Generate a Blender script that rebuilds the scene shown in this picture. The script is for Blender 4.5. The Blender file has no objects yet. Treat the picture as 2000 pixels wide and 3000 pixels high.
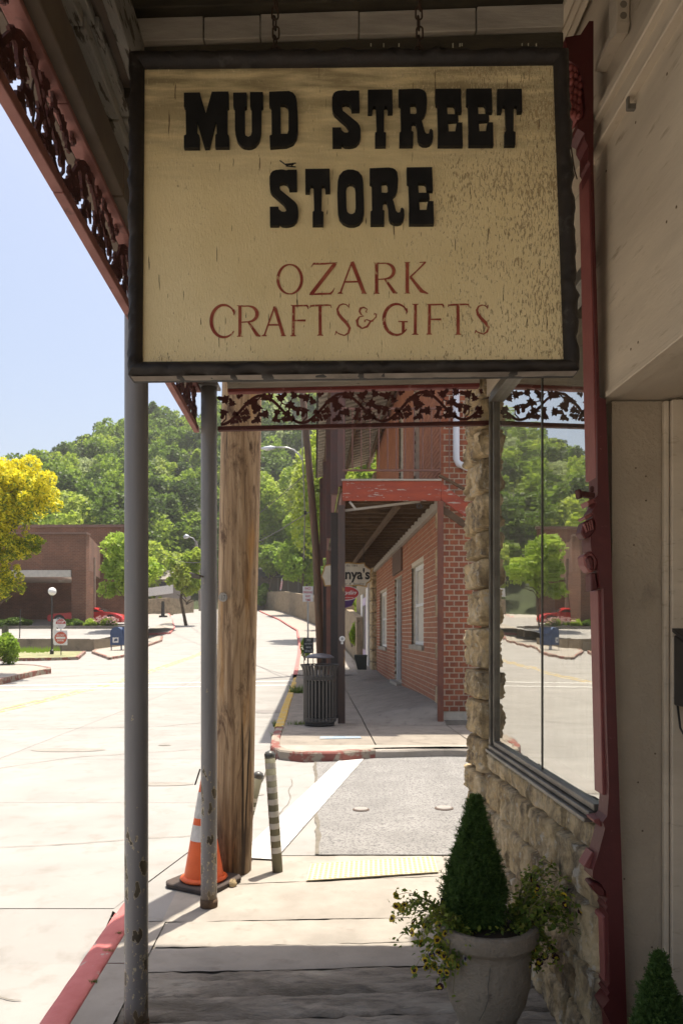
import bpy, math, random
import numpy as np
from mathutils import Vector, Matrix, noise
S = bpy.context.scene
COL = S.collection
random.seed(7)
R = math.radians

# ---------------------------------------------------------------- camera, sky, sun, exposure
F, CX, HY, EYE = 2200.0, 1000.0, 1850.0, 1.6
cam_d = bpy.data.cameras.new('camera')
cam = bpy.data.objects.new('camera', cam_d)
COL.objects.link(cam)
cam.location = (0, 0, EYE)
cam.rotation_euler = (R(90), 0, 0)
cam_d.sensor_fit = 'HORIZONTAL'
cam_d.sensor_width = 36
cam_d.lens = F / 2000 * 36
cam_d.shift_y = 350 / 2000
cam_d.clip_end = 2000
cam_d.clip_start = 0.05
cam_d.dof.use_dof = True
cam_d.dof.focus_distance = 2.6
cam_d.dof.aperture_fstop = 16
S.camera = cam
SUN = Vector((0.11, 0.205, 1.0)).normalized()
el = math.asin(SUN.z)
az = math.atan2(SUN.x, SUN.y)
w = bpy.data.worlds.new('World')
S.world = w
w.use_nodes = True
nt = w.node_tree
bg = nt.nodes['Background']
sky = nt.nodes.new('ShaderNodeTexSky')
sky.sky_type = 'NISHITA'
sky.sun_disc = False
sky.sun_elevation = el
sky.sun_rotation = az
sky.air_density = 1.0
sky.dust_density = 5.0
sky.ozone_density = 1.0
nt.links.new(sky.outputs[0], bg.inputs[0])
bg.inputs[1].default_value = 0.125
sd = bpy.data.lights.new('sun', 'SUN')
sd.energy = 4.9
sd.angle = R(0.5)
sd.color = (1.0, 0.93, 0.81)
so = bpy.data.objects.new('sun', sd)
COL.objects.link(so)
so.location = (3, 5, 30)
so.rotation_euler = SUN.to_track_quat('Z', 'Y').to_euler()
S.view_settings.view_transform = 'Standard'
S.view_settings.look = 'None'
S.view_settings.exposure = 0.85
S.view_settings.gamma = 1.0
S.view_settings.use_curve_mapping = False
S.render.engine = 'CYCLES'
S.cycles.max_bounces = 8
S.cycles.diffuse_bounces = 5
S.cycles.glossy_bounces = 4
S.cycles.transparent_max_bounces = 8
S.cycles.use_denoising = True
S.cycles.sample_clamp_indirect = 8

# ---------------------------------------------------------------- helpers
def P(px, py, Y):
    return Vector(((px - CX) / F * Y, Y, EYE + (HY - py) / F * Y))

def sst(a, b, x):
    t = min(1, max(0, (x - a) / (b - a)))
    return t * t * (3 - 2 * t)

def gz(x, y):                       # the street's height
    z = 0.0
    if y > 18:
        z = 0.0063 * (min(y, 98) - 18) ** 1.5
    z -= 0.12 * sst(4.45, 3.8, y) * sst(-1.12, -1.22, x + .04 * (y - 3))
    return z

def G(px, py, dz=0.0):              # where a line of sight meets the street
    lo, hi = 2.0, 120.0
    y = lo
    while y < hi:
        p = P(px, py, y)
        if p.z <= gz(0, y) + dz: break
        y += .05
    p = P(px, py, y)
    return Vector((p.x, p.y, gz(0, y) + dz))

def tag(o, label=None, cat=None, group=None, kind=None):
    if label: o['label'] = label
    if cat: o['category'] = cat
    if group: o['group'] = group
    if kind: o['kind'] = kind
    return o

def thing(name, label, cat, loc=(0, 0, 0), group=None, rz=0):
    o = bpy.data.objects.new(name, None)
    COL.objects.link(o)
    o.location = loc
    o.rotation_euler = (0, 0, rz)
    o.empty_display_size = .1
    return tag(o, label, cat, group)

def wloc(o):
    v = Vector((0, 0, 0))
    while o is not None:
        v += o.location
        o = o.parent
    return v

def link(name, me, m=None, parent=None, loc=None):
    o = bpy.data.objects.new(name, me)
    COL.objects.link(o)
    if parent: o.parent = parent
    if loc is not None: o.location = loc
    if m and not me.materials: me.materials.append(m)
    return o

def copy_tree(src, parent=None):
    c = src.copy()
    COL.objects.link(c)
    c.parent = parent
    for ch in list(src.children):
        copy_tree(ch, c)
    return c

class MB:
    def __init__(s): s.v, s.f = [], []
    def add(s, vs, fs):
        b = len(s.v)
        s.v += [tuple(v) for v in vs]
        s.f += [tuple(i + b for i in f) for f in fs]
        return s
    def hexa(s, p):                 # 4 bottom, 4 top
        return s.add(p, [(3, 2, 1, 0), (4, 5, 6, 7), (0, 1, 5, 4), (1, 2, 6, 5), (2, 3, 7, 6), (3, 0, 4, 7)])
    def box(s, x0, x1, y0, y1, z0, z1):
        return s.hexa([(x0, y0, z0), (x1, y0, z0), (x1, y1, z0), (x0, y1, z0), (x0, y0, z1), (x1, y0, z1), (x1, y1, z1), (x0, y1, z1)])
    def bar(s, a, b, wx, wz, up=(0, 0, 1)):
        a, b = Vector(a), Vector(b)
        d = (b - a).normalized()
        u = Vector(up)
        if abs(d.dot(u)) > .95: u = Vector((0, 1, 0))
        r = d.cross(u).normalized() * wx / 2
        t = r.cross(d).normalized() * wz / 2
        return s.hexa([a - r - t, a + r - t, b + r - t, b - r - t, a - r + t, a + r + t, b + r + t, b - r + t])
    def prism(s, poly, ext):
        n = len(poly)
        e = Vector(ext)
        vs = [Vector(p) for p in poly] + [Vector(p) + e for p in poly]
        fs = [tuple(range(n)), tuple(reversed(range(n, 2 * n)))]
        fs += [(i, i + n, (i + 1) % n + n, (i + 1) % n) for i in range(n)]
        return s.add(vs, fs)
    def tube(s, path, r, n=8, cap=True):
        path = [Vector(p) for p in path]
        m = len(path)
        rs = r if isinstance(r, (list, tuple)) else [r] * m
        vs = []
        pu = None
        for i, p in enumerate(path):
            d = (path[min(i + 1, m - 1)] - path[max(i - 1, 0)]).normalized()
            u = pu if pu is not None else (Vector((0, 0, 1)) if abs(d.z) < .9 else Vector((0, 1, 0)))
            a = d.cross(u)
            if a.length < 1e-4: a = d.cross(Vector((1, 0, 0)))
            a.normalize()
            b = a.cross(d).normalized()
            pu = b
            for k in range(n):
                t = 2 * math.pi * k / n
                vs.append(p + (a * math.cos(t) + b * math.sin(t)) * rs[i])
        fs = []
        for i in range(m - 1):
            for k in range(n):
                fs.append((i * n + k, i * n + (k + 1) % n, (i + 1) * n + (k + 1) % n, (i + 1) * n + k))
        if cap:
            fs.append(tuple(reversed(range(n))))
            fs.append(tuple(range((m - 1) * n, m * n)))
        return s.add(vs, fs)
    def lathe(s, prof, c=(0, 0, 0), n=24):
        c = Vector(c)
        vs, fs = [], []
        m = len(prof)
        for r, z in prof:
            for k in range(n):
                t = 2 * math.pi * k / n
                vs.append(c + Vector((r * math.cos(t), r * math.sin(t), z)))
        for i in range(m - 1):
            for k in range(n):
                fs.append((i * n + k, i * n + (k + 1) % n, (i + 1) * n + (k + 1) % n, (i + 1) * n + k))
        fs.append(tuple(reversed(range(n))))
        fs.append(tuple(range((m - 1) * n, m * n)))
        return s.add(vs, fs)
    def grid(s, fn, nu, nv):
        vs = [fn(i / nu, j / nv) for j in range(nv + 1) for i in range(nu + 1)]
        fs = [(j * (nu + 1) + i, j * (nu + 1) + i + 1, (j + 1) * (nu + 1) + i + 1, (j + 1) * (nu + 1) + i) for j in range(nv) for i in range(nu)]
        return s.add(vs, fs)
    def build(s, name, m, parent=None, smooth=False, bev=0, local=False, kind=None, label=None, seg=1, auto=None):
        off = Vector((0, 0, 0)) if (local or parent is None) else wloc(parent)
        me = bpy.data.meshes.new(name)
        me.from_pydata([(v[0] - off.x, v[1] - off.y, v[2] - off.z) for v in s.v], [], s.f)
        me.update()
        o = link(name, me, m, parent)
        if smooth:
            me.polygons.foreach_set('use_smooth', [True] * len(me.polygons))
        if auto:
            me.polygons.foreach_set('use_smooth', [True] * len(me.polygons))
            me.set_sharp_from_angle(angle=R(auto))
        if bev:
            b = o.modifiers.new('bevel', 'BEVEL')
            b.width = bev; b.segments = seg; b.limit_method = 'ANGLE'; b.angle_limit = R(35)
        if kind: o['kind'] = kind
        if label: o['label'] = label
        return o

# ---------------------------------------------------------------- materials
MATS = {}
def new_mat(name):
    m = bpy.data.materials.new(name)
    m.use_nodes = True
    MATS[name] = m
    n = m.node_tree.nodes
    return m, m.node_tree, n['Principled BSDF']

def nd(t, kind, **kw):
    n = t.nodes.new(kind)
    for k, v in kw.items():
        if hasattr(n, k): setattr(n, k, v)
        elif k in n.inputs: n.inputs[k].default_value = v
    return n

def coords(t, stretch=(1, 1, 1), rnd=False):
    tc = t.nodes.new('ShaderNodeTexCoord')
    mp = t.nodes.new('ShaderNodeMapping')
    mp.inputs['Scale'].default_value = stretch
    t.links.new(tc.outputs['Object'], mp.inputs[0])
    if rnd:
        oi = t.nodes.new('ShaderNodeObjectInfo')
        vm = nd(t, 'ShaderNodeVectorMath', operation='SCALE')
        vm.inputs[0].default_value = (37, 53, 71)
        t.links.new(oi.outputs['Random'], vm.inputs['Scale'])
        t.links.new(vm.outputs[0], mp.inputs[1])
    return mp.outputs[0]

def ramp(t, src, stops):
    r = t.nodes.new('ShaderNodeValToRGB')
    while len(r.color_ramp.elements) < len(stops): r.color_ramp.elements.new(.5)
    for e, (p, c) in zip(r.color_ramp.elements, stops):
        e.position = p
        e.color = (c, c, c, 1) if isinstance(c, (int, float)) else (*c, 1)
    t.links.new(src, r.inputs[0])
    return r.outputs[0]

def mixc(t, fac, a, b, mode='MIX'):
    n = t.nodes.new('ShaderNodeMix')
    n.data_type = 'RGBA'
    n.blend_type = mode
    for sck, v in ((n.inputs[0], fac), (n.inputs[6], a), (n.inputs[7], b)):
        if isinstance(v, bpy.types.NodeSocket): t.links.new(v, sck)
        elif isinstance(v, (int, float)): sck.default_value = v
        else: sck.default_value = (*v, 1)
    return n.outputs[2]

def noi(t, co, scale, detail=6, rough=.6, dist=0):
    n = nd(t, 'ShaderNodeTexNoise')
    n.inputs['Scale'].default_value = scale
    n.inputs['Detail'].default_value = detail
    n.inputs['Roughness'].default_value = rough
    n.inputs['Distortion'].default_value = dist
    t.links.new(co, n.inputs['Vector'])
    return n.outputs[0]

def bump(t, b, h, strength, dist=.01, prev=None):
    n = t.nodes.new('ShaderNodeBump')
    n.inputs['Strength'].default_value = strength
    n.inputs['Distance'].default_value = dist
    t.links.new(h, n.inputs['Height'])
    if prev: t.links.new(prev, n.inputs['Normal'])
    if b: t.links.new(n.outputs[0], b.inputs['Normal'])
    return n.outputs[0]

def mat(name, c1, c2=None, rough=.7, scale=4, bmp=0, bscale=40, bdist=.004, metal=0, spec=.4, stretch=(1, 1, 1), lo=.35, hi=.65, c3=None, s3=30, l3=.6, h3=.7, rnd=False, trans=0):
    if name in MATS: return MATS[name]
    m, t, b = new_mat(name)
    b.inputs['Roughness'].default_value = rough
    b.inputs['Metallic'].default_value = metal
    b.inputs['Specular IOR Level'].default_value = spec
    co = coords(t, stretch, rnd)
    if c2 is None: c2 = tuple(x * .8 for x in c1)
    col = ramp(t, noi(t, co, scale), [(lo, c1), (hi, c2)])
    if c3 is not None:
        k = ramp(t, noi(t, co, s3, 5, .6), [(l3, 0.0), (h3, 1.0)])
        col = mixc(t, k, col, c3)
    t.links.new(col, b.inputs['Base Color'])
    if bmp: bump(t, b, noi(t, co, bscale, 5, .65), bmp, bdist)
    if trans:
        tr = t.nodes.new('ShaderNodeBsdfTranslucent')
        t.links.new(col, tr.inputs[0])
        mx = t.nodes.new('ShaderNodeMixShader')
        mx.inputs[0].default_value = trans
        out = t.nodes['Material Output']
        t.links.new(b.outputs[0], mx.inputs[1]); t.links.new(tr.outputs[0], mx.inputs[2])
        t.links.new(mx.outputs[0], out.inputs[0])
    return m

def plain(name, c, rough=.5, metal=0, spec=.5):
    return mat(name, c, tuple(x * .85 for x in c), rough=rough, metal=metal, spec=spec, scale=9)

def text_mesh(s, x0, x1, z0, z1, Y, m, parent, name='lettering', off=.0, thick=.002, shear=0, sy=0):
    """text filling the rectangle x0..x1, z0..z1 on a plane facing -Y"""
    cu = bpy.data.curves.new(name, 'FONT')
    cu.body = s
    cu.offset = off
    cu.shear = shear
    cu.align_x = 'CENTER'
    cu.resolution_u = 3
    o = bpy.data.objects.new('tmp', cu)
    me = bpy.data.meshes.new_from_object(o)
    bpy.data.objects.remove(o)
    n = len(me.vertices)
    a = np.empty(n * 3); me.vertices.foreach_get('co', a); a = a.reshape(-1, 3)
    mn, mx = a.min(0), a.max(0)
    bse = wloc(parent) if parent else Vector((0, 0, 0))
    q = np.empty_like(a)
    q[:, 0] = x0 + (a[:, 0] - mn[0]) / (mx[0] - mn[0]) * (x1 - x0) - bse.x
    q[:, 2] = z0 + (a[:, 1] - mn[1]) / (mx[1] - mn[1]) * (z1 - z0) - bse.z
    q[:, 1] = Y - thick - bse.y
    me.vertices.foreach_set('co', q.ravel())
    me.materials.clear()
    me.update()
    bpy.data.curves.remove(cu)
    return link(name, me, m, parent)

# --- the materials themselves
CONC = mat('road_concrete', (.305, .290, .268), (.255, .242, .223), rough=.85, scale=1.1, bmp=.25, bscale=90, c3=(.21, .19, .165), s3=5, l3=.54, h3=.85, rnd=True)
GROOVE = mat('joint_dirt', (.13, .115, .09), (.17, .15, .12), rough=.95, scale=12)
WALK = mat('sidewalk_concrete', (.34, .305, .26), (.26, .232, .196), rough=.85, scale=3, bmp=.35, bscale=60, c3=(.24, .21, .175), s3=9, l3=.58, h3=.75, rnd=True)
ASPH = mat('old_asphalt', (.25, .24, .225), (.19, .182, .17), rough=.9, scale=2.0, bmp=.6, bscale=140, bdist=.006, c3=(.11, .105, .10), s3=55, l3=.50, h3=.60)
WHITEP = mat('white_road_paint', (.62, .61, .58), (.50, .48, .45), rough=.7, scale=8, c3=(.33, .31, .28), s3=14, l3=.54, h3=.64)
YELP = mat('yellow_road_paint', (.50, .36, .09), (.40, .31, .15), rough=.7, scale=8, c3=(.46, .43, .38), s3=3, l3=.5, h3=.62)
YELK = mat('yellow_kerb_paint', (.62, .40, .05), (.52, .35, .09), rough=.7, scale=8, c3=(.42, .38, .33), s3=6, l3=.55, h3=.62)
REDK = mat('red_kerb_paint', (.52, .17, .155), (.44, .12, .11), rough=.75, scale=5, bmp=.5, bscale=25, bdist=.01, c3=(.40, .33, .29), s3=11, l3=.62, h3=.66)
GRASS = mat('weed_green', (.10, .17, .03), (.16, .20, .05), rough=.7, trans=.3)
CREAM = mat('cream_trim_paint', (.57, .475, .35), (.46, .38, .28), rough=.65, scale=2.5, bmp=.3, bscale=50, c3=(.30, .235, .16), s3=11, l3=.60, h3=.74, stretch=(1, .5, 3))
STUCCO = mat('beige_stucco', (.43, .35, .25), (.34, .275, .195), rough=.9, scale=2, bmp=1, bscale=70, bdist=.008, c3=(.2, .165, .12), s3=5, l3=.64, h3=.78)
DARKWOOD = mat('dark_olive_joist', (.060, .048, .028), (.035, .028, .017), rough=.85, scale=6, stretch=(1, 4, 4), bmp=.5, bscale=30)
BROWNB = mat('brown_beam_paint', (.17, .13, .095), (.12, .09, .065), rough=.8, scale=4, bmp=.4, bscale=30)
GREYB = mat('peeling_grey_paint', (.30, .28, .24), (.25, .23, .195), rough=.8, scale=3, bmp=.8, bscale=24, bdist=.008, c3=(.07, .055, .035), s3=9, l3=.56, h3=.6, stretch=(6, 1, 3))
LIGHTB = mat('weathered_light_board', (.42, .37, .30), (.29, .255, .21), rough=.8, scale=5, stretch=(1, 6, 6), bmp=.5, bscale=40)
IRONRED = mat('oxide_red_cast_iron', (.085, .022, .016), (.055, .015, .012), rough=.6, scale=8, bmp=.3, bscale=40, c3=(.13, .05, .04), s3=20)
REDTRIM = mat('red_trim_paint', (.21, .05, .04), (.16, .035, .03), rough=.55, scale=8, bmp=.3, bscale=50, c3=(.30, .13, .11), s3=24, l3=.62, h3=.7)
PILRED = mat('pilaster_red_paint', (.10, .017, .015), (.08, .014, .012), rough=.5, scale=9, bmp=.25, bscale=60, c3=(.22, .09, .08), s3=32, l3=.68, h3=.74)
PINKRED = mat('pilaster_pink_red', (.24, .075, .062), (.19, .055, .047), rough=.5, scale=9, bmp=.25, bscale=60)
ALU = mat('window_aluminium', (.20, .18, .145), (.12, .105, .085), rough=.45, metal=.5, scale=6, stretch=(1, 1, 1), bmp=.2, bscale=60)
BLACKL = mat('sign_letter_black', (.012, .011, .010), (.020, .018, .016), rough=.5, scale=14, bmp=.2, bscale=50, spec=.25)
FRAMEB = mat('carved_dark_frame', (.030, .022, .016), (.018, .014, .011), rough=.6, scale=12, bmp=.6, bscale=26, bdist=.006, spec=.4, c3=(.075, .065, .055), s3=18, l3=.6, h3=.75)  # paler patches put chisel notch highlights into the colour
CHAIN = mat('rusty_chain', (.05, .035, .025), (.09, .05, .03), rough=.7, metal=.6, scale=20)
BRICKM = mat('red_brick', (.34, .11, .05), (.21, .066, .034), rough=.85, scale=4, bmp=.4, bscale=50, rnd=True, lo=.4, hi=.6)
BRICKP = mat('painted_side_brick', (.40, .165, .085), (.29, .11, .058), rough=.85, scale=4, bmp=.4, bscale=50, rnd=True)
MORTAR = mat('pale_mortar', (.62, .54, .42), (.50, .43, .33), rough=.95, scale=9)
REDBOARD = mat('weathered_red_board', (.36, .070, .030), (.25, .05, .028), rough=.7, scale=3, stretch=(1, 1, 5), bmp=.4, bscale=20, c3=(.40, .34, .28), s3=6, l3=.60, h3=.66)
OLDJOIST = mat('old_deck_timber', (.13, .08, .042), (.07, .042, .024), rough=.85, scale=5, stretch=(1, 3, 3), bmp=.4)
POSTBR = mat('brown_worn_post', (.085, .052, .038), (.06, .048, .042), rough=.75, scale=2, stretch=(3, 3, 1), bmp=.4, c3=(.26, .15, .06), s3=2.5, l3=.64, h3=.7, rnd=True)
STEELBLK = mat('black_powder_coat', (.030, .027, .024), (.045, .040, .035), rough=.5, scale=9)
GREEN_UT = mat('back_of_sign', (.10, .10, .06), rough=.6)
ORANGE = mat('cone_orange', (.78, .13, .025), (.66, .10, .02), rough=.5, scale=6, c3=(.4, .12, .06), s3=15, l3=.66, h3=.74)
RUBBER = mat('black_rubber', (.045, .035, .03), (.07, .05, .04), rough=.8, scale=12)
REFL = mat('cone_white_collar', (.62, .60, .55), (.45, .42, .37), rough=.5, scale=9, c3=(.3, .27, .22), s3=12)
BOLLB = mat('bollard_olive', (.16, .145, .09), (.12, .11, .07), rough=.7)
BOLLW = mat('bollard_reflective_band', (.55, .52, .45), (.45, .42, .36), rough=.5, scale=12, c3=(.5, .06, .03), s3=9, l3=.68, h3=.7)
LEAF = mat('hedge_green', (.05, .09, .022), (.085, .13, .03), rough=.6, trans=.3)
WHITE = plain('white_paint', (.72, .70, .66), .5)
LILAC = plain('lilac_paint', (.50, .42, .55), .6)
CURT = plain('window_cream', (.62, .56, .46), .6)
DARKG = plain('dark_interior', (.02, .018, .016), .4)
ROOFD = plain('dark_roof', (.05, .045, .04), .8)
POT = mat('concrete_urn', (.36, .295, .215), (.27, .22, .16), rough=.95, scale=5, bmp=1, bscale=60, bdist=.018, c3=(.15, .12, .09), s3=8, l3=.64, h3=.74)
SOIL = plain('potting_soil', (.05, .035, .022), .95)
# ---------------------------------------------------------------- special materials
def m_sign():
    m, t, b = new_mat('cream_sign_paint')
    tc = t.nodes.new('ShaderNodeTexCoord')
    co = coords(t, (1, 1, 1)); cs = coords(t, (3.2, 1, .8)); ch = coords(t, (1, 1, 7))
    base = ramp(t, noi(t, co, 3.5, 5), [(.3, (.82, .665, .37)), (.7, (.73, .575, .29))])
    # darker brushed streaks towards the top
    sx = t.nodes.new('ShaderNodeSeparateXYZ'); t.links.new(tc.outputs['Object'], sx.inputs[0])
    top = ramp(t, noi(t, ch, 5, 6, .6), [(.36, 0.0), (.60, 1.0)])
    mt = nd(t, 'ShaderNodeMapRange'); t.links.new(sx.outputs[2], mt.inputs[0])
    for i, v in zip((1, 2, 3, 4), (.05, .37, 0, .85)): mt.inputs[i].default_value = v
    mm = nd(t, 'ShaderNodeMath', operation='MULTIPLY'); t.links.new(top, mm.inputs[0]); t.links.new(mt.outputs[0], mm.inputs[1])
    base = mixc(t, mm.outputs[0], base, (.27, .20, .10))
    # where the paint peels: right of centre and along the bottom edge
    mr = nd(t, 'ShaderNodeMapRange'); t.links.new(sx.outputs[0], mr.inputs[0])
    for i, v in zip((1, 2, 3, 4), (.04, .46, 0, .15)): mr.inputs[i].default_value = v
    mb = nd(t, 'ShaderNodeMapRange'); t.links.new(sx.outputs[2], mb.inputs[0])
    for i, v in zip((1, 2, 3, 4), (-.33, -.42, 0, .17)): mb.inputs[i].default_value = v
    mx = nd(t, 'ShaderNodeMath', operation='MAXIMUM'); t.links.new(mr.outputs[0], mx.inputs[0]); t.links.new(mb.outputs[0], mx.inputs[1])
    big = noi(t, co, 6, 3)
    n1 = noi(t, cs, 85, 5, .62, .5)
    a1 = nd(t, 'ShaderNodeMath', operation='ADD'); t.links.new(n1, a1.inputs[0]); t.links.new(mx.outputs[0], a1.inputs[1])
    a2 = nd(t, 'ShaderNodeMath', operation='MULTIPLY_ADD'); t.links.new(big, a2.inputs[0]); a2.inputs[1].default_value = .35; t.links.new(a1.outputs[0], a2.inputs[2])
    peel = ramp(t, a2.outputs[0], [(.875, 0.0), (.90, 1.0)])
    edge = ramp(t, a2.outputs[0], [(.81, 0.0), (.865, 1.0), (.90, .0)])
    # fine vertical cracks everywhere
    cv = coords(t, (9, 1, .7))
    cr = ramp(t, noi(t, cv, 16, 3, .5, .3), [(.70, 0.0), (.715, 1.0)])
    col = mixc(t, edge, base, (.84, .70, .42))
    col = mixc(t, peel, col, (.44, .31, .15))
    col = mixc(t, cr, col, (.20, .13, .06))
    t.links.new(col, b.inputs['Base Color'])
    b.inputs['Roughness'].default_value = .5
    inv = nd(t, 'ShaderNodeMath', operation='SUBTRACT'); inv.inputs[0].default_value = 1; t.links.new(peel, inv.inputs[1])
    i2 = nd(t, 'ShaderNodeMath', operation='SUBTRACT'); t.links.new(inv.outputs[0], i2.inputs[0]); t.links.new(cr, i2.inputs[1])
    n0 = bump(t, None, a2.outputs[0], .35, .01)
    bump(t, b, i2.outputs[0], 1.0, .004, n0)
    return m

def m_redtext():
    m, t, b = new_mat('faded_red_letter_paint')
    co = coords(t, (1, 1, 1)); cs = coords(t, (2.2, 1, .9))
    base = ramp(t, noi(t, co, 22, 4), [(.35, (.24, .03, .014)), (.65, (.34, .085, .04))])
    k = ramp(t, noi(t, cs, 60, 4, .6), [(.60, 0.0), (.66, 1.0)])
    t.links.new(mixc(t, k, base, (.56, .38, .19)), b.inputs['Base Color'])
    b.inputs['Roughness'].default_value = .6
    return m

def m_pipe():
    m, t, b = new_mat('grey_post_paint')
    co = coords(t, (1, 1, .45))
    tc = t.nodes.new('ShaderNodeTexCoord')
    sx = t.nodes.new('ShaderNodeSeparateXYZ'); t.links.new(tc.outputs['Object'], sx.inputs[0])
    base = ramp(t, noi(t, coords(t, (5, 5, .5)), 3, 4), [(.3, (.215, .20, .188)), (.7, (.165, .152, .142))])
    mr = nd(t, 'ShaderNodeMapRange'); t.links.new(sx.outputs[2], mr.inputs[0])
    for i, v in zip((1, 2, 3, 4), (2.1, .0, -.14, .10)): mr.inputs[i].default_value = v
    a = nd(t, 'ShaderNodeMath', operation='ADD'); t.links.new(noi(t, co, 19, 4, .55), a.inputs[0]); t.links.new(mr.outputs[0], a.inputs[1])
    chip = ramp(t, a.outputs[0], [(.630, 0.0), (.640, 1.0)])
    a2 = nd(t, 'ShaderNodeMath', operation='ADD'); t.links.new(noi(t, coords(t, (1, 1, .7)), 75, 3, .6), a2.inputs[0]); t.links.new(mr.outputs[0], a2.inputs[1])
    rim = ramp(t, a.outputs[0], [(.614, 0.0), (.622, .9)])
    chip2 = mixc(t, 1.0, rim, ramp(t, a2.outputs[0], [(.70, 0.0), (.71, 1.0)]), 'ADD')
    under = ramp(t, noi(t, co, 9, 3), [(.45, (.055, .042, .025)), (.6, (.11, .085, .045))])
    col = mixc(t, chip2, base, (.46, .38, .24))
    col = mixc(t, chip, col, under)
    low = nd(t, 'ShaderNodeMapRange'); t.links.new(sx.outputs[2], low.inputs[0])
    for i, v in zip((1, 2, 3, 4), (.14, .02, 0, .8)): low.inputs[i].default_value = v
    col = mixc(t, low.outputs[0], col, (.11, .065, .035))
    t.links.new(col, b.inputs['Base Color'])
    b.inputs['Roughness'].default_value = .42
    inv = nd(t, 'ShaderNodeMath', operation='SUBTRACT'); inv.inputs[0].default_value = 1; t.links.new(chip, inv.inputs[1])
    bump(t, b, inv.outputs[0], .8, .002)
    return m

def m_pole():
    m, t, b = new_mat('weathered_pole_wood')
    co = coords(t, (1, 1, .05)); c2 = coords(t, (1, 1, .22)); c3 = coords(t, (1, 1, .5))
    base = ramp(t, noi(t, co, 30, 5, .6, .8), [(.3, (.54, .39, .235)), (.50, (.38, .25, .135)), (.68, (.19, .115, .06))])
    rot = ramp(t, noi(t, c2, 9, 6, .68, 1.4), [(.50, 0.0), (.64, 1.0)])
    col = mixc(t, rot, base, (.11, .060, .030))
    org = ramp(t, noi(t, coords(t, (1, 1, .12)), 5, 3), [(.54, 0.0), (.64, .85)])
    col = mixc(t, org, col, (.50, .25, .065))
    cr = ramp(t, noi(t, coords(t, (1, 1, .03)), 22, 3, .5, .5), [(.64, 0.0), (.67, 1.0)])
    col = mixc(t, cr, col, (.035, .022, .013))
    tc = t.nodes.new('ShaderNodeTexCoord')
    sx = t.nodes.new('ShaderNodeSeparateXYZ'); t.links.new(tc.outputs['Object'], sx.inputs[0])
    low = nd(t, 'ShaderNodeMapRange'); t.links.new(sx.outputs[2], low.inputs[0])
    for i, v in zip((1, 2, 3, 4), (.62, .30, 0, .75)): low.inputs[i].default_value = v
    wl = nd(t, 'ShaderNodeMath', operation='MULTIPLY'); t.links.new(low.outputs[0], wl.inputs[0])
    t.links.new(ramp(t, noi(t, coords(t, (1, 1, .15)), 24, 3), [(.35, .3), (.6, 1.0)]), wl.inputs[1])
    col = mixc(t, wl.outputs[0], col, (.05, .028, .015))
    t.links.new(col, b.inputs['Base Color'])
    b.inputs['Roughness'].default_value = .85
    n0 = bump(t, None, noi(t, c2, 12, 6, .65, 1.4), .8, .02)
    bump(t, b, cr, -1.0, .012, n0)
    return m

def m_stone(name='rough_limestone', dark=1.0):
    m, t, b = new_mat(name)
    co = coords(t, (1, 1, 1), True)
    base = ramp(t, noi(t, co, 5, 6, .65, .5), [(.28, (.72, .59, .39)), (.5, (.57, .425, .23)), (.66, (.28, .195, .10)), (.8, (.50, .31, .12))])
    k = ramp(t, noi(t, coords(t, (1, 1, .3), True), 11, 6, .7), [(.46, 0.0), (.66, .95)])
    col = mixc(t, k, base, (.11, .085, .058))
    w_ = ramp(t, noi(t, co, 17, 5, .6), [(.58, 0.0), (.68, .7)])
    col = mixc(t, w_, col, (.60, .55, .45))
    t.links.new(col, b.inputs['Base Color'])
    b.inputs['Roughness'].default_value = .95
    n0 = bump(t, None, noi(t, co, 22, 8, .7, .4), 1.0, .03)
    bump(t, b, noi(t, co, 90, 4, .7), .6, .006, n0)
    return m

def m_slab():
    m, t, b = new_mat('flagstone')
    co = coords(t, (.55, 1.6, 1), True)
    base = ramp(t, noi(t, co, 3.2, 6, .65, .4), [(.32, (.41, .365, .295)), (.50, (.29, .25, .20)), (.66, (.15, .125, .092))])
    k = ramp(t, noi(t, co, 13, 6, .7, .4), [(.52, 0.0), (.68, .75)])
    col = mixc(t, k, base, (.11, .095, .075))
    t.links.new(col, b.inputs['Base Color'])
    b.inputs['Roughness'].default_value = .85
    n0 = bump(t, None, noi(t, co, 6, 8, .7, .5), 1.0, .05)
    bump(t, b, noi(t, coords(t, (1, 1, 1), True), 80, 4, .7), .35, .005, n0)
    return m

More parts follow.
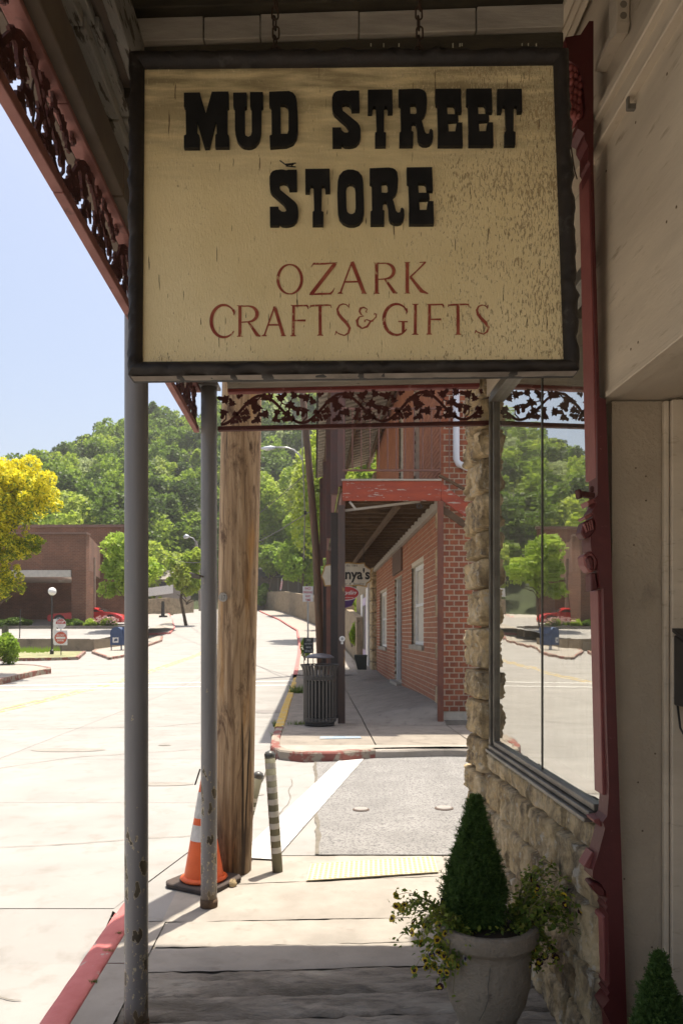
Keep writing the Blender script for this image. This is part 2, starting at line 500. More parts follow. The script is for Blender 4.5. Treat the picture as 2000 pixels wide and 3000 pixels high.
def m_brickwall(name, c1, c2, mort, sx_=1.0, rot=True):
    m, t, b = new_mat(name)
    tc = t.nodes.new('ShaderNodeTexCoord')
    s_ = t.nodes.new('ShaderNodeSeparateXYZ'); t.links.new(tc.outputs['Object'], s_.inputs[0])
    ad = nd(t, 'ShaderNodeMath', operation='ADD'); t.links.new(s_.outputs[0], ad.inputs[0]); t.links.new(s_.outputs[1], ad.inputs[1])
    cb = t.nodes.new('ShaderNodeCombineXYZ'); t.links.new(ad.outputs[0], cb.inputs[0]); t.links.new(s_.outputs[2], cb.inputs[1])
    br = t.nodes.new('ShaderNodeTexBrick')
    t.links.new(cb.outputs[0], br.inputs[0])
    br.inputs['Scale'].default_value = 1
    br.inputs['Brick Width'].default_value = .30 * sx_
    br.inputs['Row Height'].default_value = .105
    br.inputs['Mortar Size'].default_value = .012
    br.inputs['Color1'].default_value = (*c1, 1); br.inputs['Color2'].default_value = (*c2, 1); br.inputs['Mortar'].default_value = (*mort, 1)
    k = ramp(t, noi(t, tc.outputs['Object'], .7, 4), [(.4, .75), (.65, 1.1)])
    t.links.new(mixc(t, 1.0, br.outputs[0], k, 'MULTIPLY'), b.inputs['Base Color'])
    b.inputs['Roughness'].default_value = .9
    bump(t, b, br.outputs[1], -.5, .01)
    return m

def m_glass():
    m, t, b = new_mat('shop_window_glass')
    out = t.nodes['Material Output']
    t.nodes.remove(b)
    gl = t.nodes.new('ShaderNodeBsdfGlossy'); gl.inputs['Roughness'].default_value = .012
    gl.inputs['Color'].default_value = (.93, .92, .86, 1)
    tr = t.nodes.new('ShaderNodeBsdfTransparent'); tr.inputs[0].default_value = (.75, .78, .74, 1)
    mx = t.nodes.new('ShaderNodeMixShader')
    mx.inputs[0].default_value = .70
    co = coords(t, (1, 1, .35))
    bp = bump(t, None, noi(t, co, 1.9, 3, .45), .035, .05)
    t.links.new(bp, gl.inputs['Normal'])
    t.links.new(tr.outputs[0], mx.inputs[1]); t.links.new(gl.outputs[0], mx.inputs[2])
    df = t.nodes.new('ShaderNodeBsdfDiffuse'); df.inputs[0].default_value = (.5, .48, .40, 1)
    m2 = t.nodes.new('ShaderNodeMixShader')
    dirt = ramp(t, noi(t, coords(t, (1, 1, .5)), 3.0, 5, .6, .8), [(.40, .01), (.72, .08)])
    t.links.new(dirt, m2.inputs[0])
    t.links.new(mx.outputs[0], m2.inputs[1]); t.links.new(df.outputs[0], m2.inputs[2])
    t.links.new(m2.outputs[0], out.inputs[0])
    return m

def m_leaf(name, stops, trans=.35, scale=.15, attr=True):
    """foliage whose hue varies from tree to tree (tint attribute) and a little in space"""
    m, t, b = new_mat(name)
    if attr:
        at = t.nodes.new('ShaderNodeAttribute'); at.attribute_name = 'tint'
        fac = at.outputs['Fac']
    else:
        fac = noi(t, coords(t), scale, 3)
    col = ramp(t, fac, stops)
    t.links.new(col, b.inputs['Base Color'])
    b.inputs['Roughness'].default_value = .55
    b.inputs['Specular IOR Level'].default_value = .3
    tr = t.nodes.new('ShaderNodeBsdfTranslucent'); t.links.new(col, tr.inputs[0])
    mx = t.nodes.new('ShaderNodeMixShader'); mx.inputs[0].default_value = trans
    t.links.new(b.outputs[0], mx.inputs[1]); t.links.new(tr.outputs[0], mx.inputs[2])
    t.links.new(mx.outputs[0], t.nodes['Material Output'].inputs[0])
    return m
SIGNP, REDTXT, PIPE, POLEW, STONE, SLAB, GLASS = m_sign(), m_redtext(), m_pipe(), m_pole(), m_stone(), m_slab(), m_glass()
BANKBR = m_brickwall('bank_brick', (.20, .080, .042), (.145, .055, .032), (.22, .145, .10))
RUBBLE = mat('rubble_wall_stone', (.34, .27, .18), (.20, .155, .10), rough=.95, scale=3, bmp=1, bscale=8, bdist=.05, c3=(.12, .09, .06), s3=5)
HILLG = mat('hill_ground', (.045, .06, .02), (.03, .04, .015), rough=.95, scale=.2)
GROUNDM = mat('town_ground', (.42, .39, .34), (.34, .31, .27), rough=.9, scale=.3)
FOREST = m_leaf('forest_leaf', [(0, (.06, .10, .022)), (.3, (.16, .25, .032)), (.6, (.27, .37, .040)), (.85, (.38, .46, .06)), (1, (.36, .42, .20))], .5)
MAPLE = m_leaf('bright_maple_leaf', [(.2, (.22, .34, .04)), (.8, (.36, .47, .07))], .5)
YELLOW = m_leaf('golden_blossom', [(0, (.12, .19, .03)), (.40, (.26, .32, .03)), (.48, (.72, .64, .03)), (1, (.84, .78, .07))], .45)
NEEDLE = m_leaf('spruce_needle', [(.1, (.03, .065, .015)), (.9, (.10, .17, .035))], .3)
BARK = mat('tree_bark', (.12, .09, .06), (.07, .05, .035), rough=.9, scale=6, bmp=.6)

# ---------------------------------------------------------------- foliage
def quads_obj(name, C, sz, rng, m, parent=None, tint=None, up=.35, aspect=.75, kind=None, ori=None):
    """many small leaf faces at the centres C (n,3)"""
    n = len(C)
    nrm = rng.normal(size=(n, 3)); nrm[:, 2] += up * 2
    nrm /= np.linalg.norm(nrm, axis=1)[:, None]
    a = rng.normal(size=(n, 3)) if ori is None else ori
    a = a - (a * nrm).sum(1)[:, None] * nrm
    a /= np.linalg.norm(a, axis=1)[:, None] + 1e-9
    b = np.cross(nrm, a)
    s = (sz * rng.uniform(.6, 1.3, n))[:, None] / 2
    V = np.stack([C - a * s, C - b * s * aspect + nrm * s * .15, C + a * s, C + b * s * aspect + nrm * s * .15], 1).reshape(-1, 3)
    if parent is not None: V = V - np.array(wloc(parent))
    me = bpy.data.meshes.new(name)
    me.vertices.add(4 * n); me.loops.add(4 * n); me.polygons.add(n)
    me.vertices.foreach_set('co', V.astype('f').ravel())
    me.loops.foreach_set('vertex_index', np.arange(4 * n, dtype='i'))
    me.polygons.foreach_set('loop_start', np.arange(0, 4 * n, 4, dtype='i'))
    if tint is not None:
        at = me.attributes.new('tint', 'FLOAT', 'FACE')
        at.data.foreach_set('value', np.clip(tint, 0, 1).astype('f'))
    me.update(calc_edges=True)
    o = link(name, me, m, parent)
    if kind: o['kind'] = kind
    return o

def crown_pts(rng, c, r, n, lobes=9, flat=.85, lr=None):
    if lr is None: lr = (.28, .52) if lobes < 20 else (.15, .32)
    c = np.array(c, float)
    r = np.array(r if hasattr(r, '__len__') else (r, r, r * flat), float)
    L = rng.normal(size=(lobes, 3)); L /= np.linalg.norm(L, axis=1)[:, None]
    L *= rng.uniform(.35, .78 if lobes < 14 else .92, lobes)[:, None]; L[:, 2] *= .9
    rad = rng.uniform(lr[0], lr[1], lobes)
    k = rng.choice(lobes, n, p=rad ** 2 / (rad ** 2).sum())
    d = rng.normal(size=(n, 3)); d[:, 2] += .35; d /= np.linalg.norm(d, axis=1)[:, None]
    q = rng.uniform(.55, 1.08, n) ** .5
    return c + (L[k] + d * (rad[k] * q)[:, None]) * r, k

def branches(mb, base, top, r0, rng, cx, spread, n=11):
    base, top = Vector(base), Vector(top)
    mid = base.lerp(top, .5) + Vector((rng.normal() * .05, rng.normal() * .05, 0)) * (top - base).length
    mb.tube([base, mid, top], [r0, r0 * .75, r0 * .35], 7)
    for i in range(n):
        a = rng.uniform(0, 6.28)
        t = rng.uniform(.35, .95)
        p = base.lerp(top, t)
        e = p + Vector((math.cos(a) * spread, math.sin(a) * spread, spread * rng.uniform(.3, .9)))
        mb.tube([p, p.lerp(e, .5) + Vector((0, 0, spread * .08)), e], [r0 * .4, r0 * .25, r0 * .08], 5)

def tree(name, label, cat, base, h, rad, n, leaf, m, rng, trunk_r=.14, tint=(.2, .8), group=None, lobes=10, flat=.85, crown_c=None, up=.35):
    b = Vector(base)
    t = thing(name, label, cat, b, group)
    cc = Vector(crown_c) if crown_c else b + Vector((0, 0, h - rad * flat))
    mb = MB(); branches(mb, b - Vector((0, 0, .1)), cc, trunk_r, rng, cc, rad * .65)
    mb.build('trunk', BARK, t, smooth=True)
    C, k = crown_pts(rng, cc, rad, n, lobes, flat)
    lt = rng.uniform(tint[0], tint[1], lobes)
    quads_obj('crown', C, leaf, rng, m, t, tint=lt[k] * .7 + rng.uniform(tint[0], tint[1], n) * .3, up=up)
    return t
# ================================================================ THE SETTING
# ridge line of the hill, as seen over the town: (bearing x/y, height over distance)
RD = [(-1.4, .16), (-.8, .17), (-.5, .19), (-.4545, .205), (-.41, .218), (-.355, .236), (-.318, .252), (-.286, .275), (-.255, .300), (-.227, .298), (-.2, .292), (-.17, .31), (-.13, .335), (-.07, .36), (.1, .38), (.6, .36)]
def ridge(b):
    if b <= RD[0][0]: return RD[0][1]
    for (a, u), (c, v) in zip(RD, RD[1:]):
        if b <= c: return u + (v - u) * (b - a) / (c - a)
    return RD[-1][1]
YR = 200.0
def hill(x, y):
    y0 = 70 + 34 * math.exp(-((x + 12) / 16) ** 2)
    t = min(1, max(0, (y - y0) / (YR - y0)))
    base = gz(0, min(y, 98))
    H = 1.6 + ridge(x / YR) * YR - 7.5
    z = base + (H - base) * (t ** 1.2) if y > y0 else base - .6
    if y > YR: z = H - (y - YR) * .12
    return z + 1.5 * noise.noise(Vector((x * .03, y * .03, 0))) * (t > 0)
mb = MB()
mb.grid(lambda u, v: (-330 + 560 * u, 62 + 220 * v, hill(-330 + 560 * u, 62 + 220 * v)), 90, 44)
tag(mb.build('hill', HILLG, smooth=True), kind='structure', label='wooded hillside rising behind the town')
# one broad ground sheet under everything, out to the horizon
mb = MB()
ys = [-60, -20, 0, 3, 4, 4.5, 5, 6, 8, 12, 18] + list(range(20, 100, 3)) + [110, 160, 300, 900]
xs = [-900, -300, -120, -60, -30, -14, -6, -2, -1.5, -1.3, -1.2, -1.1, 0, 2, 6, 14, 40, 120, 400, 900]
vs = [(x, y, gz(x, y) - .12 - (.05 if y < 5.3 else 0)) for y in ys for x in xs]
nx = len(xs)
mb.add(vs, [(j * nx + i, j * nx + i + 1, (j + 1) * nx + i + 1, (j + 1) * nx + i) for j in range(len(ys) - 1) for i in range(nx - 1)])
tag(mb.build('ground', GROUNDM), kind='structure', label='general ground sheet of the town')

# ---- road: concrete panels over a dark joint bed
def road_c(y):                                     # centre line x of the road
    if y < 37: return -6.9
    return -6.9 - .0028 * (y - 37) ** 2
def road_r(y):
    pts = [(5, -.75), (11.4, -.95), (23.5, -1.45), (40, -2.2), (58, -3.4), (75, -6.2), (92, -10), (120, -19)]
    if y <= 5: return -.75
    for (a, u), (c, v) in zip(pts, pts[1:]):
        if y <= c: return u + (v - u) * (y - a) / (c - a)
    return pts[-1][1]
def road_l(y):
    pts = [(-30, -14), (30, -12.4), (45, -12.2), (60, -13.6), (75, -17), (92, -20.5), (120, -30)]
    for (a, u), (c, v) in zip(pts, pts[1:]):
        if y <= c: return u + (v - u) * (y - a) / (c - a)
    return pts[-1][1]
road = thing('road', None, None)
del_keys = [k for k in road.keys()]
road['kind'] = 'structure'; road['label'] = 'pale concrete street climbing to the hill'
def road_edge_near(y):                              # right-hand limit of the road by the near kerb
    return (-1.26 - .04 * (y - 3)) if y < 4.6 else None
bed = MB()
Y0s = [-12, -4, 0, 2, 3, 3.8, 4.2, 4.6, 5.0, 6, 8, 10, 12, 18] + list(range(21, 99, 3)) + [104, 110]
for a, b_ in zip(Y0s, Y0s[1:]):
    for xa, xb in ((-60, -14), (-14, -1.3), (-1.3, 6)):
        if xb == 6 and (b_ > 10 or a < 4.6): continue
        if xa == -60 and a > 36: continue
        bed.add([(xa, a, gz(-3, a) - .03), (xb, a, gz(-3, a) - .03), (xb, b_, gz(-3, b_) - .03), (xa, b_, gz(-3, b_) - .03)], [(0, 1, 2, 3)])
bed.build('joint_bed', GROOVE, road, kind='stuff')
ycuts = [-10, -5.5, -1.2, 2.9, 4.35, 7.0, 9.4, 12.6, 17.2, 22.6, 28, 33.5, 39, 45, 51, 57, 63, 69, 75, 81, 87, 93, 99, 106]
def panel(xa0, xb0, xa1, xb1, ya, yb, g=.004):
    m_ = MB()
    nseg = 1 if ya > 5 else 6
    nu = 1 if ya > 5 else 3
    def fn(u, v):
        y = ya + g + (yb - ya - 2 * g) * v
        l = (xa0 + (xa1 - xa0) * v) + g; r = (xb0 + (xb1 - xb0) * v) - g
        x = l + (r - l) * u
        return (x, y, gz(x if ya < 5 else 0, y))
    m_.grid(fn, nu, max(nseg, int((yb - ya) / 1.5)))
    m_.build('panel', CONC, road)
for ya, yb in zip(ycuts, ycuts[1:]):
    def cuts(y):
        l, c, r = road_l(y), road_c(y), road_r(y)
        if y < 4.6: r = -1.26 - .04 * (y - 3)
        elif y < 5.2: r = -.9
        return [l, (l + c) / 2 - .3, c, (c + r) / 2 - .4, r]
    ca, cb = cuts(ya), cuts(yb)
    for k in range(4):
        panel(ca[k], ca[k + 1], cb[k], cb[k + 1], ya, yb)
    if ya < 34:                                        # side street on the left
        panel(-26, ca[0], -26, cb[0], ya, yb); panel(-44, -26, -44, -26, ya, yb); panel(-60, -44, -60, -44, ya, yb)
# concrete part of the junction between the utility pole and the asphalt
mb = MB()
mb.add([(-.9, 5.36, .0), (.0 - .10, 5.36, .0), (-.28, 9.75, .0), (-.80, 9.75, .0)], [(0, 1, 2, 3)])
mb.build('panel', CONC, road)

def apron(v):
    y = 4.15 + 4.9 * v
    xl = -1.19 if y < 4.3 else -1.311 + .50 * (y - 4.35) / 2.65
    xr = -.992 if y < 5.36 else -.90 + .15 * (y - 5) / 4.3 - .004
    return xl, max(xr, xl + .001), y
mb = MB(); mb.grid(lambda u, v: (apron(v)[0] + (apron(v)[1] - apron(v)[0]) * u, apron(v)[2], -.003), 2, 30); mb.build('panel', CONC, road)
def strip(name, pts, m, parent, dz=.005, kind=None):
    """flat sheet through a list of (xl, xr, y) rows laid just over the ground"""
    q = MB()
    rows = []
    for (a, b), (c, d) in zip(pts, pts[1:]):
        pass
    return q
def ribbon(name, a, b, width, m, parent, dz=.005, n=1):
    a, b = Vector(a), Vector(b)
    d = Vector((b.x - a.x, b.y - a.y, 0)).normalized()
    s = Vector((-d.y, d.x, 0)) * width / 2
    q = MB()
    def fn(u, v):
        p = a.lerp(b, v) + s * (1 - 2 * u)
        return (p.x, p.y, gz(0, p.y) + dz)
    q.grid(fn, 1, n)
    return q.build(name, m, parent)
# markings
for off in (-.11, .11):
    for y0, y1 in ((4, 20), (20, 37)):
        ribbon('centre_line', (-6.8 + off, y0, 0), (-6.9 + off, y1, 0), .10, YELP, road, n=14)
    for y0 in range(37, 90, 6):
        ribbon('centre_line', (road_c(y0) + off, y0, 0), (road_c(y0 + 6) + off, y0 + 6, 0), .10, YELP, road, n=3)
a, b = G(0, 2013), G(862, 1996)
ribbon('crossing_line', (-13, a.y - .4, 0), (b.x, b.y, 0), .26, WHITEP, road, .008, 12)
a, b = G(0, 2028), G(862, 2008)
ribbon('crossing_line', (-13, a.y - .4, 0), (b.x, b.y, 0), .26, WHITEP, road, .008, 12)
# side street asphalt
ast = MB()
edge = []
rng = random.Random(5)
for i in range(41):
    v = i / 40
    y = 5.36 + (9.75 - 5.36) * v
    edge.append((-.17 - .17 * v + .03 * noise.noise(Vector((0, y * 3, 1))) + .02 * noise.noise(Vector((0, y * 13, 4))), y))
vs, fs = [], []
for i, (x, y) in enumerate(edge):
    y2 = y - .0 * x
    vs += [(x, y, .006), (9, y - .05, .006)]
    if i: fs.append((2 * i - 2, 2 * i - 1, 2 * i + 1, 2 * i))
ast.add(vs, fs)
tag(ast.build('side_street', ASPH), kind='structure', label='worn grey asphalt side street')
crk = MB()
for i in range(len(edge) - 1):
    (x, y), (x2, y2) = edge[i], edge[i + 1]
    wd = .012 + .02 * abs(noise.noise(Vector((3, y * 7, 0))))
    crk.add([(x - wd, y, .009), (x + wd, y, .009), (x2 + wd, y2, .009), (x2 - wd, y2, .009)], [(0, 1, 2, 3)])
tag(crk.build('asphalt_joint', GROOVE), kind='structure', label='crumbling dark joint where asphalt meets concrete')
cw = MB()
c0, c1 = Vector((-.60, 5.25, 0)), Vector((.20, 9.72, 0))
d = (c1 - c0).normalized(); s = Vector((d.y, -d.x, 0)) * .14
cw.grid(lambda u, v: tuple(c0.lerp(c1, v) + s * (2 * u - 1) + Vector((0, 0, .013))), 1, 10)
tag(cw.build('crossing_stripe', WHITEP), kind='structure', label='worn white stripe slanting across the side street')
for (px, py, w_, lb) in ((1057, 2378, .15, 'small round manhole cover nearer the middle of the asphalt'), (1300, 2374, .17, 'small round manhole cover beside the shop wall on asphalt')):
    p = G(px, py)
    t = thing('manhole_cover', lb, 'manhole cover', (p.x, p.y, 0), 'covers in the side street asphalt')
    q = MB(); q.lathe([(w_ * .5, .0), (w_ * .5, .012), (w_ * .42, .016)], (p.x, p.y, 0), 20); q.build('rim', mat('rusty_iron_rim', (.12, .08, .06), (.08, .06, .05), rough=.8), t)
    q = MB(); q.lathe([(w_ * .40, .014), (w_ * .40, .019), (w_ * .38, .020)], (p.x, p.y, 0), 20); q.build('lid', mat('iron_lid', (.30, .27, .24), (.22, .20, .18), rough=.7, bmp=.5), t)
p = G(785, 2086)
q = MB(); q.lathe([(.33, .0), (.33, .006), (.28, .009)], (p.x, p.y, 0), 24)
tag(q.build('manhole_cover', mat('road_iron_lid', (.25, .23, .21), (.2, .18, .17), rough=.8)), 'round iron manhole cover in the concrete road near kerb', 'manhole cover')

def crack(pts, wd, name='crack'):
    q = MB(); rows = []
    P_ = []
    for (a, b) in zip(pts, pts[1:]):
        for i in range(14): P_.append(Vector((*a, 0)).lerp(Vector((*b, 0)), i / 14))
    for i, p in enumerate(P_):
        d = (P_[min(i + 1, len(P_) - 1)] - P_[max(i - 1, 0)]).normalized(); s = Vector((-d.y, d.x, 0))
        j = s * (.05 * noise.noise(p * 2.3) + .02 * noise.noise(p * 9)); w_ = wd * (.4 + abs(noise.noise(p * 5)) * 1.6)
        for k in (-1, 1):
            v = p + j + s * w_ * k; rows.append((v.x, v.y, gz(v.x, v.y) + .006))
    q.add(rows, [(2 * i, 2 * i + 1, 2 * i + 3, 2 * i + 2) for i in range(len(P_) - 1)])
    q.build(name, GROOVE, road)
crack([(-9, 4.9), (-5, 5.1), (-2.2, 5.6), (-1.1, 5.9)], .005); crack([(-6.2, 6.0), (-3.4, 9.5), (-1.4, 10.4)], .007)
crack([(-12, 15.5), (-7.5, 11.8), (-3, 12.6), (-1.2, 14.2)], .010); crack([(-2.6, 3.2), (-1.9, 3.6), (-1.45, 3.5)], .003)
crack([(-10, 24), (-6, 27), (-2.5, 26.4)], .02); crack([(-.6, 5.4), (-.5, 7), (-.52, 8.2)], .004)
def patch(px, py, w_, h_, seed, m):
    c = G(px, py); q = MB(); n = 18
    q.add([(c.x + w_ * (1 + .35 * noise.noise(Vector((k, seed, 0)))) * math.cos(6.283 * k / n), c.y + h_ * (1 + .35 * noise.noise(Vector((k, seed, 3)))) * math.sin(6.283 * k / n), gz(0, c.y) + .005) for k in range(n)], [tuple(range(n))])
    q.build('road_patch', m, road)
OILM = mat('oil_stained_concrete', (.22, .20, .175), (.28, .255, .22), rough=.7, scale=6)
patch(482, 2186, .09, .03, 1, GROOVE); patch(200, 2200, .5, .16, 3, OILM); patch(470, 2300, .35, .10, 9, OILM); patch(720, 2330, .18, .08, 5, OILM)
# ---- near sidewalk under the porch
sw = thing('sidewalk', None, None); sw['kind'] = 'structure'; sw['label'] = 'old flagstone sidewalk under the porch'
def wallx(y): return 1.02 - .04 * y
def slabx(y): return -.80 - .037 * y if y > 4.2 else -.81 - .037 * y
mb = MB(); mb.add([(-1.15, -6, -.02), (2.6, -6, -.02), (2.6, 5.4, -.02), (-.9, 5.4, -.02), (-1.1, 3, -.02)], [(0, 1, 2, 3, 4)])
mb.build('joint_bed', GROOVE, sw)
jl = [-2.6, -2.1, -1.7, -1.25, -.8, -.4, 0, .42, .8, 1.15, 1.5, 1.82, 2.12, 2.42, 2.70, 2.86, 3.09, 3.29, 3.53, 3.81, 4.14]
jr = [y + .10 for y in jl]
def slab(l0, l1, r0, r1, xl0, xl1, xr0, xr1, seed, rough=1.0, m=SLAB, nu=40, nv=7, name='slab', top=.0):
    q = MB()
    def fn(u, v):
        xl = xl0 + (xl1 - xl0) * v; xr = xr0 + (xr1 - xr0) * v
        x = xl + (xr - xl) * u
        y0 = l0 + (r0 - l0) * u; y1 = l1 + (r1 - l1) * u
        y0 += .020 * rough * noise.noise(Vector((x * 3.1, seed, 0))) + .012 * rough * noise.noise(Vector((x * 14, seed, 5)))
        y1 += .020 * rough * noise.noise(Vector((x * 3.1, seed + 1, 0))) + .012 * rough * noise.noise(Vector((x * 14, seed + 1, 5)))
        g = .004 + .010 * rough * abs(noise.noise(Vector((x * 2, seed * 3, 9))))
        y = y0 + g + (y1 - y0 - g) * v
        e = min(v, 1 - v) * (l1 - l0)
        ez = -.018 * max(0, 1 - e / .022) * rough
        z = top + rough * (.007 * noise.noise(Vector((x * 2, y * 5, seed))) + .009 * noise.noise(Vector((x * 6, y * 18, seed))) + .006 * noise.noise(Vector((x * 17, y * 45, seed)))) + ez
        return (x, y, z)
    q.grid(fn, nu, nv)
    return q.build(name, m, sw, smooth=True)
for i in range(len(jl) - 1):
    l0, l1, r0, r1 = jl[i], jl[i + 1], jr[i], jr[i + 1]
    rg = 1.0 if l0 < 3.4 else .45
    slab(l0, l1, r0, r1, slabx(l0), slabx(l1), 2.4 if l0 < 2.4 else wallx(l0) + .05, 2.4 if l0 < 2.4 else wallx(l1) + .05, i, rg, SLAB if l0 < 3.5 else WALK, nu=110 if l0 > 1.5 else 16, nv=16 if l0 > 1.5 else 3)
slab(4.14, 4.72, 4.24, 4.95, -.99, -1.02, .9, .88, 31, .4, WALK, 40, 8)
slab(4.72, 5.35, 4.95, 5.38, -1.02, -.95, .88, .85, 32, .25, WALK, 40, 8)
# kerb-side strip of plain concrete
gst = MB()
def kx(y): return -1.06 - .043 * (y - 2)
for a, b_ in ((-4, -2.2), (-2.2, -.4), (-.4, 1.3), (1.3, 2.52), (2.52, 3.62), (3.62, 4.14)):
    q = MB()
    q.grid(lambda u, v: (kx(a + (b_ - a) * v) + (slabx(a + (b_ - a) * v) - .008 - kx(a + (b_ - a) * v)) * u, a + .004 + (b_ - a - .008) * v, -.002 + .002 * noise.noise(Vector((u * 3, (a + (b_ - a) * v) * 2, 0)))), 4, 8)
    q.build('slab', WALK, sw, smooth=True)
# near kerb
kb = thing('kerb', 'red painted kerb edging the near sidewalk beside the road', 'kerb', (-1.2, 3, 0))
kb['kind'] = 'structure'
for a, b_ in ((-4, -1.5), (-1.5, 1.0), (1.0, 2.75), (2.75, 4.85)):
    q = MB()
    n = 30
    def fn(u, v):
        y = a + .004 + (b_ - a - .008) * v
        xr = kx(y) - .004; 
        wd = .135
        fade = sst(4.6, 4.1, y)
        prof = [(0, -.2), (0, -.012), (.008, -.002), (.03, .004), (wd - .035, .004), (wd - .008, -.008), (wd + .004, -.03), (wd + .02, -.2)]
        k = int(round(u * 7))
        dx, z = prof[k]
        nn = .006 * noise.noise(Vector((y * 9, k, 0))) + (.008 * noise.noise(Vector((y * 30, k, 3))) if k in (1, 2, 5) else 0)
        return (xr - dx + nn, y, z + nn * .6 - (1 - sst(4.85, 4.4, y)) * .03)
    q.grid(fn, 7, n)
    q.build('kerb_stone', REDK, kb, smooth=True)
# tactile paving
tp = thing('tactile_plate', 'pale yellow tactile plate with raised domes at the crossing', 'tactile plate', (.2, 5, 0))
A, B, Cc, D = Vector((-.224, 4.79, .006)), Vector((.64, 4.96, .006)), Vector((.655, 5.30, .006)), Vector((-.21, 5.13, .006))
yt = mat('tactile_yellow', (.56, .50, .34), (.50, .44, .30), rough=.7, c3=(.6, .55, .42), s3=6)
q = MB(); q.prism([A, B, Cc, D], (0, 0, .006)); q.build('plate', yt, tp)
q = MB()
for i in range(26):
    for j in range(9):
        p = A + (B - A) * ((i + .5) / 26) + (D - A) * ((j + .5) / 9) + Vector((0, 0, .006))
        q.lathe([(.0115, 0), (.008, .005)], p, 8)
q.build('dome', mat('tactile_dome_yellow', (.52, .44, .24), (.48, .41, .23), rough=.6), tp, kind='stuff')

# ---- far corner sidewalk across the side street
def bx(y): return 2.103 - .0364 * y                      # brick wall line
def fz(x, y):
    k = sst(12.05, 12.6, y)
    far = 1 - .65 * sst(13, 26, y)
    return .11 + .27 * min(1, max(0, (x - .25) / 1.3)) * k * far + gz(0, y) * sst(18, 26, y)
fs_ = thing('far_sidewalk', None, None); fs_['kind'] = 'structure'; fs_['label'] = 'concrete sidewalk beside the brick building'
q = MB(); q.grid(lambda u, v: (-.75 - .04 * (14 * v) + (3.2) * u, 9.75 + 14 * v, fz(-.75 + 3.2 * u, 9.75 + 14 * v) - .09), 8, 12)
q.build('joint_bed', GROOVE, fs_)
def fpan(x0, x1, x2, x3, y0, y1):
    q = MB(); g = .008
    q.grid(lambda u, v: ((lambda x, y: (x, y, fz(x, y)))((x0 + (x2 - x0) * v) + g + ((x1 + (x3 - x1) * v) - (x0 + (x2 - x0) * v) - 2 * g) * u, y0 + g + (y1 - y0 - 2 * g) * v)), 5, 4)
    q.build('slab', mat('shaded_walk_concrete', (.27, .235, .19), (.21, .18, .145), rough=.85, scale=3, bmp=.35, bscale=60, c3=(.15, .125, .10), s3=6, l3=.56, h3=.75, rnd=True), fs_, smooth=True)  # shaded copy of the walk concrete, its colour darkened and browned
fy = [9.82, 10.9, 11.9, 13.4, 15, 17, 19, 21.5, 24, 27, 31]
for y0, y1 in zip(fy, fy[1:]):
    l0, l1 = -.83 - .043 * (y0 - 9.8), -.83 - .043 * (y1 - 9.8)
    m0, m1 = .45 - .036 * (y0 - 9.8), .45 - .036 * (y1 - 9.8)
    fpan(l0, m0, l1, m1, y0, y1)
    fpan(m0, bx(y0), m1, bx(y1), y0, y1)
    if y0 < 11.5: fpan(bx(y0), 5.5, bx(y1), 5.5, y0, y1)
q = MB(); q.add([(-.82, 9.83, .112), (-.70, 9.46, .112), (-.44, 9.30, .112), (0, 9.36, .112), (.4, 9.58, .112), (.75, 9.64, .112), (1.3, 9.70, .112), (3.5, 9.58, .112), (6, 9.4, .112), (6, 9.83, .112)], [(0, 1, 2, 3, 4, 9), (4, 5, 6, 7, 8, 9)]); q.build('slab', WALK, fs_)
fk = thing('far_kerb', 'worn red and yellow kerb around the far corner', 'kerb', (-.8, 10, 0)); fk['kind'] = 'structure'
path = [Vector((6, 9.3, 0)), Vector((3.5, 9.5, 0)), Vector((1.3, 9.62, 0)), Vector((.4, 9.5, 0)), Vector((0, 9.28, 0)), Vector((-.45, 9.22, 0)), Vector((-.72, 9.38, 0)), Vector((-.86, 9.75, 0)), Vector((-.92, 10.6, 0)), Vector((-.96, 11.6, 0))]
path2 = [Vector((-.96, 11.6, 0)), Vector((-1.1, 15, 0)), Vector((-1.25, 19, 0)), Vector((-1.45, 24, 0))]
path3 = [Vector((road_r(y), y, gz(0, y))) for y in (24, 30, 36, 42, 50, 58, 66, 75, 84, 92)]
def kerbrun(pts, m, parent, wd=.15, h=.13, name='kerb_stone'):
    n = len(pts)
    nm = []
    for i in range(n):
        d = (pts[min(i + 1, n - 1)] - pts[max(i - 1, 0)]); d.z = 0; d.normalize()
        nm.append(Vector((d.y, -d.x, 0)) * wd / 2)
    for i in range(n - 1):
        a, b = pts[i], pts[i + 1]
        q = MB()
        def fn(u, v):
            p = a.lerp(b, v); s = nm[i].lerp(nm[i + 1], v)
            pr = [(-1, -.1), (-1, h - .02), (-.8, h), (.8, h), (1, h - .03), (1.05, -.1)][int(round(u * 5))]
            nn = .010 * noise.noise(p * 5 + Vector((0, 0, pr[1] * 20)))
            r = p + s * pr[0]
            return (r.x + nn, r.y + nn, p.z + pr[1] + nn * .7)
        q.grid(fn, 5, max(2, int((b - a).length * 8) if a.y < 14 else 2))
        q.build(name, m, parent, smooth=False)
REDK2 = mat('flaked_red_kerb', (.23, .075, .058), (.15, .06, .045), rough=.8, scale=5, bmp=.6, bscale=20, bdist=.01, c3=(.27, .23, .18), s3=5, l3=.47, h3=.54)
kerbrun(path[3:], REDK2, fk, .13, .12); kerbrun(path[:4], WALK, fk, .13, .10); kerbrun(path2, YELK, fk); kerbrun(path3, REDK, fk)
